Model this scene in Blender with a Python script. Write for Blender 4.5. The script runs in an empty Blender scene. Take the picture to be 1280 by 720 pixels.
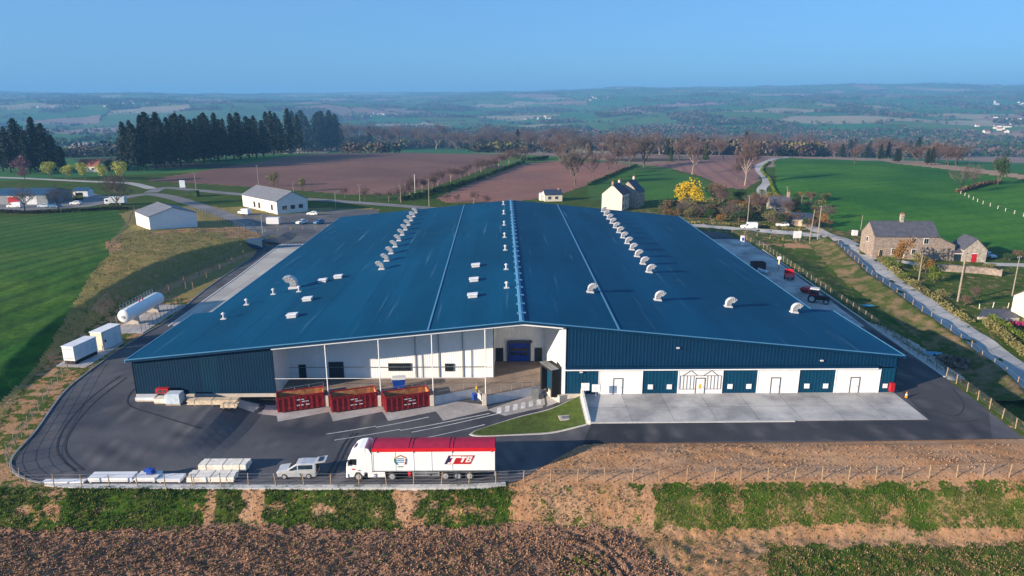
import bpy, math, random
import numpy as np
from mathutils import Vector, Matrix
from mathutils.geometry import delaunay_2d_cdt
R = math.radians
sc = bpy.context.scene
col = sc.collection
rnd = random.Random(7)
nrng = np.random.default_rng(11)

# ------------------------------------------------------------------ survey: photo pixel (1280x720) -> place on the ground
F = 853.3; PITCH = math.atan(230/F); YAW = math.atan(12/F*math.cos(PITCH)); CAMH = 40.0
SP, CP, SY, CYW = math.sin(PITCH), math.cos(PITCH), math.sin(YAW), math.cos(YAW)
def ray(px, py):
    u = (px-640)/F; v = (py-360)/F
    d = SP+v*CP; f = CP-v*SP
    return u*CYW+f*SY, f*CYW-u*SY, -d
def P(px, py, z=0.0):
    x, y, k = ray(px, py); t = (z-CAMH)/k
    return (x*t, y*t)
def proj(x, y, z):
    r = x*CYW-y*SY; f = x*SY+y*CYW; d = CAMH-z
    cz = f*CP+d*SP; cv = d*CP-f*SP
    return 640+F*r/cz, 360+F*cv/cz

# ------------------------------------------------------------------ terrain
def sstep(a, b, x):
    t = np.clip((x-a)/(b-a), 0, 1); return t*t*(3-2*t)
CTRL = np.array([
 (0,50,-3.4),(-30,55,-3.1),(-55,55,-2.7),(-75,55,-1.6),(30,55,-3.7),(55,55,-4.4),(80,55,-6.0),(0,20,-6),(-80,10,-5),(80,10,-9),
 (-66,72,-.6),(-75,85,.8),(-77,95,1.6),(-82,106,2.2),(-84,120,2.9),(-86,135,3.6),(-86,150,4.3),(-85,165,4.4),(-83,180,3.6),(-79,195,2.6),(-74,207,1.2),(-72,222,.4),
 (-100,100,2.6),(-110,130,3.8),(-105,155,4.4),(-102,180,3.6),(-98,200,2.8),(-120,170,3.6),(-140,200,3.0),(-118,228,1.6),(-95,225,1.2),(-160,150,3.5),(-200,240,2.2),(-200,120,3),(-88,262,.5),(-115,258,.9),
 (-60,235,0),(0,235,0),(60,235,0),(44,268,0),(0,300,.5),(-150,290,1.2),(-200,300,1.6),
 (66,65,-4.6),(78,80,-6.0),(84,95,-5.9),(92,119,-4.8),(86,150,-2.0),(82,180,-1.1),(85,205,-.4),(102,203,-.3),(116,187,-1.5),(132,186,-1.7),(150,170,-2.2),(112,122,-4.9),(130,140,-3.8),(110,90,-7),(150,110,-6),
 (80,230,0),(110,235,0),(150,215,0),(200,220,0),(150,260,2),(200,270,3),(250,300,5.0),(200,330,5.5),(150,330,4.5),(110,320,2.5),(300,330,6),(300,420,5),(200,420,5.5),(150,430,3.5),
 (-150,400,2.5),(-250,380,3),(0,400,1.0),(60,420,1.0),(120,400,2),(-150,500,2.5),(0,520,1.5),(120,540,0),(300,540,-2),(-300,520,2),(-400,300,3),(400,300,4),(-450,600,0),(0,680,-6),(450,600,-7),(0,800,-14),(-500,100,3),(400,80,-6),(0,-120,-9),(300,-100,-14),(-300,-100,-5)], float)
def _phi(r2): return np.where(r2 > 1e-9, 0.5*r2*np.log(np.maximum(r2, 1e-9)), 0)
_n = len(CTRL); _xy = CTRL[:, :2]/100
_K = _phi(((_xy[:, None]-_xy[None])**2).sum(-1)) + np.eye(_n)*0.002
_Pm = np.c_[np.ones(_n), _xy]
_A = np.block([[_K, _Pm], [_Pm.T, np.zeros((3, 3))]])
_W = np.linalg.solve(_A, np.r_[CTRL[:, 2], 0, 0, 0])
def tps(x, y):
    out = np.empty(x.shape)
    for i in range(0, x.size, 20000):
        q = np.c_[x[i:i+20000], y[i:i+20000]]/100
        k = _phi(((q[:, None]-_xy[None])**2).sum(-1))
        out[i:i+20000] = k@_W[:_n]+_W[_n]+q@_W[_n+1:]
    return out
def _h(i, j, s):
    v = np.sin(i*127.1+j*311.7+s*74.7)*43758.5453
    return v-np.floor(v)
def vnoise(x, y, s=0):
    i = np.floor(x); j = np.floor(y); a = x-i; b = y-j
    a = a*a*(3-2*a); b = b*b*(3-2*b)
    return (_h(i,j,s)*(1-a)+_h(i+1,j,s)*a)*(1-b)+(_h(i,j+1,s)*(1-a)+_h(i+1,j+1,s)*a)*b
def fbm(x, y, s=0, o=4):
    t = 0; w = .5
    for k in range(o):
        t = t+w*(vnoise(x, y, s+k)-.5)*2; x = x*2.03+5; y = y*2.03+9; w *= .5
    return t
def zfar(x, y):
    d = np.hypot(x, y)
    base = np.interp(d, [0,450,700,1000,1500,2000,2700,3600,4800,6200,7600,9000,11000,14000], [0,0,-8,-26,-42,-45,-34,-8,38,88,150,205,225,150])
    side = 0.78+0.32*sstep(-.42, .45, np.arctan2(x, np.maximum(y, 1)))
    base = np.where(base > 0, base*side, base)
    return base+sstep(700, 3500, d)*(fbm(x/1500, y/1500, 3, 5)*66+fbm(x/420, y/420, 8, 3)*15)
PLAT = np.array([(-54,65.9),(-58.2,67.5),(-60.2,71),(-63.5,79),(-68.5,91),(-72.3,103),(-75.5,119),(-77.6,135),(-77.6,150),(-75.5,167),(-72.6,182),(-68,200),(-62,216),(-55,234),(60,234),(76,216),(76,203),(71.8,152),(69.8,124),(67.9,96),(66.3,78),(66.2,66.2),(30,65.9)])
def sdist(x, y, poly):
    best = np.full(x.shape, 1e9); ins = np.zeros(x.shape, bool)
    n = len(poly)
    for i in range(n):
        ax, ay = poly[i]; bx, by = poly[(i+1) % n]
        dx, dy = bx-ax, by-ay
        t = np.clip(((x-ax)*dx+(y-ay)*dy)/(dx*dx+dy*dy+1e-12), 0, 1)
        best = np.minimum(best, (x-ax-t*dx)**2+(y-ay-t*dy)**2)
        c = (ay > y) != (by > y)
        ins ^= c & (x < (bx-ax)*(y-ay)/((by-ay) if abs(by-ay) > 1e-12 else 1e-12)+ax)
    d = np.sqrt(best)
    return np.where(ins, -d, d)
def zyard(x, y):                         # the yard dips towards the loading docks
    return -1.4*sstep(69.5, 84.5, y)*sstep(-40, -33, x)*sstep(13.5, 5, x)*sstep(103, 99, y)
YARDPX = [(14,581),(22,592),(45,601),(90,606.5),(330,607.5),(560,607),(645,602.5),(722,557),(735,554),(1000,552.5),(1272,548),(1300,562),(1282,549),(1180,472.5),(1080,402),(952,313),(921,299),(905,291)]
YARDL = [(300,299),(328,301),(316,322),(262,358),(214,398),(183,416),(150,437),(112,464),(80,491),(46,538)]
YARD = np.array([P(a, b) for a, b in YARDPX if (a, b) != (1300, 562)] + [(62,222),(-50,232),(-66,226)] + [P(a, b) for a, b in YARDL])
FC = P(700, 733, -3.4)
def T(x, y, carve=True):
    x = np.atleast_1d(np.asarray(x, float)); y = np.atleast_1d(np.asarray(y, float))
    d = np.hypot(x, y)
    z = np.zeros(x.shape)
    near = d < 950
    if near.any(): z[near] = tps(x[near], y[near])
    far = d > 480
    if far.any():
        k = sstep(480, 900, d[far]); z[far] = z[far]*(1-k)+zfar(x[far], y[far])*k
    m = (np.abs(x) < 110) & (y > 45) & (y < 260)
    if m.any():
        xx, yy = x[m], y[m]
        s = sdist(xx, yy, PLAT); w = np.where(xx > 58, 9.0, 5.0)
        w = np.where(xx < -62, np.where(yy > 125, 3.6, 5.0), w)
        k = sstep(0, 1, s/w)*.5+np.clip(s/w, 0, 1)*.5
        zz = z[m]*k
        # spoil spread on the right front
        mound = sstep(0, 2.2, xx-(1.2+(yy-66.8)*1.115))*sstep(75.4, 73.2, yy)*sstep(65.5, 67.5, yy)
        zz = zz+mound*(.40+.34*fbm(xx/6.5, yy/1.6, 21, 3)+.13*fbm(xx/1.6, yy/.5, 5, 2))
        rough = sstep(66.6, 65.0, yy)
        zz = zz+rough*(.22*fbm(xx/2.2, yy/1.7, 31, 3)+.10*fbm(xx/.6, yy/.5, 41, 2))
        bank = sstep(0, 2, s)*sstep(-60, -66, xx)
        zz = zz+bank*(.35*fbm(xx/5, yy/5, 51, 3))
        bank = sstep(0, 2, s)*sstep(62, 67, xx)
        zz = zz+bank*(.55*fbm(xx/4, yy/5, 61, 4))
        if carve:
            sy = sdist(xx, yy, YARD)
            zz = np.where(s < .2, np.minimum(zz, 0*zz+mound*2+9*(sy > 0)), zz)
            zz = zz-sstep(.15, -.25, sy)*.18+np.where(sy < 0, zyard(xx, yy), 0)*1.0
        z[m] = zz
    # ploughed ground at the very front
    m = (y < 64) & (y > 40) & (np.abs(x) < 90)
    if m.any():
        xx, yy = x[m], y[m]
        z[m] += sstep(63, 61.5, yy)*(.14*fbm(xx/.5, yy/.4, 71, 2)+.12*fbm(xx/1.6, yy/1.1, 72, 2))
        rr_ = np.hypot(xx-FC[0], yy-FC[1]); z[m] += .12*np.sin(rr_*6.6)*sstep(2.6, 3.4, rr_)*sstep(8.2, 7.2, rr_)*sstep(.2, 1.2, xx-FC[0])
    return z
def Tz(x, y): return float(T(x, y)[0])
def G(px, py, up=0.0):
    """the point of the ground that photo pixel (px, py) shows"""
    x, y, k = ray(px, py)
    t0 = None; t = 45.0/abs(y)
    ts = []
    while t*y < 12000: ts.append(t); t *= 1.012
    ts = np.array(ts)
    g = T(x*ts, y*ts)+up-(CAMH+k*ts)
    i = int(np.argmax(g > 0)) if (g > 0).any() else len(ts)-1
    lo, hi = ts[max(i-1, 0)], ts[i]
    for _ in range(14):
        mid = (lo+hi)/2
        if T(x*mid, y*mid)[0]+up > CAMH+k*mid: hi = mid
        else: lo = mid
    return (x*hi, y*hi, Tz(x*hi, y*hi))

# ------------------------------------------------------------------ mesh helpers
class MB:
    def __init__(s): s.v = []; s.f = []; s.m = []
    def add(s, vs, fs, m=0):
        b = len(s.v); s.v += [tuple(p) for p in vs]
        for f in fs: s.f.append(tuple(b+i for i in f)); s.m.append(m)
        return s
    def box(s, x0, x1, y0, y1, z0, z1, m=0):
        v = [(x, y, z) for z in (z0, z1) for y in (y0, y1) for x in (x0, x1)]
        return s.add(v, [(0,2,3,1),(4,5,7,6),(0,1,5,4),(1,3,7,5),(3,2,6,7),(2,0,4,6)], m)
    def rbox(s, x0, x1, y0, y1, z0, z1, b, m=0):      # bevelled box
        v = []; f = []
        xs = [(x0, x0+b), (x1, x1-b)]; ys = [(y0, y0+b), (y1, y1-b)]; zs = [(z0, z0+b), (z1, z1-b)]
        idx = {}
        for i in (0,1):
            for j in (0,1):
                for k in (0,1):
                    idx[i,j,k,0] = len(v); v.append((xs[i][0], ys[j][1], zs[k][1]))
                    idx[i,j,k,1] = len(v); v.append((xs[i][1], ys[j][0], zs[k][1]))
                    idx[i,j,k,2] = len(v); v.append((xs[i][1], ys[j][1], zs[k][0]))
                    t = (idx[i,j,k,0], idx[i,j,k,1], idx[i,j,k,2])
                    f.append(t if (i+j+k) % 2 == 0 else t[::-1])
        q = lambda a, b_, c, d: f.append((a, b_, c, d))
        for i in (0,1):
            o = [idx[i,0,0,0], idx[i,1,0,0], idx[i,1,1,0], idx[i,0,1,0]]; f.append(tuple(o if i else o[::-1]))
            o = [idx[0,i,0,1], idx[0,i,1,1], idx[1,i,1,1], idx[1,i,0,1]]; f.append(tuple(o if i else o[::-1]))
            o = [idx[0,0,i,2], idx[1,0,i,2], idx[1,1,i,2], idx[0,1,i,2]]; f.append(tuple(o if i else o[::-1]))
        for a in (0,1):
            for b2 in (0,1):
                q(idx[0,a,b2,1], idx[1,a,b2,1], idx[1,a,b2,2], idx[0,a,b2,2])
                q(idx[a,0,b2,0], idx[a,1,b2,0], idx[a,1,b2,2], idx[a,0,b2,2])
                q(idx[a,b2,0,0], idx[a,b2,1,0], idx[a,b2,1,1], idx[a,b2,0,1])
        return s.add(v, f, m)
    def obox(s, c, u, l, w, z0, z1, m=0):             # box along direction u (2-D): c = centre, l long, w wide
        ux, uy = u; n = (-uy, ux); v = []
        for z in (z0, z1):
            for b in (-w/2, w/2):
                for a in (-l/2, l/2): v.append((c[0]+ux*a+n[0]*b, c[1]+uy*a+n[1]*b, z))
        return s.add(v, [(0,2,3,1),(4,5,7,6),(0,1,5,4),(1,3,7,5),(3,2,6,7),(2,0,4,6)], m)
    def tube(s, pts, rad, n=6, m=0, cap=True):
        pts = [Vector(p) for p in pts]
        if not hasattr(rad, '__len__'): rad = [rad]*len(pts)
        v = []; f = []
        for i, p in enumerate(pts):
            d = (pts[min(i+1, len(pts)-1)]-pts[max(i-1, 0)])
            d = d.normalized() if d.length > 1e-9 else Vector((0,0,1))
            a = d.cross(Vector((0,0,1)) if abs(d.z) < .9 else Vector((1,0,0))).normalized(); b = d.cross(a)
            for k in range(n):
                t = 2*math.pi*k/n; v.append(p+(a*math.cos(t)+b*math.sin(t))*rad[i])
        for i in range(len(pts)-1):
            for k in range(n): f.append((i*n+k, i*n+(k+1) % n, (i+1)*n+(k+1) % n, (i+1)*n+k))
        if cap: f.append(tuple(range(n))[::-1]); f.append(tuple((len(pts)-1)*n+k for k in range(n)))
        return s.add(v, f, m)
    def prism(s, poly, y0, y1, m=0, axis='y'):        # polygon in (x,z) pushed along y, or (y,z) along x, or (x,y) along z
        mk = {'y': lambda a, b, t: (a, t, b), 'x': lambda a, b, t: (t, a, b), 'z': lambda a, b, t: (a, b, t)}[axis]
        n = len(poly); v = [mk(a, b, y0) for a, b in poly]+[mk(a, b, y1) for a, b in poly]
        f = [tuple(range(n)), tuple(range(2*n-1, n-1, -1))]+[(i, n+i, n+(i+1) % n, (i+1) % n) for i in range(n)]
        return s.add(v, f, m)
    def loft(s, rings, m=0, cap=True, closed=True):
        n = len(rings[0]); v = [p for r in rings for p in r]; f = []
        for i in range(len(rings)-1):
            for k in range(n if closed else n-1): f.append((i*n+k, i*n+(k+1) % n, (i+1)*n+(k+1) % n, (i+1)*n+k))
        if cap: f.append(tuple(range(n))[::-1]); f.append(tuple((len(rings)-1)*n+k for k in range(n)))
        return s.add(v, f, m)
    def disc(s, c, axis, r, depth, n=16, m=0):
        a = Vector(c); d = Vector(axis).normalized()*depth/2
        return s.tube([a-d, a+d], r, n, m)
    def build(s, name, mats, parent=None, smooth=False, loc=None):
        me = bpy.data.meshes.new(name); me.from_pydata([tuple(p) for p in s.v], [], s.f)
        if not isinstance(mats, (list, tuple)): mats = [mats]
        for a in mats: me.materials.append(a)
        if len(mats) > 1: me.polygons.foreach_set('material_index', s.m)
        if smooth: me.polygons.foreach_set('use_smooth', [True]*len(s.f))
        import bmesh
        if len(s.f) < 30000:
            bm = bmesh.new(); bm.from_mesh(me); bmesh.ops.recalc_face_normals(bm, faces=bm.faces); bm.to_mesh(me); bm.free()
        me.update()
        o = bpy.data.objects.new(name, me); col.objects.link(o)
        if parent is not None: o.parent = parent
        if loc is not None: o.location = loc
        return o
def tag(o, label=None, cat=None, group=None, kind=None):
    if label: o['label'] = label
    if cat: o['category'] = cat
    if group: o['group'] = group
    if kind: o['kind'] = kind
    return o
def empty(name, loc=(0,0,0), rz=0.0, label=None, cat=None, group=None):
    o = bpy.data.objects.new(name, None); col.objects.link(o)
    o.location = loc; o.rotation_euler = (0, 0, rz); o.empty_display_size = .3
    return tag(o, label, cat, group)
def copy_tree(o, parent=None):
    c = o.copy(); col.objects.link(c)
    if parent is not None: c.parent = parent
    for ch in list(o.children): copy_tree(ch, c)
    return c
ORD = 'first second third fourth fifth sixth seventh eighth ninth tenth eleventh twelfth thirteenth fourteenth fifteenth sixteenth seventeenth eighteenth nineteenth twentieth'.split()
TENS = {2:'twenty',3:'thirty',4:'forty',5:'fifty',6:'sixty',7:'seventy',8:'eighty',9:'ninety'}
def ordw(i):
    if i < 20: return ORD[i]
    t, u = divmod(i+1, 10)
    return TENS[t][:-1]+'ieth' if u == 0 else TENS[t]+'-'+ORD[u-1]

# ------------------------------------------------------------------ materials
def M(name, c, rough=.8, var=.14, scale=1.0, bump=0.0, bscale=8.0, metal=0.0, c2=None, detail=5.0, spec=.35, fine=0.0, fscale=30.0, emis=None):
    m = bpy.data.materials.new(name); m.use_nodes = True
    nt = m.node_tree; N = nt.nodes; L = nt.links; b = N['Principled BSDF']
    b.inputs['Roughness'].default_value = rough; b.inputs['Metallic'].default_value = metal
    b.inputs['Specular IOR Level'].default_value = spec
    tc = N.new('ShaderNodeTexCoord')
    n1 = N.new('ShaderNodeTexNoise'); n1.inputs['Scale'].default_value = scale; n1.inputs['Detail'].default_value = detail; n1.inputs['Roughness'].default_value = .6
    L.new(tc.outputs['Object'], n1.inputs['Vector'])
    r = N.new('ShaderNodeValToRGB'); L.new(n1.outputs['Fac'], r.inputs['Fac'])
    lo = c if c2 is not None else tuple(k*(1-var) for k in c)
    hi = c2 if c2 is not None else tuple(min(1, k*(1+var)) for k in c)
    r.color_ramp.elements[0].position = .34; r.color_ramp.elements[1].position = .66
    r.color_ramp.elements[0].color = (*lo, 1); r.color_ramp.elements[1].color = (*hi, 1)
    out = r.outputs['Color']
    if fine:
        n3 = N.new('ShaderNodeTexNoise'); n3.inputs['Scale'].default_value = fscale; n3.inputs['Detail'].default_value = 2
        L.new(tc.outputs['Object'], n3.inputs['Vector'])
        mr = N.new('ShaderNodeMapRange'); mr.inputs['From Min'].default_value = .3; mr.inputs['From Max'].default_value = .7
        mr.inputs['To Min'].default_value = 1-fine; mr.inputs['To Max'].default_value = 1+fine
        L.new(n3.outputs['Fac'], mr.inputs['Value'])
        vm = N.new('ShaderNodeVectorMath'); vm.operation = 'SCALE'; L.new(out, vm.inputs[0]); L.new(mr.outputs[0], vm.inputs['Scale']); out = vm.outputs[0]
    L.new(out, b.inputs['Base Color'])
    if bump:
        n2 = N.new('ShaderNodeTexNoise'); n2.inputs['Scale'].default_value = bscale; n2.inputs['Detail'].default_value = 4
        L.new(tc.outputs['Object'], n2.inputs['Vector'])
        bp = N.new('ShaderNodeBump'); bp.inputs['Strength'].default_value = 1; bp.inputs['Distance'].default_value = bump
        L.new(n2.outputs['Fac'], bp.inputs['Height']); L.new(bp.outputs[0], b.inputs['Normal'])
    return m
def glassy(name, c):
    m = M(name, c, rough=.08, var=.05, spec=.6); return m
MT = {}
def mk(k, *a, **kw): MT[k] = M(k, *a, **kw)
mk('roof_sheet', (.0010,.053,.120), rough=.72, var=.12, scale=.06, fine=.05, fscale=1.6, spec=.1)
def streaks(m):      # pale wash-down streaks and weathered bays of the big roof
    nt = m.node_tree; N = nt.nodes; L = nt.links; b = N['Principled BSDF']; src = b.inputs['Base Color'].links[0].from_socket
    tc = N.new('ShaderNodeTexCoord')
    for sc_, lo, hi, colr, amt in (((1.1, .035, 1), .63, .74, (.09, .20, .30, 1), .55), ((.10, .018, 1), .45, .65, (.0012, .078, .170, 1), .6), ((.35, .5, 1), .66, .78, (.05, .13, .20, 1), .35)):
        mp = N.new('ShaderNodeMapping'); mp.inputs['Scale'].default_value = sc_; L.new(tc.outputs['Object'], mp.inputs['Vector'])
        n = N.new('ShaderNodeTexNoise'); n.inputs['Scale'].default_value = 1; n.inputs['Detail'].default_value = 4; L.new(mp.outputs[0], n.inputs['Vector'])
        r = N.new('ShaderNodeMapRange'); r.inputs['From Min'].default_value = lo; r.inputs['From Max'].default_value = hi; r.inputs['To Max'].default_value = amt; L.new(n.outputs['Fac'], r.inputs['Value'])
        x = N.new('ShaderNodeMix'); x.data_type = 'RGBA'; L.new(r.outputs[0], x.inputs[0]); L.new(src, x.inputs[6]); x.inputs[7].default_value = colr; src = x.outputs[2]
    L.new(src, b.inputs['Base Color'])
streaks(MT['roof_sheet'])
mk('roof_trim', (.07,.22,.38), rough=.5, var=.08)
mk('blue_cladding', (.001,.027,.074), rough=.6, var=.08, scale=.3, spec=.15)
mk('blue_cladding_pale', (.002,.042,.090), rough=.6, var=.1, scale=.5, spec=.15)
mk('box_cladding', (.001,.021,.052), rough=.6, var=.08, scale=.3, spec=.15)
mk('pale_panel_blue', (.0012,.028,.060), rough=.6, var=.1, scale=.5, spec=.15)
mk('white_cladding', (.80,.80,.80), rough=.6, var=.05, scale=.4)
mk('white_paint', (.74,.74,.75), rough=.5, var=.04)
mk('white_trim', (.72,.73,.76), rough=.5, var=.05)
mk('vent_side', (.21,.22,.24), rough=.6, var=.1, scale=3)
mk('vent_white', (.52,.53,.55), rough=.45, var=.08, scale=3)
mk('concrete', (.36,.34,.34), rough=.9, var=.2, scale=.35, fine=.1, fscale=4, bump=.01)
mk('concrete_pale', (.44,.40,.36), rough=.9, var=.14, scale=.8, fine=.08)
mk('platform_floor', (.24,.19,.16), rough=.85, var=.2, scale=.5, fine=.08)
mk('retaining_wall', (.50,.51,.54), rough=.9, var=.1, scale=1)
mk('kerb', (.50,.49,.48), rough=.9, var=.12, scale=2)
mk('kerb_dark', (.20,.20,.21), rough=.9, var=.2, scale=2)
mk('line_paint', (.62,.62,.64), rough=.8, var=.25, scale=1.2)
mk('dark_glass', (.012,.018,.026), rough=.1, var=.2, spec=.7)
mk('dark_frame', (.05,.052,.06), rough=.5)
mk('dark_door', (.012,.025,.04), rough=.5)
mk('door_blue', (.004,.035,.30), rough=.4, var=.1)
mk('rubber', (.016,.016,.017), rough=.8)
mk('tyre', (.02,.02,.021), rough=.85)
mk('rim', (.45,.46,.48), rough=.4, metal=.3)
mk('steel', (.42,.44,.46), rough=.45, metal=.4)
mk('grey_metal', (.22,.24,.26), rough=.5, metal=.3)
mk('yellow_paint', (.62,.38,.03), rough=.6)
mk('skip_red', (.26,.014,.018), rough=.5, var=.35, scale=2.5)
mk('skip_inside', (.42,.19,.08), rough=.9, var=.4, scale=1.5)
mk('truck_white', (.78,.78,.79), rough=.3, var=.04, spec=.5)
mk('truck_red', (.56,.012,.02), rough=.45, var=.08)
mk('tarp_red', (.34,.010,.045), rough=.6, var=.14, scale=1.2)
mk('logo_red', (.42,.01,.015), rough=.5)
mk('logo_navy', (.02,.02,.09), rough=.5)
mk('logo_blue', (.03,.25,.45), rough=.5)
mk('logo_orange', (.65,.22,.02), rough=.5)
mk('logo_green', (.03,.22,.08), rough=.5)
mk('van_silver', (.55,.56,.58), rough=.3, metal=.35)
mk('van_white', (.75,.76,.77), rough=.35)
mk('car_blue', (.08,.2,.38), rough=.3)
mk('tractor_dark', (.05,.02,.025), rough=.5)
mk('red_paint', (.40,.012,.02), rough=.45)
mk('orange_paint', (.7,.22,.01), rough=.5)
mk('blue_plastic', (.01,.06,.35), rough=.45)
mk('timber', (.56,.45,.33), rough=.85, var=.25, scale=2)
mk('timber_pale', (.72,.67,.60), rough=.85, var=.18, scale=2)
mk('post_wood', (.34,.24,.15), rough=.9, var=.3, scale=2)
mk('panel_pale', (.66,.67,.70), rough=.6, var=.08, scale=1)
mk('plastic_wrap', (.5,.58,.66), rough=.3, var=.2, scale=2)
mk('wire', (.34,.33,.32), rough=.5, metal=.4)
mk('pole_wood', (.27,.225,.185), rough=.9, var=.25, scale=2)
mk('bark', (.13,.10,.085), rough=.95, var=.3, scale=1.2)
mk('bark_dark', (.035,.028,.026), rough=.95, var=.3, scale=1.2)
mk('twig', (.13,.085,.078), rough=.95, var=.25, scale=.5)
mk('twig_grey', (.12,.095,.085), rough=.95, var=.25, scale=.5)
mk('twig_green', (.15,.14,.05), rough=.95, var=.3, scale=.5)
mk('twig_pale', (.28,.22,.18), rough=.95, var=.2, scale=.5)
mk('needles', (.018,.034,.026), rough=.9, var=.5, scale=.35)
mk('leaf', (.028,.062,.016), rough=.9, var=.5, scale=.6)
mk('leaf_olive', (.17,.155,.055), rough=.9, var=.4, scale=.6)
mk('leaf_bright', (.10,.14,.012), rough=.9, var=.4, scale=.6)
mk('leaf_yellow', (.52,.36,.008), rough=.9, var=.25, scale=.5)
mk('leaf_lime', (.40,.40,.08), rough=.9, var=.3, scale=.6)
mk('leaf_brown', (.13,.085,.05), rough=.9, var=.4, scale=.6)
mk('leaf_purple', (.20,.09,.11), rough=.9, var=.3, scale=.6)
mk('leaf_rust', (.22,.11,.025), rough=.9, var=.3, scale=.6)
mk('flowers_magenta', (.35,.03,.12), rough=.9, var=.4, scale=2)
mk('stone', (.27,.215,.18), rough=.95, var=.3, scale=1.4, fine=.22, fscale=4, bump=.02)
mk('stone_pale', (.33,.29,.25), rough=.95, var=.3, scale=1.4, fine=.2, fscale=4)
mk('render_cream', (.68,.59,.48), rough=.9, var=.08, scale=.6)
mk('render_white', (.68,.66,.62), rough=.9, var=.07, scale=.5)
mk('slate', (.075,.078,.10), rough=.7, var=.22, scale=.8, fine=.15, fscale=3)
mk('slate_blue', (.028,.045,.085), rough=.65, var=.2, scale=.8, fine=.12)
mk('sheet_roof_grey', (.16,.165,.19), rough=.6, var=.12, scale=.5)
mk('roof_tile_red', (.30,.10,.06), rough=.85, var=.2, scale=1)
mk('brick_chimney', (.34,.24,.18), rough=.9, var=.25, scale=2)
mk('roof_dark_blue', (.02,.07,.14), rough=.6, var=.15)
mk('asphalt_road', (.17,.165,.17), rough=.92, var=.12, scale=.3, fine=.1, fscale=6)
mk('grass_island', (.060,.095,.012), rough=.95, var=.3, scale=1.2, fine=.2, fscale=6, bump=.03)
mk('tarp_blue', (.03,.25,.40), rough=.5)
mk('sign_white', (.7,.72,.75), rough=.5)
mk('clod', (.29,.165,.10), rough=1, var=.4, scale=1.2)
mk('brush', (.20,.15,.12), rough=.95, var=.3, scale=1)
# ------------------------------------------------------------------ ground sheet
def build_ground():
    ang = np.concatenate([np.arange(-180, -46, 6.0), np.linspace(-46, 46, 640), np.arange(52, 180, 6.0)])*math.pi/180
    rad = [8, 18, 28, 36]
    r = 44.0
    while r < 13000:
        rad.append(r)
        r += min(r*.0125, math.radians(.125)*(r*r+1600)/40) if r < 4000 else r*.016
    rad = np.array(rad)
    A, Rr = np.meshgrid(ang, rad)
    x = (Rr*np.sin(A)).ravel(); y = (Rr*np.cos(A)).ravel()
    z = T(x, y)
    nr, na = len(rad), len(ang)
    i, j = np.meshgrid(np.arange(nr-1), np.arange(na), indexing='ij')
    j2 = (j+1) % na
    q = np.stack([i*na+j, i*na+j2, (i+1)*na+j2, (i+1)*na+j], -1).reshape(-1, 4)
    return x, y, z, q, na
gx, gy, gz, gq, gna = build_ground()
fcx = gx[gq].mean(1); fcy = gy[gq].mean(1); fcz = gz[gq].mean(1)
fpx, fpy = proj(fcx, fcy, fcz)
front = fcy > 20
def inpoly(px, py, poly):
    ins = np.zeros(px.shape, bool); n = len(poly)
    for i in range(n):
        ax, ay = poly[i]; bx, by = poly[(i+1) % n]
        c = (ay > py) != (by > py)
        ins ^= c & (px < (bx-ax)*(py-ay)/((by-ay) if abs(by-ay) > 1e-12 else 1e-12)+ax)
    return ins
def gpoly(pts): return [G(a, b)[:2] for a, b in pts]
# far patchwork of small fields: jittered cells, one use each
def cells(x, y, S, seed):
    ci = np.floor(x/S); cj = np.floor(y/S)
    b1 = np.full(x.shape, 1e18); b2 = np.full(x.shape, 1e18); kid = np.zeros(x.shape)
    for di in (-1, 0, 1):
        for dj in (-1, 0, 1):
            i = ci+di; j = cj+dj
            sx = (i+.15+.7*_h(i, j, seed))*S; sy = (j+.15+.7*_h(i, j, seed+1))*S
            d = (x-sx)**2+(y-sy)**2
            k = _h(i, j, seed+2)
            up = d < b1
            b2 = np.where(up, b1, np.minimum(b2, d)); kid = np.where(up, k, kid); b1 = np.where(up, d, b1)
    return kid, (b2-b1)/(2*np.sqrt(np.maximum(b2, 1))+1e-6)
def patch_xy(x, y):      # skewed so that the field edges do not follow the axes
    wx = x+60*fbm(x/500, y/500, 91, 2); wy = y+60*fbm(x/500, y/500, 95, 2)
    return (.93*wx+.36*wy), (-.36*wx+.93*wy)*.8
u_, v_ = patch_xy(fcx, fcy)
kid, edge = cells(u_, v_, 290.0, 5)
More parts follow.
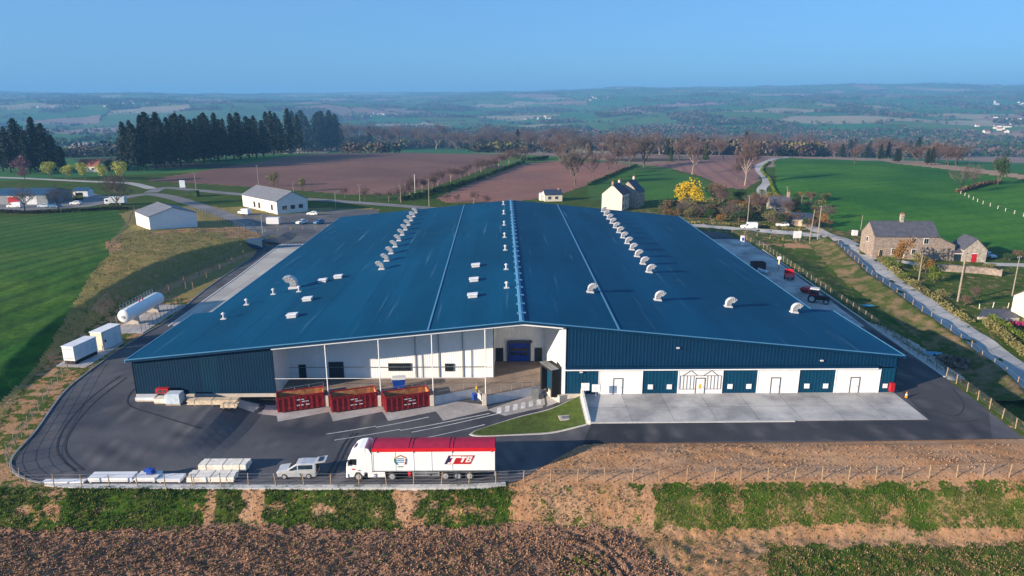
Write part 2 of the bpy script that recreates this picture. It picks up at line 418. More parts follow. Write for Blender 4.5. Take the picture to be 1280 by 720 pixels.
# ground colours -------------------------------------------------------
def ground_mat(name, ca, cb, sc1, cc=None, sc2=.02, fine=.15, fscale=2.0, stripes=None, bump=0.0, rough=.95):
    m = bpy.data.materials.new(name); m.use_nodes = True
    nt = m.node_tree; N = nt.nodes; L = nt.links; b = N['Principled BSDF']
    b.inputs['Roughness'].default_value = rough; b.inputs['Specular IOR Level'].default_value = .15
    g = N.new('ShaderNodeNewGeometry')
    def noise(s, d=5, rg=.6):
        n = N.new('ShaderNodeTexNoise'); n.inputs['Scale'].default_value = s; n.inputs['Detail'].default_value = d; n.inputs['Roughness'].default_value = rg
        L.new(g.outputs['Position'], n.inputs['Vector']); return n.outputs['Fac']
    def mix(f, a, b_):
        x = N.new('ShaderNodeMix'); x.data_type = 'RGBA'
        if hasattr(f, 'node'): L.new(f, x.inputs[0])
        else: x.inputs[0].default_value = f
        for k, v in ((6, a), (7, b_)):
            if hasattr(v, 'node'): L.new(v, x.inputs[k])
            else: x.inputs[k].default_value = (*v, 1)
        return x.outputs[2]
    def rng(f, a, b_, lo=0, hi=1):
        x = N.new('ShaderNodeMapRange'); x.inputs['From Min'].default_value = a; x.inputs['From Max'].default_value = b_
        x.inputs['To Min'].default_value = lo; x.inputs['To Max'].default_value = hi
        if hasattr(f, 'node'): L.new(f, x.inputs['Value'])
        return x.outputs[0]
    c = mix(rng(noise(sc1), .35, .65), ca, cb)
    if cc: c = mix(rng(noise(sc2, 3), .42, .62), c, cc)
    if stripes:
        ang, wl, cs, amt = stripes
        mp = N.new('ShaderNodeMapping'); mp.inputs['Rotation'].default_value = (0, 0, ang); L.new(g.outputs['Position'], mp.inputs['Vector'])
        w = N.new('ShaderNodeTexWave'); w.inputs['Scale'].default_value = .314/wl; w.inputs['Distortion'].default_value = 1.2; w.inputs['Detail'].default_value = 2; w.inputs['Detail Scale'].default_value = .3
        L.new(mp.outputs[0], w.inputs['Vector'])
        c = mix(rng(w.outputs['Fac'], .55, .95, 0, amt), c, cs)
    f = noise(fscale, 3)
    vm = N.new('ShaderNodeVectorMath'); vm.operation = 'SCALE'; L.new(c, vm.inputs[0]); L.new(rng(f, .3, .7, 1-fine, 1+fine), vm.inputs['Scale'])
    L.new(vm.outputs[0], b.inputs['Base Color'])
    if bump:
        bp = N.new('ShaderNodeBump'); bp.inputs['Distance'].default_value = bump; L.new(f, bp.inputs['Height']); L.new(bp.outputs[0], b.inputs['Normal'])
    return m
def zoned_mat(name):      # grass, bare soil and ploughed soil by surveyed cover, with ragged edges
    m = bpy.data.materials.new(name); m.use_nodes = True
    nt = m.node_tree; N = nt.nodes; L = nt.links; b = N['Principled BSDF']
    b.inputs['Roughness'].default_value = .97; b.inputs['Specular IOR Level'].default_value = .1
    g = N.new('ShaderNodeNewGeometry')
    def noise(s, d=5, rg=.62):
        n = N.new('ShaderNodeTexNoise'); n.inputs['Scale'].default_value = s; n.inputs['Detail'].default_value = d; n.inputs['Roughness'].default_value = rg
        L.new(g.outputs['Position'], n.inputs['Vector']); return n.outputs['Fac']
    def attr(a):
        n = N.new('ShaderNodeAttribute'); n.attribute_name = a; return n.outputs['Fac']
    def mth(op, a, b_):
        n = N.new('ShaderNodeMath'); n.operation = op
        for k, v in ((0, a), (1, b_)):
            if hasattr(v, 'node'): L.new(v, n.inputs[k])
            else: n.inputs[k].default_value = v
        return n.outputs[0]
    def rng(f, a, b_, lo=0, hi=1):
        x = N.new('ShaderNodeMapRange'); x.inputs['From Min'].default_value = a; x.inputs['From Max'].default_value = b_
        x.inputs['To Min'].default_value = lo; x.inputs['To Max'].default_value = hi; L.new(f, x.inputs['Value']); return x.outputs[0]
    def mix(f, a, b_):
        x = N.new('ShaderNodeMix'); x.data_type = 'RGBA'; L.new(f, x.inputs[0])
        for k, v in ((6, a), (7, b_)):
            if hasattr(v, 'node'): L.new(v, x.inputs[k])
            else: x.inputs[k].default_value = (*v, 1)
        return x.outputs[2]
    n_big = noise(.18, 4); n_big2 = noise(.42, 3); n_mid = noise(1.1, 5); n_fine = noise(5.0, 4)
    rag = mth('ADD', mth('MULTIPLY', n_mid, .8), mth('MULTIPLY', n_fine, .45))       # ~ .3 .. .95
    def mask(a, soft=.08):
        d = mth('SUBTRACT', mth('ADD', mth('MULTIPLY', a, 1.25), -.12), mth('ADD', mth('ADD', mth('MULTIPLY', mth('SUBTRACT', rag, .62), 1.7), mth('MULTIPLY', mth('SUBTRACT', n_big2, .5), 1.6)), .5))
        return rng(d, -soft, soft)
    grass = mix(rng(n_mid, .35, .65), (.022,.062,.005), (.058,.100,.010))
    grass = mix(rng(n_big, .45, .68, 0, .7), grass, (.10,.095,.028))
    dry = mix(rng(n_fine, .3, .7), (.30,.225,.085), (.17,.150,.045))
    grass = mix(mask(attr('dry'), .25), grass, dry)
    soil = mix(rng(n_mid, .3, .7), (.30,.155,.075), (.45,.25,.13))
    soil = mix(rng(n_big, .42, .62, 0, .6), soil, (.42,.265,.165))
    c = mix(mask(attr('dirt')), grass, soil)
    pl = mix(rng(n_fine, .3, .7), (.19,.102,.062), (.32,.185,.118))
    pl = mix(rng(n_big, .4, .6, 0, .5), pl, (.25,.15,.11))
    c = mix(mask(attr('plough')), c, pl)
    gr = mix(rng(n_mid, .3, .7), (.30,.29,.27), (.46,.44,.42))
    c = mix(mask(attr('gravel')), c, gr)
    L.new(c, b.inputs['Base Color'])
    bp = N.new('ShaderNodeBump'); bp.inputs['Distance'].default_value = .12; L.new(noise(3.0, 6), bp.inputs['Height']); L.new(bp.outputs[0], b.inputs['Normal'])
    return m
GM = [zoned_mat('ground_cover'),
      ground_mat('far_meadow', (.045,.13,.028), (.07,.155,.034), .012, (.09,.15,.04), .004),
      ground_mat('far_crop', (.028,.12,.034), (.04,.145,.04), .01),
      ground_mat('far_ploughed', (.24,.15,.115), (.29,.19,.14), .01),
      ground_mat('far_stubble', (.33,.27,.17), (.28,.24,.15), .012),
      ground_mat('far_wood_floor', (.045,.040,.032), (.060,.055,.036), .02)]
# fields near the site, outlined in the photograph
FIELDS = [
 ('green_field', [(-420,262),(0,272),(60,268),(146,262),(163,284),(131,303),(137,318),(112,345),(92,380),(62,432),(34,470),(0,503),(-500,640)], ground_mat('field_green_left', (.017,.080,.008), (.030,.108,.010), .05, (.065,.125,.014), .03, fine=.3, fscale=.9, stripes=(R(12), 6.5, (.008,.042,.006), .5), bump=.1)),
 ('ploughed_field', [(180,226),(250,214),(330,201),(420,191.5),(520,191),(600,193),(648,195),(600,213),(545,233),(500,242),(430,243),(350,236),(260,230)], ground_mat('field_plough_big', (.185,.092,.072), (.235,.125,.095), .03, (.15,.078,.066), .01, fine=.14, fscale=.5, stripes=(R(20), 4.0, (.12,.07,.062), .4))),
 ('ploughed_field', [(545,248),(600,224),(650,206),(690,201),(770,203),(792,207),(760,220),(732,232),(690,246),(640,252),(560,254)], ground_mat('field_plough_mid', (.27,.12,.085), (.32,.155,.11), .03, (.19,.10,.085), .01, fine=.12, fscale=.5, stripes=(R(60), 5.0, (.18,.09,.075), .5))),
 ('pasture', [(736,233),(770,219),(797,207.5),(836,212),(870,221),(905,236),(900,252),(820,250),(736,250)], ground_mat('field_pasture', (.030,.11,.010), (.05,.14,.014), .04, (.05,.09,.02), .02, fine=.25, fscale=.8)),
 ('ploughed_field', [(806,206),(860,201),(900,195),(958,196),(962,204),(948,215),(950,226),(930,237),(905,234),(872,219),(840,210.5)], ground_mat('field_plough_right', (.24,.12,.10), (.29,.155,.125), .03, (.19,.11,.10), .015, fine=.12, fscale=.5, stripes=(R(10), 8.0, (.16,.09,.09), .6))),
 ('green_field', [(968,202),(985,196.5),(1050,199.5),(1120,205),(1190,213),(1280,225),(1420,246),(1500,330),(1300,318),(1180,300),(1130,290),(1050,288),(1018,276),(985,262),(963,246),(970,225)], ground_mat('field_green_right', (.016,.092,.008), (.026,.12,.010), .03, (.05,.155,.012), .02, fine=.22, fscale=.5, stripes=(R(75), 9.0, (.014,.078,.010), .25))),
 ('ploughed_field', [(-120,150),(60,151),(152,151.5),(150,165),(80,167),(-120,160)], ground_mat('field_plough_far', (.24,.15,.13), (.30,.19,.16), .02)),
 ('green_field', [(72,171),(150,168.5),(148,177.5),(72,178)], ground_mat('field_green_far', (.03,.12,.03), (.04,.14,.03), .02)),
 ('stubble_field', [(84,179),(150,178),(420,180.5),(428,186.5),(300,194),(160,205),(140,192),(84,190)], ground_mat('field_stubble_far', (.42,.33,.24), (.50,.40,.30), .02)),
 ('dirt_strip', [(935,187),(985,188.5),(1080,197),(1180,206),(1300,221.5),(1300,227),(1190,212.5),(1120,204.5),(1050,199),(985,195.5),(930,192)], ground_mat('strip_soil', (.30,.20,.14), (.36,.25,.18), .05)),
]
fz = np.zeros(len(gq), int)
near_f = np.hypot(fcx, fcy) < 3000
for k, (nm, pp, mm) in enumerate(FIELDS):
    w = inpoly(fcx, fcy, gpoly(pp)) & near_f & front
    fz[w & (fz == 0)] = k+1
gm = np.zeros(len(gq), int)
fd = np.hypot(fcx, fcy)
wood = (fbm(fcx/260, fcy/260, 77, 3) > .26)
use = np.select([wood, kid < .46, kid < .74, kid < .88], [5, 1, 2, 3], 4)
farm = (fd > 430)
gm[farm] = use[farm]
# the left back around the road and pines is rough grass close in
dirt = np.zeros(len(gx)); plough = np.zeros(len(gx)); dry = np.zeros(len(gx)); gravel = np.zeros(len(gx))
nv = (np.abs(gx) < 140) & (gy > 44) & (gy < 270)
px, py = proj(gx, gy, gz)
rg_ = gy < 70
px = px+np.where(rg_, 17*fbm(gx/1.3, gy/1.0, 141, 3), 0); py_true = py; py = py+np.where(rg_ & (py > 640), 9*fbm(gx/1.6, gy/1.0, 142, 3), 0)
def win(v, a, b, s): return sstep(a-s, a+s, v)*(1-sstep(b-s, b+s, v))
near = gy < 66.6
chute = np.maximum.reduce([win(px, 303, 331, 5)*.95, win(px, 497, 525, 4)*1.0, win(px, 643, 668, 5)*.95, win(px, 800, 816, 4)*.9, win(px, 60, 78, 8)*.62, win(px, 255, 268, 5)*.7])
strip_l = np.where(px < 643, .30+.14*sstep(560, 580, px)*0, np.where(px < 790, .70, .50))
strip_l = np.where(px > 815, .29, strip_l)
bot = 658+4*np.sin(px/60)
d1 = np.maximum(strip_l, chute)
for bx, by, br, bw in ((407,641,13,.45),(585,640,17,.5),(470,640,14,.3),(27,640,12,.4),(345,632,14,.35),(560,648,8,.3),(1120,640,30,.25),(940,630,26,.3),(1210,650,24,.2)):
    d1 = np.maximum(d1, d1+bw*np.exp(-((px-bx)/br)**2-((py-by)/9)**2))
d1 = np.where(py < 612, np.maximum(d1, np.where(px > 640, .45, .25)), d1)
d2 = np.where(px < 770+(py-655)*1.1, .2, np.where(px < 955, .72, np.where(py < 681, .82, .30)))
t = sstep(bot-4, bot+4, py)
dirt_n = d1*(1-t)+d2*t
pl_n = t*(1-sstep(-8, 12, px-(775+(py-655)*1.1)))*np.where((px > 690) & (px < 760) & (py > 690), .5, 1)
dirt = np.where(near & nv, dirt_n, dirt); plough = np.where(near & nv, pl_n, plough)
dry = np.where(near & nv & (px > 815), .40*win(py, 618, 662, 6), dry)
s_pl = np.full(len(gx), 99.0); s_pl[nv] = sdist(gx[nv], gy[nv], PLAT)
plat = nv & (s_pl < .5) & (gy > 66.2)
dirt = np.where(plat, np.where((px > 636) & (py > 545), 1.0, np.where(py > 372, .5, .75)), dirt)
# left margin: brown along the fence, yellow-green bank, worn patch
lm = nv & (gx < -48) & (gy > 67)
knoll = inpoly(px, py, [(128,322),(160,303),(215,289),(285,290),(275,299),(240,316),(150,374),(136,366)])
e = np.clip(1-np.abs(s_pl-1.2)/3.0, 0, 1)
dirt = np.where(lm & ~plat, np.maximum(.2, .42*e*(gy < 150)), dirt)
dry = np.where(lm & ~plat, .80, dry)
dirt = np.where(lm & inpoly(px, py, [(104,306),(120,302),(150,302),(150,316),(120,321),(106,318)]), .95, dirt)
dirt = np.where(lm & inpoly(px, py, [(178,294),(215,286),(300,283),(330,287),(328,300),(240,296)]), .8, dirt)
dirt = np.where(lm & inpoly(px, py, [(112,385),(140,355),(152,357),(150,372),(128,392)]), .7, dirt)
dirt = np.where(plat & (gx < -60) & (py < 372), .3, dirt); dry = np.where(plat & (gx < -60) & (py < 372), .85, dry)
dry = np.where(lm & knoll, 1.0, dry); dirt = np.where(lm & knoll, .34, dirt)
path = lm & plat & (py < 378) & (s_pl > -3.6) & (s_pl < -.6); dirt = np.where(path, .8, dirt); dry = np.where(path, .9, dry)
# right margin: gravel drain, worn soil
rm = nv & (gx > 62) & (gy > 76)
dirt = np.where(rm, .27, dirt); dry = np.where(rm, .25, dry)
line = [(1082,402),(1105,408),(1150,432),(1200,466),(1208,474),(1190,476),(1140,456),(1095,428)]
gravel = np.where(rm & inpoly(px, py, line), .85, gravel)
gravel = np.where(rm & inpoly(px, py, [(985,352),(1000,352),(1095,412),(1085,414)]), .6, gravel)
for bx, by, br in ((1040,328,5),(1052,338,7),(1067,348,5),(1082,360,5),(1098,372,6),(1085,366,5)):
    dirt = np.where(rm, np.maximum(dirt, 1.0*np.exp(-((px-bx)/br/1.4)**2-((py-by)/br*1.6)**2)), dirt)
dirt = np.where(rm & inpoly(px, py, [(940,298),(1040,306),(1038,312),(945,305)]), .8, dirt)
gardens = nv & (gy > 200) & (gx > 20)
dirt = np.where(gardens, .38, dirt)

def submesh(name, sel, mats, midx=None, attrs=False, kind='structure'):
    q = gq[sel]; used, inv = np.unique(q, return_inverse=True); inv = inv.reshape(-1, 4)
    me = bpy.data.meshes.new(name)
    me.vertices.add(len(used)); me.vertices.foreach_set('co', np.c_[gx[used], gy[used], gz[used]].astype(np.float32).ravel())
    me.loops.add(inv.size); me.loops.foreach_set('vertex_index', inv.astype(np.int32).ravel())
    me.polygons.add(len(inv)); me.polygons.foreach_set('loop_start', np.arange(0, inv.size, 4, dtype=np.int32))
    for a in mats: me.materials.append(a)
    if midx is not None: me.polygons.foreach_set('material_index', midx[sel].astype(np.int32))
    me.polygons.foreach_set('use_smooth', np.ones(len(inv), bool))
    if attrs:
        for nm, arr in (('dirt', dirt), ('plough', plough), ('dry', dry), ('gravel', gravel)):
            a = me.attributes.new(nm, 'FLOAT', 'POINT'); a.data.foreach_set('value', arr[used].astype(np.float32))
    me.update(calc_edges=True); me.validate()
    if me.polygons[len(me.polygons)//2].normal.z < 0: me.flip_normals()
    o = bpy.data.objects.new(name, me); col.objects.link(o); return tag(o, kind=kind)
submesh('ground', fz == 0, GM, gm, True)
for k, (nm, pp, mm) in enumerate(FIELDS):
    if (fz == k+1).any(): submesh(nm, fz == k+1, [mm])
del px, py

# ------------------------------------------------------------------ sheets laid on the ground
def drape(name, poly, zf, mat, step=2.0, lift=0.0, kind='structure', parent=None, edge=0.0):
    """flat outline (x,y) triangulated with inner points and laid at height zf(x,y)+lift; edge > 0 gives it a visible side"""
    poly = [tuple(p) for p in poly]
    pts = []
    for i in range(len(poly)):
        a, b = Vector(poly[i]), Vector(poly[(i+1) % len(poly)])
        n = max(1, int((b-a).length/step))
        for k in range(n): pts.append(a.lerp(b, k/n))
    nb = len(pts)
    xs = [p.x for p in pts]; ys = [p.y for p in pts]
    gxx, gyy = np.meshgrid(np.arange(min(xs)+step*.5, max(xs), step), np.arange(min(ys)+step*.5, max(ys), step))
    gxx, gyy = gxx.ravel(), gyy.ravel()
    if len(gxx):
        s = sdist(gxx, gyy, np.array([(p.x, p.y) for p in pts]))
        k = s < -step*.4
        pts += [Vector((a, b)) for a, b in zip(gxx[k], gyy[k])]
    vs, _, fs, *_r = delaunay_2d_cdt(pts, [], [list(range(nb))], 1, 1e-5)
    x = np.array([v.x for v in vs]); y = np.array([v.y for v in vs]); z = zf(x, y)+lift
    mb = MB(); mb.add(np.c_[x, y, z].tolist(), [tuple(f) for f in fs])
    if edge:
        # skirt round the outline
        ring = [Vector(p) for p in pts[:nb]]
        zz = zf(np.array([p.x for p in ring]), np.array([p.y for p in ring]))+lift
        v = [(p.x, p.y, h) for p, h in zip(ring, zz)]+[(p.x, p.y, h-edge) for p, h in zip(ring, zz)]
        mb.add(v, [(i, (i+1) % nb, nb+(i+1) % nb, nb+i) for i in range(nb)])
    o = mb.build(name, mat, parent)
    if parent is None and kind: tag(o, kind=kind)
    return o
def ribbon_poly(pts, w):
    pts = [Vector(p[:2]) for p in pts]; L_ = []; R_ = []
    ws = w if hasattr(w, '__len__') else [w]*len(pts)
    for i, p in enumerate(pts):
        d = (pts[min(i+1, len(pts)-1)]-pts[max(i-1, 0)]).normalized(); n = Vector((-d.y, d.x))
        L_.append(p+n*ws[i]/2); R_.append(p-n*ws[i]/2)
    return L_+R_[::-1]
def smooth(pts, n=6):
    P_ = [Vector(p[:2]) for p in pts]; out = []
    for i in range(len(P_)-1):
        a, b, c, d = P_[max(i-1, 0)], P_[i], P_[i+1], P_[min(i+2, len(P_)-1)]
        for k in range(n):
            t = k/n
            out.append(.5*((2*b)+(c-a)*t+(2*a-5*b+4*c-d)*t*t+(3*b-a-3*c+d)*t**3))
    return out+[P_[-1]]
def Tn(x, y): return T(x, y, False)
def road(name, px, w, mat, lift=.07, step=2.5):
    c = smooth([G(a, b) for a, b in px])
    ws = np.interp(np.linspace(0, 1, len(c)), np.linspace(0, 1, len(w)), w) if hasattr(w, '__len__') else w
    return drape(name, ribbon_poly(c, ws), Tn, mat, step, lift), c
def asphalt_mat(nm='yard_asphalt', a=(.048,.053,.070), b_=(.074,.078,.096), c_=(.105,.104,.115)):
    m = ground_mat(nm, a, b_, .10, c_, .05, fine=.10, fscale=3.0, rough=.85)
    nt = m.node_tree; N = nt.nodes; L = nt.links; b = N['Principled BSDF']; src = b.inputs['Base Color'].links[0].from_socket
    g = N.new('ShaderNodeNewGeometry')
    # tyre sweeps: rings round two turning centres, broken by noise
    def rings(cx, cy, s, fade):
        mp = N.new('ShaderNodeMapping'); mp.inputs['Location'].default_value = (-cx, -cy, 0); L.new(g.outputs['Position'], mp.inputs['Vector'])
        w = N.new('ShaderNodeTexWave'); w.wave_type = 'RINGS'; w.rings_direction = 'Z'; w.inputs['Scale'].default_value = s; w.inputs['Distortion'].default_value = 5; w.inputs['Detail'].default_value = 3; w.inputs['Detail Scale'].default_value = .25
        L.new(mp.outputs[0], w.inputs['Vector'])
        n = N.new('ShaderNodeTexNoise'); n.inputs['Scale'].default_value = .13; n.inputs['Detail'].default_value = 4; L.new(g.outputs['Position'], n.inputs['Vector'])
        mr = N.new('ShaderNodeMapRange'); mr.inputs['From Min'].default_value = .47; mr.inputs['From Max'].default_value = .75; L.new(n.outputs['Fac'], mr.inputs['Value'])
        m1 = N.new('ShaderNodeMath'); m1.operation = 'MULTIPLY'; L.new(w.outputs['Fac'], m1.inputs[0]); L.new(mr.outputs[0], m1.inputs[1])
        m2 = N.new('ShaderNodeMath'); m2.operation = 'MULTIPLY'; L.new(m1.outputs[0], m2.inputs[0]); m2.inputs[1].default_value = fade; return m2.outputs[0]
    x = N.new('ShaderNodeMix'); x.data_type = 'RGBA'; L.new(rings(-38, 84, .09, .8), x.inputs[0]); L.new(src, x.inputs[6]); x.inputs[7].default_value = (.19,.178,.18,1)
    x2 = N.new('ShaderNodeMix'); x2.data_type = 'RGBA'; L.new(rings(52, 86, .16, .5), x2.inputs[0]); L.new(x.outputs[2], x2.inputs[6]); x2.inputs[7].default_value = (.018,.018,.02,1)
    L.new(x2.outputs[2], b.inputs['Base Color'])
    return m
ASPH = asphalt_mat()
drape('yard', YARD, zyard, ASPH, 1.6)
NEWA = asphalt_mat('new_asphalt', (.032,.035,.045), (.048,.05,.060), (.062,.062,.072))
drape('new_asphalt', [P(729,553.5),P(738,532)]+[(11.4,80.7),(55.9,80.9),(57.2,90),(57.4,118),(67.8,118),(66.9,96),(65.6,84)]+[P(1240,548)], lambda x, y: 0*x, NEWA, 3, .012)
zmark = lambda x, y: zyard(x, y)
# light concrete apron right of the dock wall, down the right side, and down the left side of the hall
CONC = ground_mat('apron_concrete', (.26,.26,.27), (.38,.375,.38), .35, (.50,.49,.48), .16, fine=.08, fscale=3.0)
CONC_B = ground_mat('side_concrete', (.40,.385,.36), (.48,.46,.43), .2, (.36,.34,.33), .1, fine=.06, fscale=3.0)
def slabs(m, w_, h_):
    nt = m.node_tree; N = nt.nodes; L = nt.links; b = N['Principled BSDF']; src = b.inputs['Base Color'].links[0].from_socket
    g = N.new('ShaderNodeNewGeometry'); br = N.new('ShaderNodeTexBrick'); br.offset = 0; br.inputs['Scale'].default_value = 1; br.inputs['Brick Width'].default_value = w_; br.inputs['Row Height'].default_value = h_; br.inputs['Mortar Size'].default_value = .035
    br.inputs['Color1'].default_value = (.88,.88,.88,1); br.inputs['Color2'].default_value = (1.1,1.1,1.1,1); br.inputs['Mortar'].default_value = (.5,.5,.5,1); L.new(g.outputs['Position'], br.inputs['Vector'])
    x = N.new('ShaderNodeMix'); x.data_type = 'RGBA'; x.blend_type = 'MULTIPLY'; x.inputs[0].default_value = 1; L.new(src, x.inputs[6]); L.new(br.outputs['Color'], x.inputs[7]); L.new(x.outputs[2], b.inputs['Base Color'])
slabs(CONC, 5.6, 4.5); slabs(CONC_B, 4.6, 6.2)
TYRE = ground_mat('tyre_rubber', (.030,.032,.040), (.048,.050,.060), 1.2, fine=.3, fscale=5)
for tm in ([(441,531),(431,545),(424,562),(417,580),(408,596)],[(446,531),(437,546),(430,563),(423,581),(415,597)],[(150,470),(110,500),(80,535),(72,565),(95,590)],[(158,472),(119,502),(90,536),(82,564),(104,588)],[(250,535),(200,520),(160,505),(172,485),(200,500)],[(620,548),(560,552),(490,556),(430,566)],[(1165,512),(1195,520),(1205,505),(1190,485)],[(1120,505),(1150,515),(1190,527),(1225,525)]):
    drape('tyre_mark', ribbon_poly(smooth([P(*q) for q in tm], 5), .22), zyard, TYRE, 2, .024)
drape('concrete_apron', [(11.35,81.0),(55.7,81.3),(56.0,89.95),(11.35,89.95)], lambda x, y: 0*x, CONC, 4, .05, edge=.1)
drape('side_apron', [(51.9,118),(67.3,120),(68.4,132),(70.2,152),(72.6,178),(73.6,204),(54.2,206)], lambda x, y: 0*x, CONC, 4, .035, edge=.05)
drape('left_apron', [(-62.2,122.5),(-48.5,117.5),(-49.6,196),(-65.2,195),(-63.3,160)], lambda x, y: 0*x, CONC_B, 4, .035, edge=.05)
for i, (nm, pts, w, z) in enumerate([
   ('kerb', [(-62.4,122.0),(-63.6,160),(-65.5,195.4)], .35, .10),
   ('kerb', [(11.2,80.85),(38,80.95)], .3, .12)]):
    drape(nm, ribbon_poly(pts, w), lambda x, y: 0*x, MT['kerb'], 3, z, edge=.14)
# ------------------------------------------------------------------ the hall
BX0, BX1, BY0, BY1, RX, EZ, RZ = -51.9, 56.0, 90.0, 212.2, 2.6, 5.75, 11.1
def rz_(x): return RZ-abs(x-RX)*(RZ-EZ)/(RX-BX0)
hall = empty('factory_hall', (0, BY0, 0), 0, 'huge low hall with a wide dark blue roof and an open loading bay', 'factory hall')
def hp(mb, name, mats, **k):          # a part of the hall (modelled in world coordinates)
    mb.v = [(a, b-BY0, c) for a, b, c in mb.v]
    return mb.build(name, mats, hall, **k)
# roof: two slopes; the front block is a little wider than the hall behind it
t = .34; YN = 111.2
OUT = [(BX0-.45, BY0-.55), (BX0-.45, YN), (-49.1, YN), (-50.6, BY1+.4)], [(BX1+.45, BY0-.55), (BX1+.45, YN), (52.5, YN), (55.3, BY1+.4)]
mb = MB()
for side in OUT:
    poly = [(RX, BY0-.55)]+list(side)+[(RX, BY1+.4)]; n = len(poly)
    mb.add([(x, y, rz_(x)) for x, y in poly]+[(x, y, rz_(x)-t) for x, y in poly], [tuple(range(n)), tuple(range(2*n-1, n-1, -1))]+[(i, (i+1) % n, n+(i+1) % n, n+i) for i in range(n-1)])
roof = hp(mb, 'roof', MT['roof_sheet'])
def rp(mb, name, mats, **k):
    mb.v = [(a, b-BY0, c) for a, b, c in mb.v]
    return mb.build(name, mats, roof, **k)
def slope_strip(x, w, h, y0, y1):
    m = MB(); v = []
    for y in (y0, y1):
        for dx in (-w/2, w/2):
            v += [(x+dx, y, rz_(x+dx)+.002), (x+dx, y, rz_(x+dx)+h)]
    m.add(v, [(0,1,3,2),(4,6,7,5),(1,5,7,3),(0,4,5,1),(2,3,7,6)]); return m
for x0, x1 in ((-10.4, -12.0), (16.1, 17.1)):
    m = MB()
    for k in range(8):
        y0 = BY0-.55+k*(BY1-BY0+.9)/8; y1 = BY0-.55+(k+1)*(BY1-BY0+.9)/8
        xa = x0+(x1-x0)*k/8; xb = x0+(x1-x0)*(k+1)/8
        v = []
        for y, x in ((y0, xa), (y1, xb)):
            for dx in (-.12, .12): v += [(x+dx, y, rz_(x+dx)), (x+dx, y, rz_(x+dx)+.10)]
        m.add(v, [(0,1,3,2),(4,6,7,5),(1,5,7,3),(0,4,5,1),(2,3,7,6)])
    rp(m, 'roof_joint', MT['roof_trim'])
m = MB()
m.prism([(RX-.36, RZ-.03), (RX-.26, RZ+.16), (RX, RZ+.24), (RX+.26, RZ+.16), (RX+.36, RZ-.03)], BY0-.6, BY1+.4)
for k in range(26):
    y = BY0+3+k*4.7
    m.box(RX-.62, RX+.62, y, y+.12, RZ-.04, RZ+.27)
rp(m, 'ridge_cap', MT['roof_trim'])
# thin lapped seams of the roof sheet, low
m = MB()
for x in [BX0+3.3*i for i in (2,4,5,7,9,10,12,14,20,23,27)]:
    if min(abs(x-RX), abs(x+11), abs(x-16.5)) < 1.4: continue
    s = slope_strip(x, .05, .012, BY0-.5, BY1+.3); m.add(s.v, s.f)
rp(m, 'sheet_laps', MT['roof_sheet'])
for side, sg in zip(OUT, (-1, 1)):
    for i in (0, 2):
        (xa, ya), (xb, yb) = side[i], side[i+1]; m = MB(); v = []
        for x, y in ((xa, ya-.05), (xb, yb+.05)):
            for dx in (0, .18*sg):
                for dz in (-.36, .05): v.append((x+dx, y, rz_(x)+dz))
        m.add(v, [(0,1,3,2),(4,6,7,5),(0,4,5,1),(2,3,7,6),(1,5,7,3),(0,2,6,4)]); rp(m, 'gutter', MT['roof_trim'])
m = MB()
for xa, xb in ((BX0-.45, RX), (RX, BX1+.45)):
    m.add([(xa, BY0-.70, rz_(xa)-.30), (xb, BY0-.70, rz_(xb)-.30), (xb, BY0-.70, rz_(xb)+.03), (xa, BY0-.70, rz_(xa)+.03),
           (xa, BY0-.553, rz_(xa)-.30), (xb, BY0-.553, rz_(xb)-.30), (xb, BY0-.553, rz_(xb)+.03), (xa, BY0-.553, rz_(xa)+.03)],
          [(0,1,2,3),(3,2,6,7),(0,4,5,1),(4,7,6,5),(0,3,7,4),(1,5,6,2)])
rp(m, 'front_flashing', MT['blue_cladding'])
m = MB()      # the thin pale line along the roof edge
for xa, xb in ((BX0-.45, RX), (RX, BX1+.45)):
    m.add([(xa, BY0-.76, rz_(xa)+.03), (xb, BY0-.76, rz_(xb)+.03), (xb, BY0-.76, rz_(xb)+.10), (xa, BY0-.76, rz_(xa)+.10),
           (xa, BY0-.5, rz_(xa)+.03), (xb, BY0-.5, rz_(xb)+.03), (xb, BY0-.5, rz_(xb)+.10), (xa, BY0-.5, rz_(xa)+.10)],
          [(0,1,2,3),(3,2,6,7),(0,4,5,1),(4,7,6,5),(0,3,7,4),(1,5,6,2)])
rp(m, 'edge_strip', MT['roof_trim'])

def ribwall(mb, a, b, z0, ztop, pitch=.5, depth=.022, thick=.12, m=0):
    """profiled sheet wall from a to b (x,y), outside on the right hand of a->b; ztop may be a function of x"""
    a = Vector(a); b = Vector(b); L_ = (b-a).length; u = (b-a)/L_; n = Vector((u.y, -u.x))
    f = ztop if callable(ztop) else (lambda x: ztop)
    prof = []; s = 0.0
    while s < L_-1e-6:
        for ds, o in ((0, 0), (pitch*.55, 0), (pitch*.66, depth), (pitch*.89, depth)):
            if s+ds < L_: prof.append((s+ds, o))
        s += pitch
    prof.append((L_, 0))
    v = []; fc = []
    for s, o in prof:
        p = a+u*s+n*o; v += [(p.x, p.y, z0), (p.x, p.y, f(p.x))]
    k = len(prof)
    for i in range(k-1): fc.append((2*i, 2*i+2, 2*i+3, 2*i+1))
    q = a-n*thick; r = b-n*thick; base = len(v)
    v += [(q.x, q.y, z0), (q.x, q.y, f(q.x)), (r.x, r.y, z0), (r.x, r.y, f(r.x))]
    fc += [(base+2, base, base+1, base+3), (0, 1, base+1, base), (base+2, base+3, 2*k-1, 2*k-2)]
    mb.add(v, fc, m); return mb
def under(x): return rz_(x)-.345
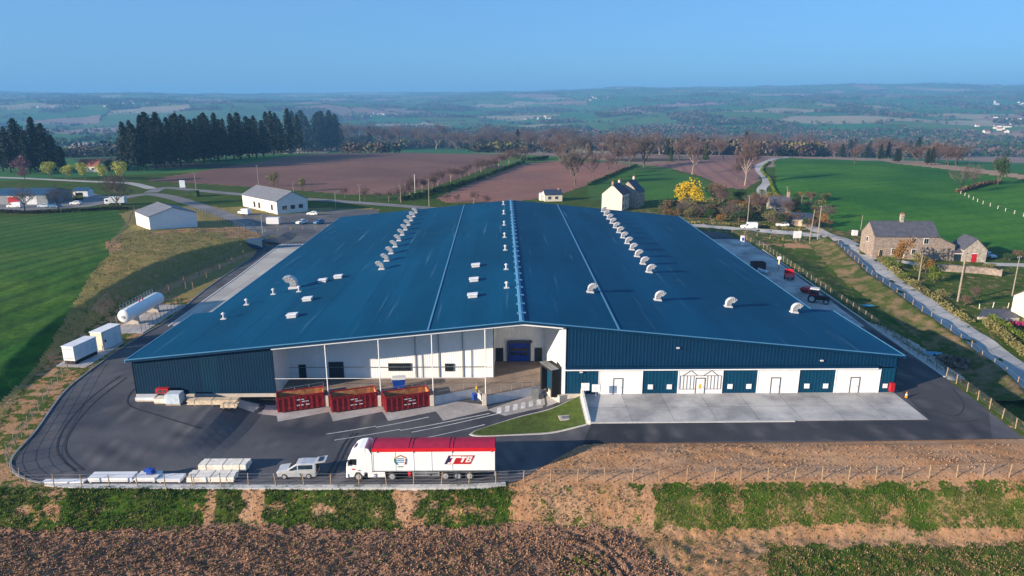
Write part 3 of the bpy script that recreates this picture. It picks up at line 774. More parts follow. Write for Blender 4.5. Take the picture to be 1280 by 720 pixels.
# --- sawtooth loading platform
TH = R(25); UX, UY = math.cos(TH), math.sin(TH); NX, NY = math.sin(TH), -math.cos(TH)
YC = 89.55; SPC = 7.42; COLS = [-32.2+SPC*i for i in range(5)]
TA = SPC*UX; TB = SPC*NX
edge = []
for c in COLS[:-1]: edge += [(c, YC), (c+UX*TA, YC+UY*TA)]
c = COLS[4]; edge += [(c, YC), (c+UX*9.35, YC+UY*9.35)]
DW0 = edge[-1]; DW1 = (DW0[0]+NX*4.6, DW0[1]+NY*4.6)       # right-hand dock face
plat_poly = edge+[(9.2, YC+3.2), (9.2, 106), (-32.2, 106)]
m = MB(); m.prism([(p[0], p[1]) for p in plat_poly], -1.6, 0.0, axis='z')
pf = hp(m, 'loading_platform', [MT['retaining_wall'], MT['platform_floor']])
for p in pf.data.polygons:
    if p.normal.z > .9: p.material_index = 1
# concrete plinth below the front walls
m = MB(); m.box(BX0, -32.2, BY0-.10, BY0+.3, -.1, .42); hp(m, 'plinth', MT['concrete_pale']); m = MB(); m.box(8.45, 11.0, BY0-.12, BY0+.3, -1.3, .10); hp(m, 'plinth', MT['concrete_pale'])
# --- walls
m = MB(); ribwall(m, (BX0, BY0), (-42.4, BY0), .42, under, .4, .018); hp(m, 'wall', MT['box_cladding']); m = MB(); ribwall(m, (-40.1, BY0), (-32.2, BY0), .42, under, .4, .018); hp(m, 'wall', MT['box_cladding']); m = MB(); ribwall(m, (-50.2, BY1), (-48.7, YN), 0, lambda x: rz_(x)-.345); ribwall(m, (-48.7, YN-.1), (BX0, YN-.1), 0, under); ribwall(m, (BX0, YN-.1), (BX0, BY0), 0, rz_(BX0)-.345)
hp(m, 'wall', MT['blue_cladding'])
m = MB(); ribwall(m, (-42.4, BY0), (-40.1, BY0), .42, under, .4, .02); hp(m, 'lighter_panel', MT['pale_panel_blue'])  # opaque wall strip in a slightly lighter blue than its neighbours
m = MB(); ribwall(m, (-32.2, BY0), (-32.2, 96.5), 0, under(-32.2), .5); hp(m, 'wall', MT['white_cladding'])
m = MB(); ribwall(m, (-32.2, 96.5), (-1.4, 96.5), 0, under, .33, .015); hp(m, 'wall', MT['white_cladding'])
m = MB(); ribwall(m, (-1.4, 96.5), (-1.4, 103.2), 0, under(-1.4)); ribwall(m, (-1.4, 103.2), (6.6, 103.2), 0, under); ribwall(m, (6.6, 103.2), (8.4, 90.0), 0, lambda x: under(x)); hp(m, 'wall', MT['white_cladding'])
m = MB(); m.box(8.25, 8.75, BY0-.16, BY0+.0, 0.1, under(8.6)); hp(m, 'corner_trim', MT['white_trim'])
LIP = 3.92
m = MB(); ribwall(m, (8.76, BY0), (BX1, BY0), LIP, under, .5); ribwall(m, (BX1, BY0), (BX1, YN-.1), 0, rz_(BX1)-.345); ribwall(m, (BX1, YN-.1), (52.1, YN-.1), 0, under); ribwall(m, (52.1, YN), (54.9, BY1), 0, lambda x: rz_(x)-.345); hp(m, 'wall', MT['blue_cladding'])
m = MB(); ribwall(m, (54.9, BY1), (-50.2, BY1), 0, under); hp(m, 'wall', MT['blue_cladding'])
m = MB(); m.box(8.76, BX1-2.9, BY0-.42, BY0-.0, LIP-.20, LIP-.02); hp(m, 'rain_lip', MT['white_trim'])
m = MB(); m.box(8.76, BX1-2.9, BY0-.40, BY0-.05, LIP-.02, LIP+.32)
for k in range(150):
    x = 9.2+k*.29
    if x < BX1-3.2: m.box(x, x+.05, BY0-.36, BY0-.3, LIP+.32, LIP+.5)
hp(m, 'lip_gutter', MT['blue_cladding'])
m = MB(); m.box(8.76, BX1-.2, BY0-.06, BY0+.12, 0, .06); hp(m, 'sill', MT['concrete_pale'])
# white door panels and blue infill panels of the right front, from the photograph's edges
DX = [(748,803),(847,903),(946,998),(1043,1099)]
def fx(px): x, y, k = ray(px, 478); return x*BY0/y
doors = [(fx(a), fx(b)) for a, b in DX]
prev = 8.76
def white_door(x0, x1, art):
    mb = MB(); mb.box(x0+.12, x1-.12, BY0-.10, BY0+.05, .06, LIP-.22)
    d = hp(mb, 'sectional_door', MT['white_paint'])
    for xa in (x0, x1-.12):
        mb = MB(); mb.box(xa, xa+.12, BY0-.13, BY0+.02, .06, LIP-.205)
        mb.v = [(a, b-BY0, c) for a, b, c in mb.v]; mb.build('frame', MT['white_trim'], d)
    w = 1.18; cx = (x0+x1)/2 if art else (x0+x1)/2-.35
    mb = MB(); z1 = 2.35
    mb.box(cx-w/2-.1, cx-w/2, BY0-.16, BY0-.095, .06, z1); mb.box(cx+w/2, cx+w/2+.1, BY0-.16, BY0-.095, .06, z1); mb.box(cx-w/2-.1, cx+w/2+.1, BY0-.16, BY0-.095, z1, z1+.12)
    mb.v = [(a, b-BY0, c) for a, b, c in mb.v]; mb.build('door_frame', MT['dark_frame'], d)
    mb = MB(); mb.box(cx-w/2, cx+w/2, BY0-.13, BY0-.101, .08, z1)
    mb.v = [(a, b-BY0, c) for a, b, c in mb.v]; mb.build('personnel_door', MT['white_paint'], d)
    mb = MB(); mb.box(cx+w/2-.22, cx+w/2-.1, BY0-.18, BY0-.131, 1.02, 1.08)
    mb.v = [(a, b-BY0, c) for a, b, c in mb.v]; mb.build('handle', MT['dark_frame'], d)
    if art:           # black line drawing of two gabled sheds on the door leaf
        mb = MB(); yy = BY0-.15
        def ln(a, b, r=.035): mb.tube([(a[0], yy, a[1]), (b[0], yy, b[1])], r, 4)
        l, r_ = x0+.28, x1-.28; mid = (l+r_)/2
        ln((l, 2.8), (r_, 2.8)); ln((l, .75), (cx-w/2-.1, .75)); ln((cx+w/2+.1, .75), (r_, .75)); ln((l, .75), (l, 2.8)); ln((r_, .75), (r_, 2.8))
        for a in (l+.35, mid+.35):
            ln((a, 2.8), (a+1.15, 3.6)); ln((a+1.15, 3.6), (a+2.1, 2.8)); ln((a+1.15, 3.6), (a+1.15+.5, 3.6))
        for k in range(1, 12):
            x = l+(r_-l)*k/12
            if abs(x-cx) > w/2+.15: ln((x, .75), (x, 2.8), .025)
        mb.v = [(a, b-BY0, c) for a, b, c in mb.v]; mb.build('line_drawing', MT['dark_frame'], d)
        mb = MB(); mb.box(cx-.18, cx+.14, BY0-.155, BY0-.131, .8, 1.5)
        mb.v = [(a, b-BY0, c) for a, b, c in mb.v]; mb.build('poster', MT['yellow_paint'], d)
for i, (a, b) in enumerate(doors):
    m = MB(); ribwall(m, (prev+.02, BY0), (a-.02, BY0), .06, LIP-.205, .5); q = hp(m, 'wall', MT['blue_cladding_pale'])
    for xx in ((prev+a)/2-1.35, (prev+a)/2+1.35):
        if a-prev < 3: continue
        if i == 0: continue
        m = MB(); m.rbox(xx-.36, xx+.36, BY0-.14, BY0-.048, .75, 1.47, .01); hp(m, 'notice_board', MT['sign_white'])
    white_door(a, b, i == 1); prev = b
m = MB(); ribwall(m, (prev+.02, BY0), (BX1, BY0), .06, LIP-.205, .5); hp(m, 'wall', MT['blue_cladding_pale'])
m = MB(); m.rbox(prev+.55, prev+1.2, BY0-.14, BY0-.048, .75, 1.4, .01); hp(m, 'notice_board', MT['sign_white'])
for x, z in ((24.5, 7.0), (11.0, 3.45), (45.0, 5.0)):
    m = MB(); m.rbox(x-.22, x+.22, BY0-.3, BY0-.05, z-.1, z+.1, .03); hp(m, 'floodlight', MT['vent_white'])
# --- recess windows and doors
def opening(name, x0, x1, z0, z1, y, n=1, mat='dark_glass'):
    mb = MB(); mb.box(x0-.07, x1+.07, y-.10, y-.02, z0-.07, z1+.07); fr = hp(mb, name, MT['dark_frame'])
    for k in range(n):
        mb = MB(); a = x0+(x1-x0)*k/n+.04; b = x0+(x1-x0)*(k+1)/n-.04
        mb.box(a, b, y-.125, y-.101, z0, z1); mb.v = [(p, q-BY0, c) for p, q, c in mb.v]; mb.build('pane' if mat == 'dark_glass' else 'leaf', MT[mat], fr)
opening('door', -30.7, -29.75, 0, 2.15, 96.5-.05, 1, 'dark_door')
opening('sectional_door', -26.2, -24.1, 0, 2.55, 96.5-.05, 1, 'dark_door')
opening('window', -17.25, -14.0, 1.2, 2.3, 96.5-.05, 3)
opening('window', -8.75, -7.55, 1.1, 2.2, 96.5-.05, 1)
opening('door', -1.15, -.05, 0, 2.2, 103.15, 1, 'dark_door')
opening('door', 5.1, 6.15, 0, 2.2, 103.15, 1, 'dark_door')
m = MB(); m.box(.85, 4.15, 102.95, 103.1, .05, 3.15); bd = hp(m, 'sectional_door', MT['door_blue'])
m = MB(); m.box(.7, 4.6, 102.72, 103.1, 3.2, 3.55); m.box(.62, .84, 102.8, 103.1, .0, 3.3); m.box(4.16, 4.4, 102.8, 103.1, .0, 3.3); m.v = [(a, b-BY0, c) for a, b, c in m.v]; m.build('door_frame', MT['dark_frame'], bd)
for k in range(3):
    for j in range(2):
        m = MB(); m.box(1.1+k*1.0, 1.95+k*1.0, 102.90, 102.949, 1.05+j*.72, 1.55+j*.72); m.v = [(a, b-BY0, c) for a, b, c in m.v]; m.build('pane', MT['dark_glass'], bd)
for k in range(4):
    m = MB(); m.box(.86, 4.14, 102.93, 102.949, .55+k*.68-.02, .55+k*.68+.02); m.v = [(a, b-BY0, c) for a, b, c in m.v]; m.build('seam', MT['dark_frame'], bd)
# columns, rails, beam
for c in COLS[1:]:
    m = MB(); m.tube([(c, YC+.2, 0), (c, YC+.2, under(c)-.0)], .075, 10); hp(m, 'column', MT['white_trim'])
    m = MB(); m.rbox(c-.5, c+.15, YC-.45, YC+.1, -1.3, .35, .04); hp(m, 'column_base', MT['concrete_pale'])
m = MB()
for xa, xb in ((-32.2, RX), (RX, 8.3)):
    v = []
    for x in (xa, xb):
        for z in (rz_(x)-.6, rz_(x)-.345):
            for y in (BY0-.45, BY0-.1): v.append((x, y, z))
    m.add(v, [(0,1,3,2),(4,6,7,5),(0,2,6,4),(1,5,7,3),(2,3,7,6),(0,4,5,1)])
hp(m, 'eaves_beam', MT['white_trim'])
for z in (2.75, 1.9):
    m = MB(); m.box(-32.1, COLS[4], 96.0 if z < 2 else YC+.1, 96.08 if z < 2 else YC+.16, z-.03, z+.03)
    hp(m, 'cross_rail', MT['white_trim'] if z > 2 else MT['grey_metal'])
for xa in (-9.8, -13.3, -6.2):
    m = MB(); m.box(xa, xa+.2, 96.36, 96.44, 0, 9.0); hp(m, 'downpipe', MT['steel'])
# railing along the platform edge
def railing(pts, h=1.0, sp=1.6):
    mb = MB()
    for (ax, ay), (bx, by) in zip(pts[:-1], pts[1:]):
        n = max(1, int(math.hypot(bx-ax, by-ay)/sp))
        for k in range(n+1):
            x, y = ax+(bx-ax)*k/n, ay+(by-ay)*k/n; mb.tube([(x, y, 0), (x, y, h)], .028, 5)
        for z in (h, h*.55): mb.tube([(ax, ay, z), (bx, by, z)], .024, 5)
    return mb
for i in range(4):
    a = edge[2*i]; b = edge[2*i+1]
    o_ = (-NX*.15, -NY*.15)
    hp(railing([(a[0]+.6+o_[0], a[1]+.3+o_[1]), (b[0]+o_[0], b[1]+o_[1])]), 'railing', MT['steel'])
a = edge[8]; b = edge[9]; hp(railing([(a[0]+.6, a[1]+.42), (b[0]-.1, b[1]+.1)]), 'railing', MT['steel'])
# dock levellers on the short tooth faces, bumpers, yellow edges
for i in range(4):
    q = edge[2*i+1]; n_ = edge[2*i+2] if 2*i+2 < len(edge) else q
    mx, my = (q[0]+n_[0])/2, (q[1]+n_[1])/2
    m = MB(); m.obox((mx-UX*.02, my-UY*.02), (NX, NY), 2.2, .12, -.55, .03); lv = hp(m, 'dock_leveller', MT['grey_metal'])
    for s in (-1, 1):
        m = MB(); m.obox((mx+NX*s*1.25-UX*.1, my+NY*s*1.25-UY*.1), (NX, NY), .22, .2, -.55, -.05); m.v = [(a, b-BY0, c) for a, b, c in m.v]; m.build('bumper', MT['rubber'], lv)
    if i == 3:
        m = MB(); m.obox((q[0]-UX*.05, q[1]-UY*.05), (NX, NY), .35, .16, -1.05, .25); hp(m, 'edge_guard', MT['yellow_paint'])
# dock shelter on the right oblique wall
mx, my = (DW0[0]+DW1[0])/2+.05, (DW0[1]+DW1[1])/2
def dk(mb, s0, s1, d0, d1, z0, z1, mi=0):      # along the face, outwards
    v = []
    for z in (z0, z1):
        for d in (d0, d1):
            for s in (s0, s1): v.append((mx+NX*s-UX*d, my+NY*s-UY*d, z))
    mb.add(v, [(0,2,3,1),(4,5,7,6),(0,1,5,4),(1,3,7,5),(3,2,6,7),(2,0,4,6)], mi)
m = MB(); dk(m, -2.3, 2.3, -1.6, 0, -1.5, 0.0); hp(m, 'dock_wall', MT['concrete_pale'])
m = MB(); dk(m, -1.75, -1.35, .0, .95, -.25, 3.5); dk(m, 1.35, 1.75, .0, .95, -.25, 3.5); dk(m, -1.75, 1.75, .0, .95, 3.505, 3.9); dk(m, -1.75, 1.75, -.9, 0, -.2, 3.9)
sh = hp(m, 'dock_shelter', MT['rubber'])
m = MB(); dk(m, -1.34, 1.34, .004, .03, .05, 3.2); m.v = [(a, b-BY0, c) for a, b, c in m.v]; m.build('door_leaf', MT['blue_cladding_pale'], sh)
m = MB(); dk(m, -1.85, 1.85, -.1, 1.05, 3.905, 3.98); m.v = [(a, b-BY0, c) for a, b, c in m.v]; m.build('shelter_top', MT['grey_metal'], sh)
m = MB(); dk(m, -1.3, -1.0, .05, .25, -.6, 0); dk(m, 1.0, 1.3, .05, .25, -.6, 0); m.v = [(a, b-BY0, c) for a, b, c in m.v]; m.build('bumper', MT['rubber'], sh)
m = MB()      # low steps beside the shelter
for k in range(5): m.box(4.3+k*.01, 5.3, 91.0+k*.28, 91.25+k*.28, -1.25, -1.0+k*.2)
m.v = [(a-.2, b+.2, c) for a, b, c in m.v]; hp(m, 'steps', MT['grey_metal'])
# ramp wall between grass and apron
m = MB(); m.box(11.0, 11.34, 80.9, BY0-.2, -1.3, .95); m.v = [(a, b, c if c < 0 else (.25+.7*(b-80.9)/8.9)) for a, b, c in m.v]; hp(m, 'apron_wall', MT['render_white'])
# --- roof ventilators
def cowl(base_w=1.35, h=1.0, r=1.0):
    """gooseneck: a box base and a square duct bent over, opening towards +x; returns base mesh, hood mesh"""
    b = MB(); b.rbox(-base_w*.75, base_w*.75, -base_w*.62, base_w*.62, -.35, .32, .05); b.rbox(-base_w*.5, base_w*.5, -base_w*.5, base_w*.5, .3, .5, .04)
    hd = MB(); rings = []; w = base_w/2
    n = 11
    for i in range(n):
        t = R(180-i*12.8)                    # from vertical to tipping down
        c = Vector((w+.35, 0, h)); ri, ro = .35, .35+base_w
        wy = w*(1+.12*i/n)
        rings.append([(c.x+math.cos(t)*ri, -wy, c.z+math.sin(t)*ri), (c.x+math.cos(t)*ri, wy, c.z+math.sin(t)*ri), (c.x+math.cos(t)*ro, wy, c.z+math.sin(t)*ro*.92), (c.x+math.cos(t)*ro, -wy, c.z+math.sin(t)*ro*.92)])
    r0 = [(p[0], p[1], .45) for p in rings[0]]
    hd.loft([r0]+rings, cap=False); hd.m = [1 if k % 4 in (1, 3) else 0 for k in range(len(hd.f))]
    for i in range(0, n, 2):                 # stiffening ribs on the outside
        q = rings[i]
        for p0, p1 in ((q[0], q[3]), (q[3], q[2]), (q[2], q[1])): hd.tube([p0, p1], .045, 4)
    mo = MB(); q = rings[-2]; mo.add(q, [(0,1,2,3)])
    return b, hd, mo
def place_cowl(o, x, y, face):
    o.location = (x, y-BY0, rz_(x)); o.rotation_euler = (0, 0, 0 if face > 0 else math.pi)
b, hd, mo = cowl()
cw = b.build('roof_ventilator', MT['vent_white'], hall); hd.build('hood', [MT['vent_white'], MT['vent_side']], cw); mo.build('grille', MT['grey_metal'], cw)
spots = []
for i in range(11): spots.append((-23.9-2.3*i/10, 131.5+7.35*i, -1))
for i in range(13): spots.append((28.2+2.4*i/12, 127.8+7.1*i, 1))
spots = [s for s in spots if s[1] < BY1-1.5]
spots += [(14.4, 108.6, 1), (25.4, 107.5, 1), (37.1, 107.4, 1), (48.2, 107.6, 1), (-38.7, 122.8, -1)]
for i, (x, y, f) in enumerate(spots):
    o = cw if i == 0 else copy_tree(cw, hall)
    place_cowl(o, x, y, f)
    sc_ = .58+.08*_h(np.array([float(i)]), np.array([2.0]), 1)[0]*.5
    o.scale = (sc_,)*3 if i < len(spots)-1 else (.9,)*3
# square roof lights
b = MB(); b.rbox(-.75, .75, -.6, .6, -.3, .42, .04); hb = b.build('roof_hatch', MT['vent_white'], hall)
b = MB(); b.rbox(-.85, .85, -.7, .7, .42, .56, .05); b.build('lid', MT['panel_pale'], hb)
for i, (x, y) in enumerate([(-33.4,112.7),(-33.2,103.2),(-34.1,125.6),(-31.6,127.6),(-5.1,125.7),(-5.0,114.8),(-4.8,104.6),(-27.0,203.0)]):
    o = hb if i == 0 else copy_tree(hb, hall); o.location = (x, y-BY0, rz_(x)); o.rotation_euler = (0, R(-5.5 if x < RX else 5.5), 0)
# small pipe vents near the ridge
b = MB(); b.tube([(0,0,-.2),(0,0,.9)], .16, 8); b.rbox(-.45,.45,-.35,.35,-.2,.12,.03); pv = b.build('pipe_vent', MT['vent_white'], hall)
b = MB(); b.tube([(0,0,.85),(0,0,.95),(0,0,1.15)], [.36,.34,.05], 10); b.build('cap', MT['vent_white'], pv)
for i, (x, y) in enumerate([(.2,204),(.3,186),(.35,168),(.4,152),(.5,138),(.6,121),(.6,108),(-41.5,119.5),(-36.9,119.6),(-44.3,113.8),(-45.2,106.0)]):
    o = pv if i == 0 else copy_tree(pv, hall); o.location = (x, y-BY0, rz_(x))

# ------------------------------------------------------------------ yard markings, pads, island
def pad(pts, z=.02, mat='concrete', nm='concrete_pad'): return drape(nm, pts, zmark, MT[mat], 1.0, z)
pts = []
for i, c in enumerate(COLS[:4]):
    pass
outer = []
for i in range(4):
    c = COLS[i]+SPC
    q = (c+.1-UX*7.3, YC-UY*7.3)
    outer += [(q[0]-NX*(-.3), q[1]), (q[0]+NX*2.0, q[1]+NY*2.0)]
    outer += [(c+NX*2.0-UX*.4, YC+NY*2.0-UY*.4)] if i < 3 else [(c+NX*1.8-UX*.4, YC+NY*1.8-UY*.4)]
pad([(-51.2,89.6),(-40,88.6),(-36.5,87.6)]+outer+[(-2.4,89.6),(-10,91.8),(-20,91.8),(-32.3,91.5),(-32.4,89.85)], .02)
pad([(-2.3,88.0),(.2,86.0),(8.6,90.0),(8.4,91.5),(5.9,94.2)], .02)
def line(a, b, w=.16, z=.035): drape('road_marking', ribbon_poly([a, b], w), zmark, MT['line_paint'], 1.2, z)
for a, b in [((407.7,538),(470,528)),((470,528),(536,516.5)),((418,548),(500,532.5)),((500,532.5),(612,512)),((514,535.4),(626,511.5)),((524,546.5),(606,526))]:
    line(P(a[0], a[1], -.6), P(b[0], b[1], -.8))
for k in range(6):            # broad bars leading to the dock
    s = 1.0+k*1.25; c0 = (-1.9+UX*s+NX*.3, 88.4+UY*s+NY*.3)
    drape('road_marking', [(c0[0], c0[1]), (c0[0]+UX*.72, c0[1]+UY*.72), (c0[0]+UX*.72+NX*1.7-UX*.9, c0[1]+UY*.72+NY*1.7-UY*.9), (c0[0]+NX*1.7-UX*.9, c0[1]+NY*1.7-UY*.9)], zmark, MT['line_paint'], 1.0, .04)
for k in range(9):            # zebra at the far end of the left apron
    x = -66.0+k*1.0
    drape('road_marking', [(x, 196.2), (x+.5, 196.2), (x+1.3, 199.4), (x+.8, 199.4)], lambda a, b: 0*a, MT['line_paint'], 2, .012)
isl = smooth([P(*q, z) for q, z in (((586.5,536.5),-.3),((600,530),-.5),((650,516),-.8),((700,506),-.9),((726,500.5),-1.0))], 4)+[Vector((10.95,89.6)), Vector((10.95,80.9))]+smooth([P(732,531,-.2), P(690,534.5,-.2), P(640,537.5,-.25), P(598,539.5,-.28), P(586.5,536.5,-.3)], 3)[:-1]
ctr = Vector((6.0, 83.3))
drape('kerb', [tuple(p) for p in isl], zmark, MT['kerb'], 1.0, .10, edge=.25)
drape('grass_island', [tuple(p+(ctr-p).normalized()*.32) for p in isl], zmark, MT['grass_island'], .7, .16)
# front kerb of the yard, left kerb
kp = smooth([P(*q) for q in ((632,605.5),(560,608.5),(330,609),(180,608.5),(90,607.5),(45,602.5),(21,593),(13,581),(20,566),(45,538.5),(79,491.5),(111,464.5),(149,437.5),(182,416.5),(213,398.5),(261,358.5),(315,322.5))], 5)
kf = [p for p in kp if p.x > -50.5]; kl = [p for p in kp if p.x <= -49.9]
drape('kerb', ribbon_poly(kf, .75), lambda a, b: 0*a, MT['kerb'], 1.5, .10, edge=.3)
drape('kerb', ribbon_poly(kl, .24), lambda a, b: 0*a, MT['kerb_dark'], 1.5, .11, edge=.3)
kp = smooth([P(*q) for q in ((735,553),(1000,551.5),(1275,547.5),(1181,471.5),(1081,401),(953,312))], 1)
drape('kerb', ribbon_poly(kp[3:], .3), lambda a, b: 0*a, MT['kerb'], 3, .09, edge=.2)
# ------------------------------------------------------------------ vehicles
def wheel(parent, x, y, r, w, face, hub='rim'):
    """a wheel at (x, y): y is the outer face; face = -1 outer side towards -y"""
    m = MB(); y2 = y-face*w
    m.tube([(x, y, r), (x, y+(y2-y)*.12, r), (x, y2-(y2-y)*.12, r), (x, y2, r)], [r*.93, r, r, r*.93], 20)
    t = m.build('wheel', MT['tyre'], parent, smooth=False)
    m = MB(); m.disc((x, y+face*.012, r), (0, 1, 0), r*.62, .05, 16); m.disc((x, y+face*.03, r), (0, 1, 0), r*.2, .08, 10); m.build('rim', MT[hub], t)
    return t
def car(name, loc, rz, kind, paint, label, cat, group=None, open_gate=False, detail=True):
    c = empty(name, loc, rz, label, cat, group)
    # stations: x, z under, shoulder z, roof z, half width, half width of the roof  (front at x = 0, heading -x)
    if kind == 'van':
        W = 1.0; S = [(0,.45,.75,.8,.80,.72),(.12,.3,.98,1.02,.93,.84),(1.0,.26,1.10,1.16,.99,.86),(1.75,.26,1.15,1.98,1.0,.86),(2.2,.26,1.18,2.12,1.0,.87),(5.1,.28,1.2,2.12,1.0,.87),(5.25,.36,1.18,2.02,.96,.85)]; win = [(1.12,2.05,.06,.80)]; wx = (.95,4.2); r = .34; scr = (2,3)
    elif kind == 'mpv':
        W = .9; S = [(0,.42,.70,.74,.68,.62),(.1,.28,.90,.94,.83,.74),(1.15,.22,1.02,1.07,.89,.78),(2.15,.22,1.06,1.70,.9,.71),(2.7,.22,1.08,1.78,.9,.72),(4.2,.24,1.10,1.75,.9,.72),(4.34,.34,1.08,1.62,.86,.70)]; win = [(1.35,2.25,.08,.86),(2.38,3.95,.12,.86)]; wx = (.85,3.5); r = .32; scr = (2,3)
    else:
        W = .88; S = [(0,.4,.62,.65,.66,.6),(.1,.26,.78,.82,.8,.72),(1.1,.2,.92,.96,.87,.76),(1.9,.2,.96,1.42,.88,.66),(2.4,.2,.97,1.48,.88,.67),(3.3,.2,.98,1.42,.88,.66),(3.95,.24,.96,1.02,.85,.74),(4.1,.34,.9,.93,.8,.7)]; win = [(1.4,2.3,.08,.86),(2.42,3.3,.1,.86)]; wx = (.8,3.25); r = .31; scr = (2,3)
    rings = [[(x,-hw*.96,zb),(x,-hw,zs*.55+zb*.45),(x,-hw*.985,zs),(x,-ht,zt-.06),(x,-ht*.88,zt),(x,ht*.88,zt),(x,ht,zt-.06),(x,hw*.985,zs),(x,hw,zs*.55+zb*.45),(x,hw*.96,zb)] for x,zb,zs,zt,hw,ht in S]
    m = MB(); m.loft(rings); b = m.build('body', paint, c, smooth=False)
    bev = b.modifiers.new('soft', 'BEVEL'); bev.width = .04; bev.segments = 2; bev.limit_method = 'ANGLE'; bev.angle_limit = R(25)
    def at_(x):
        xs = [s[0] for s in S]; return [float(np.interp(x, xs, [s[k] for s in S])) for k in range(6)]
    for x0, x1, lo, hi in win:
        for sgn in (-1, 1):
            q = []
            for x, f in ((x0, lo), (x1, lo), (x1, hi), (x0+(.35 if x0 < 1.5 else 0), hi)):
                _, zb, zs, zt, hw, ht = at_(x); zt -= .06
                q.append((x, sgn*(hw*.985+(ht-hw*.985)*f+.018), zs+(zt-zs)*f))
            mm = MB(); mm.add(q+[(a, d-sgn*.03, e) for a, d, e in q], [(0,1,2,3),(7,6,5,4),(0,4,5,1),(1,5,6,2),(2,6,7,3),(3,7,4,0)]); mm.build('window', MT['dark_glass'], c)
    def screen(i, j, nm):
        a, b2 = S[i], S[j]; q = []
        for s, f in ((a, .14), (b2, .0)):
            pass
        x0 = a[0]+(b2[0]-a[0])*.12; x1 = a[0]+(b2[0]-a[0])*.95
        for x, k in ((x0, -1), (x0, 1), (x1, 1), (x1, -1)):
            _, zb, zs, zt, hw, ht = at_(x); d = Vector((b2[3]-a[3], 0, -(b2[0]-a[0]))).normalized()
            if d.z > 0: d = -d
            if j > i: d = Vector((-(b2[3]-a[3]), 0, (b2[0]-a[0]))).normalized()
            else: d = Vector(((a[3]-b2[3])*-1, 0, abs(a[0]-b2[0]))).normalized()
            q.append((x+d.x*.02, k*ht*.84, zt+d.z*.02))
        mm = MB(); mm.add(q, [(0,1,2,3)]); mm.build(nm, MT['dark_glass'], c)
    screen(scr[0], scr[1], 'windscreen')
    for xx in wx:
        wheel(c, xx, -W-.005, r, .2, -1); wheel(c, xx, W+.005, r, .2, 1)
    if detail:
        for k in (-1, 1):
            mm = MB(); mm.rbox(-.015, .12, k*.62-.14, k*.62+.14, S[1][2]-.24, S[1][2]-.08, .02); mm.build('headlight', MT['panel_pale'], c)
            e = S[-1]; mm = MB(); mm.rbox(e[0]-.06, e[0]+.02, k*(e[4]-.1)-.06, k*(e[4]-.1)+.06, .75, 1.05, .015); mm.build('tail_light', MT['red_paint'], c)
            mm = MB(); mm.rbox(S[2][0]+.35, S[2][0]+.5, k*(W+.02)-.09, k*(W+.02)+.09, S[2][2]+.05, S[2][2]+.22, .03); mm.build('wing_mirror', MT['dark_frame'], c)
        mm = MB(); mm.rbox(-.03, .1, -.6, .6, .34, .5, .03); mm.build('bumper', MT['dark_frame'], c)
    if open_gate:
        e = S[-1]
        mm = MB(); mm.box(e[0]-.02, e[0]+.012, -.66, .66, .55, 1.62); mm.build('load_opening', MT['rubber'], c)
        mm = MB(); v = []
        for dx, dz in ((0, 1.80), (1.15, 1.98), (1.15, 1.90), (0, 1.72)):
            for y in (-.7, .7): v.append((4.2+dx, y, dz))
        mm.add(v, [(0,1,3,2),(4,5,7,6),(2,3,5,4),(0,6,7,1),(0,2,4,6),(1,7,5,3)]); tg = mm.build('tailgate', paint, c)
        mm = MB(); mm.box(4.5, 5.0, -.5, .5, 0, .01); mm.v = [(a, b_, 1.865+(a-4.2)*.155+z) for a, b_, z in mm.v]; mm.build('rear_window', MT['dark_glass'], tg)
    return c
car('estate_car', (-25.05, 68.45, .0), R(1.5), 'mpv', MT['van_silver'], 'silver people carrier with its tailgate raised, parked behind the truck by the front fence', 'car', open_gate=True)

# articulated lorry
trk = empty('articulated_truck', (-17.25, 67.15, 0), 0, 'white articulated truck with red tarpaulin roof, parked along the front fence', 'truck')
TW, TRD = MT['truck_white'], MT['truck_red']
m = MB(); prof = [(.12,.42),(.02,.7),(.0,1.35),(.10,2.05),(.30,2.75),(.55,3.05),(.95,3.62),(1.5,3.9),(2.2,3.98),(2.25,3.0),(2.25,1.0),(2.0,.98),(1.98,.6),(1.7,.6),(1.55,1.02),(1.1,1.02),(.9,.6),(.8,.42)]
m.prism(prof, .02, 2.48); cab = m.build('cab', TW, trk)
bv = cab.modifiers.new('soft', 'BEVEL'); bv.width = .06; bv.segments = 2; bv.limit_method = 'ANGLE'; bv.angle_limit = R(50)
m = MB(); m.add([(.118,.25,2.08),(.118,2.25,2.08),(.285,2.25,2.72),(.285,.25,2.72)], [(0,1,2,3)]); m.v = [(a-.025, b, c) for a, b, c in m.v]; m.build('windscreen', MT['dark_glass'], cab)
for y, s in ((.0, -1), (2.5, 1)):
    m = MB(); m.add([(.38,y,2.0),(1.15,y,1.92),(1.2,y,2.66),(.5,y,2.66)], [(0,1,2,3)]); m.build('side_window', MT['dark_glass'], cab)
    m = MB(); m.rbox(.25, .42, y-.16 if s < 0 else y, y if s < 0 else y+.16, 1.9, 2.6, .03); m.build('mirror', MT['dark_frame'], cab)
    m = MB(); m.prism([(2.25,1.0),(2.85,1.05),(2.85,3.2),(2.55,3.85),(2.25,3.95)], y-.0 if s < 0 else y-.07, y+.07 if s < 0 else y); m.build('side_fairing', TW, cab)
    m = MB(); m.box(.62, 1.0, y-.008 if s < 0 else y, y if s < 0 else y+.008, 1.35, 1.5); m.build('red_lettering', TRD, cab)
    m = MB(); m.box(1.3, 1.6, y-.01 if s < 0 else y, y if s < 0 else y+.01, 1.22, 1.32); m.build('door_handle', MT['dark_frame'], cab)
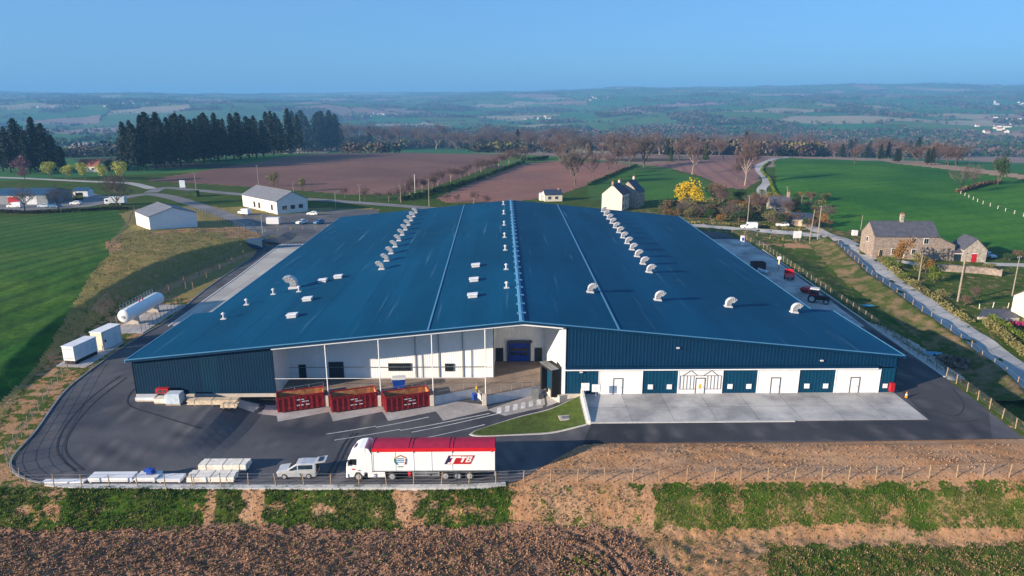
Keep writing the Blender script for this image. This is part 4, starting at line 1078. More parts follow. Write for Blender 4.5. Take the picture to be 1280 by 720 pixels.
m = MB(); m.add([(.80,.75,3.43),(.80,1.75,3.43),(1.1,1.7,3.74),(1.1,.8,3.74)], [(0,1,2,3)]); m.v = [(a-.03, b, c+.03) for a, b, c in m.v]; m.build('roof_panel', MT['logo_navy'], cab)
m = MB(); m.rbox(-.06, .2, .1, 2.4, .3, .6, .05); m.build('bumper', TW, cab)
for y in (.45, 2.05):
    m = MB(); m.rbox(-.075, .02, y-.25, y+.25, .62, .82, .03); m.build('headlight', MT['panel_pale'], cab)
m = MB(); m.box(2.0, 6.1, .75, 1.75, .62, .95); m.box(3.6, 5.6, .6, 1.9, .96, 1.10); m.build('chassis', MT['rubber'], trk)
for y0, y1 in ((.06, .5), (2.0, 2.44)):
    m = MB(); m.rbox(2.35, 4.25, y0, y1, .36, 1.0, .04); sk = m.build('side_skirt', TW, trk)
    m = MB(); yy = y0-.012 if y0 < 1 else y1
    for z in (.5, .7): m.box(3.0, 3.25, yy, yy+.012, z, z+.09)
    m.build('step_slots', MT['rubber'], sk)
for x in (1.33, 5.0, 10.85, 12.2, 13.5):
    wheel(trk, x, 0.02, .5, .34, -1); wheel(trk, x, 2.48, .5, .34, 1)
m = MB(); m.box(2.95, 16.3, .02, 2.48, 1.22, 3.5); tb = m.build('trailer_body', TW, trk)
m = MB(); m.box(2.9, 16.35, -.03, 2.53, 3.5, 3.92); m.build('top_band', TRD, tb)
m = MB(); n = 8
pr = [(y, 3.92+.22*math.sin(math.pi*(y+.02)/2.54)) for y in np.linspace(-.02, 2.52, n)]
m.prism(pr, 2.92, 16.33, axis='x'); tp = m.build('tarpaulin', MT['tarp_red'], tb)
for x in (2.95, 6.9, 7.3, 11.3, 11.7, 16.25):
    m = MB(); m.tube([(x, y, z+.02) for y, z in pr], .03, 5); m.build('roof_bow', MT['tarp_red'], tp)
for x in (3.5, 7.4, 11.6, 15.9):
    m = MB(); m.tube([(x, -.05, 3.42), (x, -.05, 3.62)], .05, 6); m.build('strap', MT['steel'], tb)
for x in (2.97, 5.4, 7.4, 9.35, 11.6, 16.23):
    for y in (-.012, 2.48):
        m = MB(); m.box(x-.05, x+.05, y, y+.03, 1.2, 3.5); m.build('side_post', TW, tb)
m = MB(); m.box(2.95, 16.3, -.02, 2.52, 1.1, 1.215); m.build('sill_rail', MT['grey_metal'], tb)
m = MB(); m.box(6.3, 15.9, .8, 1.7, .75, 1.09); m.build('trailer_chassis', MT['rubber'], trk)
for y in (.08, 2.36):
    m = MB(); m.box(7.2, 10.2, y, y+.05, .84, .94); m.box(7.2, 10.2, y, y+.05, .54, .64)
    for x in (7.3, 8.7, 10.1): m.box(x-.03, x+.03, y+.052, y+.09, .5, 1.1)
    m.build('side_guard', MT['steel'], trk)
    m = MB(); m.rbox(6.75, 7.05, y-.02, y+.3, .5, 1.05, .03); m.build('toolbox', TRD, trk)
m = MB(); m.box(16.2, 16.3, .05, 2.45, .5, .8); m.build('rear_bumper', MT['steel'], trk)
for y in (.3, 2.2):
    m = MB(); m.box(16.3, 16.34, y-.2, y+.2, .85, 1.02); m.build('tail_light', TRD, trk)
# the red TTB badge, both sides alike in size
def badge(y, sgn):
    X = lambda u, v: 11.0+u*2.85+(v-.5)*.5; Z = lambda v: 1.98+v*1.05
    def q(m, pts, off):
        b = [(X(u, v), y+sgn*off, Z(v)) for u, v in pts]; n_ = len(b)
        m.add(b+[(a, y, c) for a, _, c in b], [tuple(range(n_))]+[(i, (i+1) % n_, n_+(i+1) % n_, n_+i) for i in range(n_)])
    m = MB(); q(m, [(0,0),(1,0),(1,1),(0,1)], .012); bg_ = m.build('badge', MT['logo_red'], tb)
    m = MB(); q(m, [(0,0),(.16,0),(.16,.99),(0,.99)], .014); m.build('badge_stripe', MT['logo_navy'], bg_)
    fl = (lambda p: p) if sgn < 0 else (lambda p: [(1-u, v) for u, v in p])
    T1 = [[(.10,.72),(.52,.72),(.50,.92),(.10,.92)], [(.21,.06),(.33,.06),(.33,.72),(.21,.72)], [(.10,.06),(.22,.06),(.22,.2),(.13,.22)]]
    T2 = [[(.525,.70),(.735,.70),(.735,.88),(.525,.88)], [(.59,.22),(.67,.22),(.67,.70),(.59,.70)]]
    B_ = [[(.765,.22),(.825,.22),(.825,.88),(.765,.88)], [(.825,.77),(.93,.77),(.95,.82),(.93,.88),(.825,.88)], [(.825,.50),(.925,.50),(.925,.60),(.825,.60)], [(.825,.22),(.93,.22),(.965,.28),(.93,.33),(.825,.33)], [(.905,.33),(.965,.30),(.965,.48),(.925,.50),(.905,.50)], [(.895,.60),(.925,.60),(.95,.64),(.95,.77),(.895,.77)]]
    for L_ in (T1, T2, B_):
        m = MB()
        for poly in L_: q(m, fl(poly), .017)
        m.build('letter', TW, bg_)
badge(-.012, -1); badge(2.512, 1)
# house-shaped emblem: roof lines, coloured side strokes and a block of dark lettering
cx = 5.95
m = MB()
for a, b in (((cx-.62, 2.78), (cx, 3.1)), ((cx, 3.1), (cx+.62, 2.78))): m.tube([(a[0], -.03, a[1]), (b[0], -.03, b[1])], .05, 5)
em = m.build('emblem', MT['logo_orange'], tb)
for (xa, za), (xb, zb), mt in (((cx-.6,2.7),(cx-.6,2.35),'logo_green'),((cx-.6,2.3),(cx-.35,2.0),'logo_blue'),((cx+.6,2.7),(cx+.6,2.35),'logo_orange'),((cx+.6,2.3),(cx+.5,2.0),'logo_red'),((cx-.3,1.72),(cx+.2,1.72),'logo_green')):
    m = MB(); m.tube([(xa, -.03, za), (xb, -.03, zb)], .06, 5); m.build('emblem_stroke', MT[mt], em)
for z, w in ((2.62, .34), (2.42, .40), (2.2, .36)):
    m = MB(); m.box(cx-w, cx-.04, -.022, -.013, z, z+.12); m.box(cx+.04, cx+w, -.022, -.013, z, z+.12); m.build('lettering', MT['logo_blue'], em)

# ------------------------------------------------------------------ roll-off skips
def skip(name):
    c = empty(name)
    L, W, h = 6.3, 2.4, 2.05
    m = MB(); t = .06
    m.box(-L/2, L/2, -W/2, W/2, .16, .26, 0)
    for y in (-W/2, W/2-t): m.box(-L/2, L/2, y, y+t, .26, h+.16, 0)
    for x in (-L/2, L/2-t): m.box(x, x+t, -W/2+t, W/2-t, .26, h+.16, 0)
    m.build('shell', MT['skip_red'], c)
    for k in range(9):
        x = -L/2+.15+k*(L-.3)/8
        for y in (-W/2-.07, W/2): 
            m = MB(); m.box(x-.05, x+.05, y, y+.07, .2, h+.02); m.build('rib', MT['skip_red'], c)
    m = MB()
    for y in (-W/2-.05, W/2-.07): m.box(-L/2-.05, L/2+.05, y, y+.12, h+.165, h+.27)
    for x in (-L/2-.05, L/2-.07): m.box(x, x+.12, -W/2+.07, W/2-.07, h+.165, h+.27)
    m.build('top_rim', MT['skip_red'], c)
    m = MB(); m.box(-L/2+.07, L/2-.07, -W/2+.065, W/2-.065, .27, .75); m.build('scrap_floor', MT['skip_inside'], c)
    m = MB()
    for y in (-W/2+.062, W/2-.09): m.box(-L/2+.07, L/2-.07, y, y+.028, .75, h+.1)
    for x in (L/2-.09,): m.box(x, x+.028, -W/2+.1, W/2-.1, .75, h+.1)
    m.build('lining', MT['skip_inside'], c)
    for y in (-.55, .55):
        m = MB(); m.box(-L/2, L/2, y-.06, y+.06, .0, .16); m.build('skid', MT['grey_metal'], c)
    m = MB()          # end door ladder bars and hook frame
    for y in (-.8, -.3, .3, .8): m.box(-L/2-.08, -L/2, y-.05, y+.05, .2, h+.1)
    for z in (.7, 1.3): m.box(-L/2-.075, -L/2-.001, -W/2+.1, W/2-.1, z, z+.09)
    m.build('end_frame', MT['skip_red'], c)
    yy = -W/2-.075       # worn white stencil lines, unreadable
    for z, segs in ((1.62, ((-.55,-.1),(.05,.42))), (1.30, ((.1,.55),(.62,1.05))), (.8, ((-.6,-.2),(-.05,.3),(.6,1.1)))):
        for a, b in segs: m = MB(); m.box(a, b, yy, yy+.012, z, z+.14); m.build('stencil', MT['line_paint'], c)
    return c
s0 = skip('roll_off_skip')
for i, lab in enumerate(['open red roll-off skip nearest the dark blue corner block', 'middle one of the three open red roll-off skips at the loading bay', 'open red roll-off skip nearest the blue bin and ramp wall']):
    o = s0 if i == 0 else copy_tree(s0)
    c = COLS[i+1]; a = 19.5
    px_, py_ = c-.35-math.cos(R(a))*3.2, YC-.1-math.sin(R(a))*3.2
    o.location = (px_-math.sin(R(a))*1.25, py_+math.cos(R(a))*1.25-.35, Tz(px_, py_)+.2+.02); o.rotation_euler = (0, 0, R(a+(i-1)*1.0))
    zz = float(zyard(np.array([px_]), np.array([py_-1]))[0]); o.location.z = zz+.03
    tag(o, lab, 'skip', 'open red skips at the loading bay')
# ------------------------------------------------------------------ materials lying about the yard
def bundle(name, x0, x1, y0, y1, z0, rows, cols_, mat, label, cat, group=None, rot=0, bear=True, hb=.11):
    cxx, cyy = (x0+x1)/2, (y0+y1)/2
    o = empty(name, (cxx, cyy, z0), rot, label, cat, group)
    L, W = x1-x0, y1-y0; w = W/cols_; h = hb
    m = MB()
    for r_ in range(rows):
        for k in range(cols_):
            j = rnd.uniform(-.12, .12)
            m.box(-L/2+j, L/2+j, -W/2+k*w+.006, -W/2+(k+1)*w-.006, .1+r_*h+.004, .1+(r_+1)*h)
    m.build('boards', mat, o)
    for x in (-L*.35, 0, L*.35):
        m = MB(); m.box(x-.05, x+.05, -W/2, W/2, 0, .1); m.build('bearer', MT['timber'], o)
        m = MB(); zt = .1+rows*h
        m.box(x-.02, x+.02, -W/2-.012, W/2+.012, zt+.004, zt+.016); m.box(x-.02, x+.02, -W/2-.014, -W/2-.004, .1, zt+.016); m.build('strap', MT['dark_frame'], o)
    return o
bundle('timber_stack', -34.6, -29.5, 66.95, 68.6, 0, 2, 4, MT['timber_pale'], 'strapped stack of pale timber boards nearest the front fence', 'timber stack', 'strapped stacks of pale timber', hb=.28)
bundle('timber_stack', -34.2, -28.9, 69.2, 70.7, 0, 3, 3, MT['timber_pale'], 'strapped stack of pale timber boards behind the front stack', 'timber stack', 'strapped stacks of pale timber', hb=.26)
for i, (x0, x1, y0, y1, n, lab) in enumerate([(-45.4,-40.6,67.1,68.5,3,'long low stack of pale wall panels by the front fence'),(-40.4,-38.0,67.1,68.6,3,'short low stack of pale wall panels under the blue plastic wrapping'),(-37.8,-35.2,67.0,68.3,2,'thin stack of pale wall panels beside the timber stacks'),(-50.2,-45.7,66.9,67.6,1,'single long pale panel on the kerb at the far left')]):
    o = empty('panel_stack', ((x0+x1)/2, (y0+y1)/2, .1), 0, lab, 'panel stack', 'pale panels lying along the front fence')
    L, W = x1-x0, y1-y0
    for k in range(n):
        m = MB(); j = rnd.uniform(-.1, .1); m.rbox(-L/2+j, L/2+j, -W/2, W/2, .02+k*.16, .17+k*.16, .015); m.build('panel', MT['panel_pale'], o)
    m = MB(); m.box(-L/2+.2, -L/2+.34, -W/2-.01, W/2+.01, -.1, .018); m.box(L/2-.34, L/2-.2, -W/2-.01, W/2+.01, -.1, .018); m.build('bearer', MT['timber'], o)
m = MB()
for k in range(14):
    a = rnd.uniform(0, 6.28); r = rnd.uniform(0, .45)
    m.rbox(-.3+r*math.cos(a), .3+r*math.cos(a), -.22+r*math.sin(a), .22+r*math.sin(a), .0+k*.035, .22+k*.035, .08)
tag(m.build('plastic_bundle', MT['blue_plastic'], loc=(-38.9, 67.9, .57)), 'crumpled blue plastic wrapping on the middle panel stack', 'plastic wrap')
# along the left block's foot
bundle('timber_stack', -43.4, -36.6, 86.9, 88.0, 0, 6, 4, MT['timber'], 'long stack of timber beams at the foot of the dark blue corner block', 'timber stack')
bundle('timber_stack', -38.4, -36.2, 85.9, 86.7, 0, 5, 3, MT['timber'], 'short stack of squared timber in front of the long beams', 'timber stack')
for nm, x0, x1, y0, y1, h, mt, lab, cat in (('bagged_pallet', -46.4, -44.4, 87.0, 88.5, 1.6, 'plastic_wrap', 'white wrapped pallet between the panels and the long beams', 'pallet'), ('panel_stack', -51.2, -48.6, 88.3, 89.6, .6, 'panel_pale', 'low pale panel stack at the left corner of the hall', 'panel stack'), ('panel_stack', -48.2, -46.6, 87.5, 88.8, .7, 'timber_pale', 'pale board stack beside the white wrapped pallet', 'panel stack')):
    o = empty(nm, ((x0+x1)/2, (y0+y1)/2, 0), 0, lab, cat); L, W = x1-x0, y1-y0
    m = MB(); m.rbox(-L/2, L/2, -W/2, W/2, .15, h, .06 if h > 1 else .02); m.build('load', MT[mt], o)
    m = MB()
    for k in range(3): y = -W/2+.1+k*(W-.2)/2; m.box(-L/2, L/2, y-.06, y+.06, 0, .11)
    for k in range(6): x = -L/2+.06+k*(L-.12)/5; m.box(x-.05, x+.05, -W/2, W/2, .115, .145)
    m.build('pallet_base', MT['timber'], o)
o = empty('compressor', (-47.6, 89.1, 0), 0, 'small dark red machine on a frame against the dark blue wall', 'machine')
m = MB(); m.rbox(-.9, .9, -.35, .35, 1.0, 1.7, .06); m.build('body', MT['red_paint'], o)
m = MB(); m.box(-.75, .75, -.3, .3, .9, .995)
for x in (-.7, .62): m.box(x, x+.08, -.28, .28, 0, .9)
m.build('stand', MT['dark_frame'], o)
m = MB(); m.rbox(-.6, -.1, -.38, -.352, 1.15, 1.55, .01); m.rbox(.1, .6, -.38, -.352, 1.15, 1.55, .01); m.build('grille', MT['dark_frame'], o)
# blue bin on the platform, sign boards by the ramp, fire point
o = empty('blue_bin', (-15.2, 92.4, 0), R(10), 'blue lidded bin on the loading platform between two columns', 'bin')
m = MB(); m.loft([[(-.75,-.6,.25),(.75,-.6,.25),(.75,.6,.25),(-.75,.6,.25)],[(-.95,-.75,1.6),(.95,-.75,1.6),(.95,.75,1.6),(-.95,.75,1.6)]]); m.build('body', MT['blue_plastic'], o)
m = MB(); m.rbox(-1.0, 1.0, -.8, .8, 1.6, 1.75, .05); m.build('lid', MT['panel_pale'], o)
for x in (-.6, .6):
    m = MB(); m.disc((x, -.5, .13), (1, 0, 0), .13, .08, 10); m.disc((x, .5, .13), (1, 0, 0), .13, .08, 10); m.build('castor', MT['rubber'], o)
o = empty('blue_bin', (-4.1, 90.2, -.95), R(25), 'small blue waste bin at the foot of the ramp wall', 'bin')
m = MB(); m.loft([[(-.26,-.3,.08),(.26,-.3,.08),(.26,.3,.08),(-.26,.3,.08)],[(-.32,-.37,1.0),(.32,-.37,1.0),(.32,.37,1.0),(-.32,.37,1.0)]]); m.build('body', MT['blue_plastic'], o)
m = MB(); m.rbox(-.35, .35, -.4, .4, 1.0, 1.08, .02); m.build('lid', MT['blue_plastic'], o)
for k, x in enumerate((11.55, 13.0)):
    o = empty('notice_sign', (x, 89.0-.5*k, .05), 0, ['white notice board on a post at the top of the ramp wall', 'white notice board on a post beside the first white door'][k], 'sign')
    m = MB(); m.tube([(0,.03,0),(0,.03,2.0)], .04, 6); m.build('post', MT['steel'], o)
    m = MB(); m.rbox(-.6, .55, -.03, .0, .95, 2.1, .01); m.build('board', MT['sign_white'], o)
o = empty('fire_cabinet', (55.4, 89.6, .05), 0, 'red fire cabinet at the right corner of the hall', 'cabinet')
m = MB(); m.rbox(-.32, .32, -.25, .25, .3, 1.6, .03); m.build('box', MT['red_paint'], o); m = MB(); m.box(-.05, .05, -.05, .05, 0, .3); m.build('leg', MT['grey_metal'], o)
o = empty('traffic_cone', (56.8, 88.2, .0), 0, 'orange and white traffic cone beside the fire cabinet', 'cone')
m = MB(); m.tube([(0,0,.04),(0,0,.9)], [.2,.05], 12); m.build('cone', MT['orange_paint'], o); m = MB(); m.box(-.28,.28,-.28,.28,0,.04); m.build('base', MT['rubber'], o); m = MB(); m.tube([(0,0,.4),(0,0,.6)], [.145,.11], 12); m.build('band', MT['sign_white'], o)
o = empty('manhole', (8.3, 83.9, float(zyard(np.array([8.3]), np.array([83.9]))[0])+.17), R(8), 'square concrete manhole set in the grass island', 'manhole')
m = MB(); m.rbox(-.85, .85, -.7, .7, 0, .12, .02); m.build('surround', MT['concrete_pale'], o); m = MB(); m.box(-.5, .5, -.4, .4, .121, .15); m.build('cover', MT['grey_metal'], o)
# ------------------------------------------------------------------ left side: gas tank, cabins
zt = 2.25; a = Vector((*P(155.5, 395.5, zt), zt)); b = Vector((*P(197.5, 372.5, zt), zt)); d = (b-a); Lt = d.length; ang = math.atan2(d.y, d.x)
tk = empty('gas_tank', (a.x, a.y, 0), ang, 'long white cylindrical gas tank lying on two concrete saddles', 'tank')
r = 1.22; rings = []
for t in np.linspace(0, math.pi/2, 6): rings.append((-.55*math.cos(t), r*math.sin(t)))
prof = [(-.55*math.cos(t), max(.01, r*math.sin(t))) for t in np.linspace(0, math.pi/2, 6)]+[(Lt*.33, r), (Lt*.66, r)]+[(Lt+.55*math.sin(t), max(.01, r*math.cos(t))) for t in np.linspace(0, math.pi/2, 6)]
m = MB(); m.tube([(x, 0, zt) for x, _ in prof], [q for _, q in prof], 24); m.build('vessel', MT['white_paint'], tk, smooth=True)
for x in (Lt*.2, Lt*.8):
    m = MB(); m.prism([(-1.2,0),(1.2,0),(1.05,1.6),(.6,1.2),(0,1.05),(-.6,1.2),(-1.05,1.6)], x-.3, x+.3, axis='x'); m.build('saddle', MT['concrete_pale'], tk)
m = MB()
for x in np.linspace(.3, Lt-.3, 12): m.tube([(x, .75, zt+.9), (x, .75, zt+2.0)], .03, 5)
for z in (1.5, 2.0): m.tube([(.3, .75, zt+z), (Lt-.3, .75, zt+z)], .028, 5)
m.box(.2, Lt-.2, .2, .8, zt+1.1, zt+1.16); m.build('walkway', MT['steel'], tk)
m = MB(); m.disc((-.56, 0, zt), (1, 0, 0), .3, .1, 14); m.build('manhole_cover', MT['steel'], tk)
for x in (Lt*.45, Lt*.55):
    m = MB(); m.tube([(x, 0, zt+r-.05), (x, 0, zt+r+.35)], .12, 8); m.build('valve', MT['red_paint'], tk)
dx, dy = math.cos(ang), math.sin(ang)
def off(p, u, v): return (p.x+dx*u-dy*v, p.y+dy*u+dx*v)
drape('concrete_pad', [off(a,-3,-4.6), off(a,Lt+2.6,-4.2), off(a,Lt+2.6,1.8), off(a,-3,1.8)], lambda x, y: 0*x, MT['concrete'], 2, .06, edge=.1)
drape('concrete_pad', [P(69,458), P(108,459.5), P(155,428.5), P(150,423.5), P(112,432)], lambda x, y: 0*x, MT['concrete'], 2, .05, edge=.1)
def fence_thing(name, pts, h, sp, label, postmat='post_wood', wires=4, r=.06, zfun=None, cat='fence', mesh=False, top=0.0, wr=.014):
    pts = [Vector(p[:2]) for p in pts]; pos = []
    acc = 0.0
    for p, q in zip(pts[:-1], pts[1:]):
        L_ = (q-p).length; s = -acc if acc else 0.0
        s = acc
        while s < L_: pos.append(p.lerp(q, s/L_)); s += sp
        acc = s-L_
    zs = [zfun(p.x, p.y) if zfun else Tz(p.x, p.y) for p in pos]
    o = empty(name, (pos[0].x, pos[0].y, zs[0]), 0, label, cat)
    m = MB(); m.tube([(0,0,-.3),(0,0,h)], [r*1.05, r*.95], 7); proto = m.build('post', MT[postmat], o)
    for i, (p, z) in enumerate(zip(pos, zs)):
        c = proto if i == 0 else proto.copy()
        if i: col.objects.link(c); c.parent = o
        c.location = (p.x-pos[0].x+rnd.uniform(-.04,.04), p.y-pos[0].y, z-zs[0]); c.rotation_euler = (R(rnd.gauss(0, 2)), R(rnd.gauss(0, 2.5)), 0)
        c.scale = (1, 1, rnd.uniform(.93, 1.05))
    for k in range(wires):
        m = MB(); zz = h*(.25+.7*k/max(1, wires-1))
        m.tube([(p.x-pos[0].x, p.y-pos[0].y, z-zs[0]+zz) for p, z in zip(pos, zs)], wr, 3, cap=False); m.build('wire', MT['wire'], o)
    return o, pos
fence_thing('tank_fence', [off(a,-2.6,-4.2), off(a,Lt+2.2,-3.8), off(a,Lt+2.2,1.6)], 1.9, 1.5, 'thin dark mesh fence enclosing the white gas tank', 'dark_frame', 5, .035, lambda x, y: .06, wr=.01)
fl_ = smooth([P(*q) for q in ((26,602),(17,596),(10,585),(13,568),(33,538),(57,502),(82,466),(108,440),(130,420),(150,402),(176,380),(207,357),(243,340),(280,326),(306,314))], 4)
fence_thing('wire_fence', fl_, 1.55, 2.6, 'post and wire fence along the left edge of the yard', 'post_wood', 4, .055)
fence_thing('wire_fence', [(-51.5,66.25),(0,66.3),(30,66.4),(64.5,66.6)], 1.6, 2.98, 'long wooden post fence along the front edge of the yard', 'post_wood', 4, .055)
fr_ = [P(*q) for q in ((1300,563),(1285,548),(1183,470.5),(1083,399.5),(956,311),(925,297))]
fence_thing('wire_fence', [(66.0,70)]+fr_[1:], 1.55, 2.9, 'post and wire fence along the right edge of the yard', 'post_wood', 5, .065)
# generator and hut
def cabin(name, nf, l, w, h, z0, rot, wall, roofm, label, cat):
    o = empty(name, (*nf, 0), rot, label, cat)          # nf: near left corner; length along +y
    m = MB(); m.rbox(0, w, 0, l, z0, h, .04); bd_ = m.build('body', MT[wall], o)
    m = MB(); m.rbox(-.08, w+.08, -.08, l+.08, h+.002, h+.14, .03); m.build('roof', MT[roofm], o)
    return o, bd_
o, bd_ = cabin('generator', P(80.5,455.5), 5.0, 2.05, 2.95, .65, R(-9), 'white_paint', 'panel_pale', 'white generator container on a dark base beside the left fence', 'generator')
m = MB(); m.box(.1, 1.95, .1, 4.9, .0, .645); m.build('base', MT['rubber'], o)
m = MB(); m.box(.2, 1.85, -.03, -.001, 1.0, 1.08); m.box(.2, 1.85, -.03, -.001, 2.55, 2.63); m.build('rail', MT['grey_metal'], bd_)
for k in range(3):
    m = MB(); m.box(2.051, 2.08, .5+k*1.5, 1.6+k*1.5, 1.0, 2.6); m.build('side_panel', MT['panel_pale'], bd_)
o, bd_ = cabin('site_hut', P(115.5,437.5), 4.6, 2.15, 3.1, .0, R(-9), 'render_cream', 'white_paint', 'cream hut with a white roof behind the generator', 'hut')
m = MB(); m.box(2.151, 2.19, .3, 4.3, .1, 3.0); m.build('side_cladding', MT['white_paint'], bd_)
m = MB(); m.box(2.195, 2.21, .4, .8, 1.3, 1.75); m.build('warning_plate', MT['red_paint'], bd_)
m = MB(); m.box(2.192, 2.215, 2.6, 3.5, .05, 2.1); m.build('door', MT['panel_pale'], bd_)
o, bd_ = cabin('storage_container', P(309,312.5), 2.6, 4.4, 2.7, .1, R(0), 'roof_dark_blue', 'roof_dark_blue', 'dark blue storage box at the far end of the left apron', 'container')
for k in range(8):
    m = MB(); m.box(.15+k*.54, .25+k*.54, -.05, -.001, .2, 2.55); m.build('rib', MT['roof_dark_blue'], bd_)
m = MB(); m.box(0, 4.4, 0.2, 2.4, .0, .1); m.build('skid', MT['concrete_pale'], o)
# staked saplings on the yellow strip
k = 0
for row, pts in enumerate([[(211,368),(230,357),(249,345),(266,335.5),(281,328)],[(232,363),(241,363),(258,350),(275,340),(290,331),(304,322)]]):
    for i, q in enumerate(pts):
        x, y = P(*q); o = empty('staked_sapling', (x, y, Tz(x, y)), 0, f'{ordw(i)} staked sapling from the tank end in the {["fence-side","road-side"][row]} row on the yellow strip', 'sapling', 'staked saplings on the yellow strip')
        m = MB(); m.tube([(.15,0,-.2),(.15,0,1.9)], .055, 6); m.build('stake', MT['post_wood'], o)
        m = MB(); m.tube([(0,0,-.1),(.02,0,1.4),(0,.03,2.4)], [.035,.03,.012], 5)
        for j in range(9):
            an = rnd.uniform(0, 6.28); z = rnd.uniform(1.1, 2.1); m.tube([(0,0,z),(.4*math.cos(an),.4*math.sin(an),z+.4)], [.014,.006], 3)
        m.build('stem', MT['bark'], o)
# ------------------------------------------------------------------ right side apron: tractor and trailers
def tractor(loc, rz):
    o = empty('tractor', loc, rz, 'dark red farm tractor with a pale cab roof on the right side apron', 'tractor')
    m = MB(); m.rbox(-2.0, .1, -.45, .45, .75, 1.55, .1); m.build('bonnet', MT['tractor_dark'], o)
    m = MB(); m.rbox(-2.1, 1.6, -.3, .3, .55, .9, .06); m.build('chassis', MT['rubber'], o)
    m = MB()
    for x in (.1, 1.55):
        for y in (-.75, .75): m.tube([(x, y*.95, 1.2), (x*.94+.06, y*.88, 2.75)], .06, 6)
    m.rbox(.0, 1.65, -.85, .85, .95, 1.35, .05); c = m.build('cab', MT['tractor_dark'], o)
    m = MB(); m.rbox(-.1, 1.75, -.85, .85, 2.75, 2.98, .07); m.build('cab_roof', MT['vent_white'], c)
    m = MB(); m.box(.14, 1.5, -.72, .72, 1.36, 2.74); m.build('cab_glass', MT['dark_glass'], c)
    for y in (-1, 1):
        m = MB(); m.rbox(.35, 1.9, y*.95-.28, y*.95+.28, 1.62, 1.75, .05); m.build('mudguard', MT['red_paint'], o)
    for x, r, w in ((1.15, .85, .5), (-1.6, .55, .36)):
        for f in (-1, 1): wheel(o, x, f*1.2, r, w, f, 'vent_white' if r > .7 else 'rim')
    m = MB(); m.tube([(-1.2,.35,1.5),(-1.2,.35,2.6)], .05, 6); m.build('exhaust', MT['rubber'], o)
    return o
x, y = P(1024, 379); tractor((x, y+.6, .04), R(150))
x, y = P(1008, 366); o = empty('bale_mower', (x, y, .04), R(40), 'bright red implement hitched in front of the dark red tractor', 'implement')
m = MB(); m.loft([[(-1.1,-.8,.4),(1.1,-.8,.4),(1.1,.8,.4),(-1.1,.8,.4)],[(-1.35,-1,.9),(1.35,-1,.9),(1.35,1,.9),(-1.35,1,.9)],[(-.9,-.7,1.35),(.9,-.7,1.35),(.9,.7,1.35),(-.9,.7,1.35)]]); m.build('hopper', MT['red_paint'], o)
m = MB(); m.tube([(1.1,0,.6),(2.2,0,.6)], .07, 6); m.box(-.9, .9, -.6, .6, .25, .4); m.build('drawbar', MT['grey_metal'], o)
for f in (-1, 1): wheel(o, 0, f*1.05, .4, .25, f)
x, y = P(986, 349); o = empty('farm_trailer', (x, y, .04), R(70), 'low red farm trailer on the right side apron', 'trailer')
m = MB(); m.box(-2.4, 2.4, -1.05, 1.05, .95, 1.05); m.box(-2.4, 2.4, -1.05, -1.0, 1.055, 1.5); m.box(-2.4, 2.4, 1.0, 1.05, 1.055, 1.5); m.box(2.35, 2.4, -.99, .99, 1.055, 1.9); m.build('body', MT['red_paint'], o)
m = MB(); m.box(-3.6, 2.3, -.12, .12, .72, .94); m.build('drawbar', MT['grey_metal'], o)
for xx in (-.2, 1.0):
    for f in (-1, 1): wheel(o, xx, f*1.1, .42, .3, f)
x, y = P(947, 337); o = empty('waste_skip', (x, y, .04), R(0), 'dark maroon open skip on the right side apron', 'skip')
m = MB(); m.box(-1.6, 1.6, -1.1, 1.1, .12, .2)
for yy in (-1.1, 1.04): m.box(-1.6, 1.6, yy, yy+.06, .2, 1.9)
for xx in (-1.6, 1.54): m.box(xx, xx+.06, -1.04, 1.04, .2, 1.9)
m.build('shell', MT['tractor_dark'], o); m = MB(); m.box(-1.5, 1.5, -1.0, 1.0, .2, 1.2); m.build('scrap', MT['skip_inside'], o)
for yy in (-.5, .5):
    m = MB(); m.box(-1.6, 1.6, yy-.05, yy+.05, 0, .12); m.build('skid', MT['rubber'], o)
x, y = P(954.5, 342); o = empty('white_chute', (x, y, .04), R(0), 'long pale chute section lying beside the maroon skip', 'chute')
m = MB(); m.tube([(-.6,1.8,.5),(.6,-1.8,.5)], .45, 10); m.build('pipe', MT['plastic_wrap'], o)
m = MB(); m.tube([(-.62,1.86,.5),(-.58,1.74,.5)], .52, 12); m.tube([(.58,-1.74,.5),(.62,-1.86,.5)], .52, 12); m.build('collar', MT['steel'], o)
x, y = P(927.5, 307); o = empty('fuel_column', (x, y, .04), R(0), 'white filling column with a blue plate at the far end of the right apron', 'column')
m = MB(); m.rbox(-.5, .5, -.4, .4, 0, 2.9, .05); m.build('housing', MT['white_paint'], o); m = MB(); m.box(-.3, .3, -.43, -.401, 1.5, 2.4); m.build('plate', MT['blue_plastic'], o); m = MB(); m.box(-.75, .75, -.6, .6, -.02, .1); m.build('plinth', MT['concrete_pale'], o)
x, y = P(973, 338); o = empty('lamp_column', (x, y, 0), R(0), 'short timber-clad column with a pale cap by the right fence', 'column')
m = MB(); m.tube([(0,0,0),(0,0,2.9)], .22, 8); m.build('shaft', MT['timber'], o); m = MB(); m.tube([(0,0,2.9),(0,0,3.5)], [.6,.5], 10); m.build('cap', MT['timber_pale'], o)
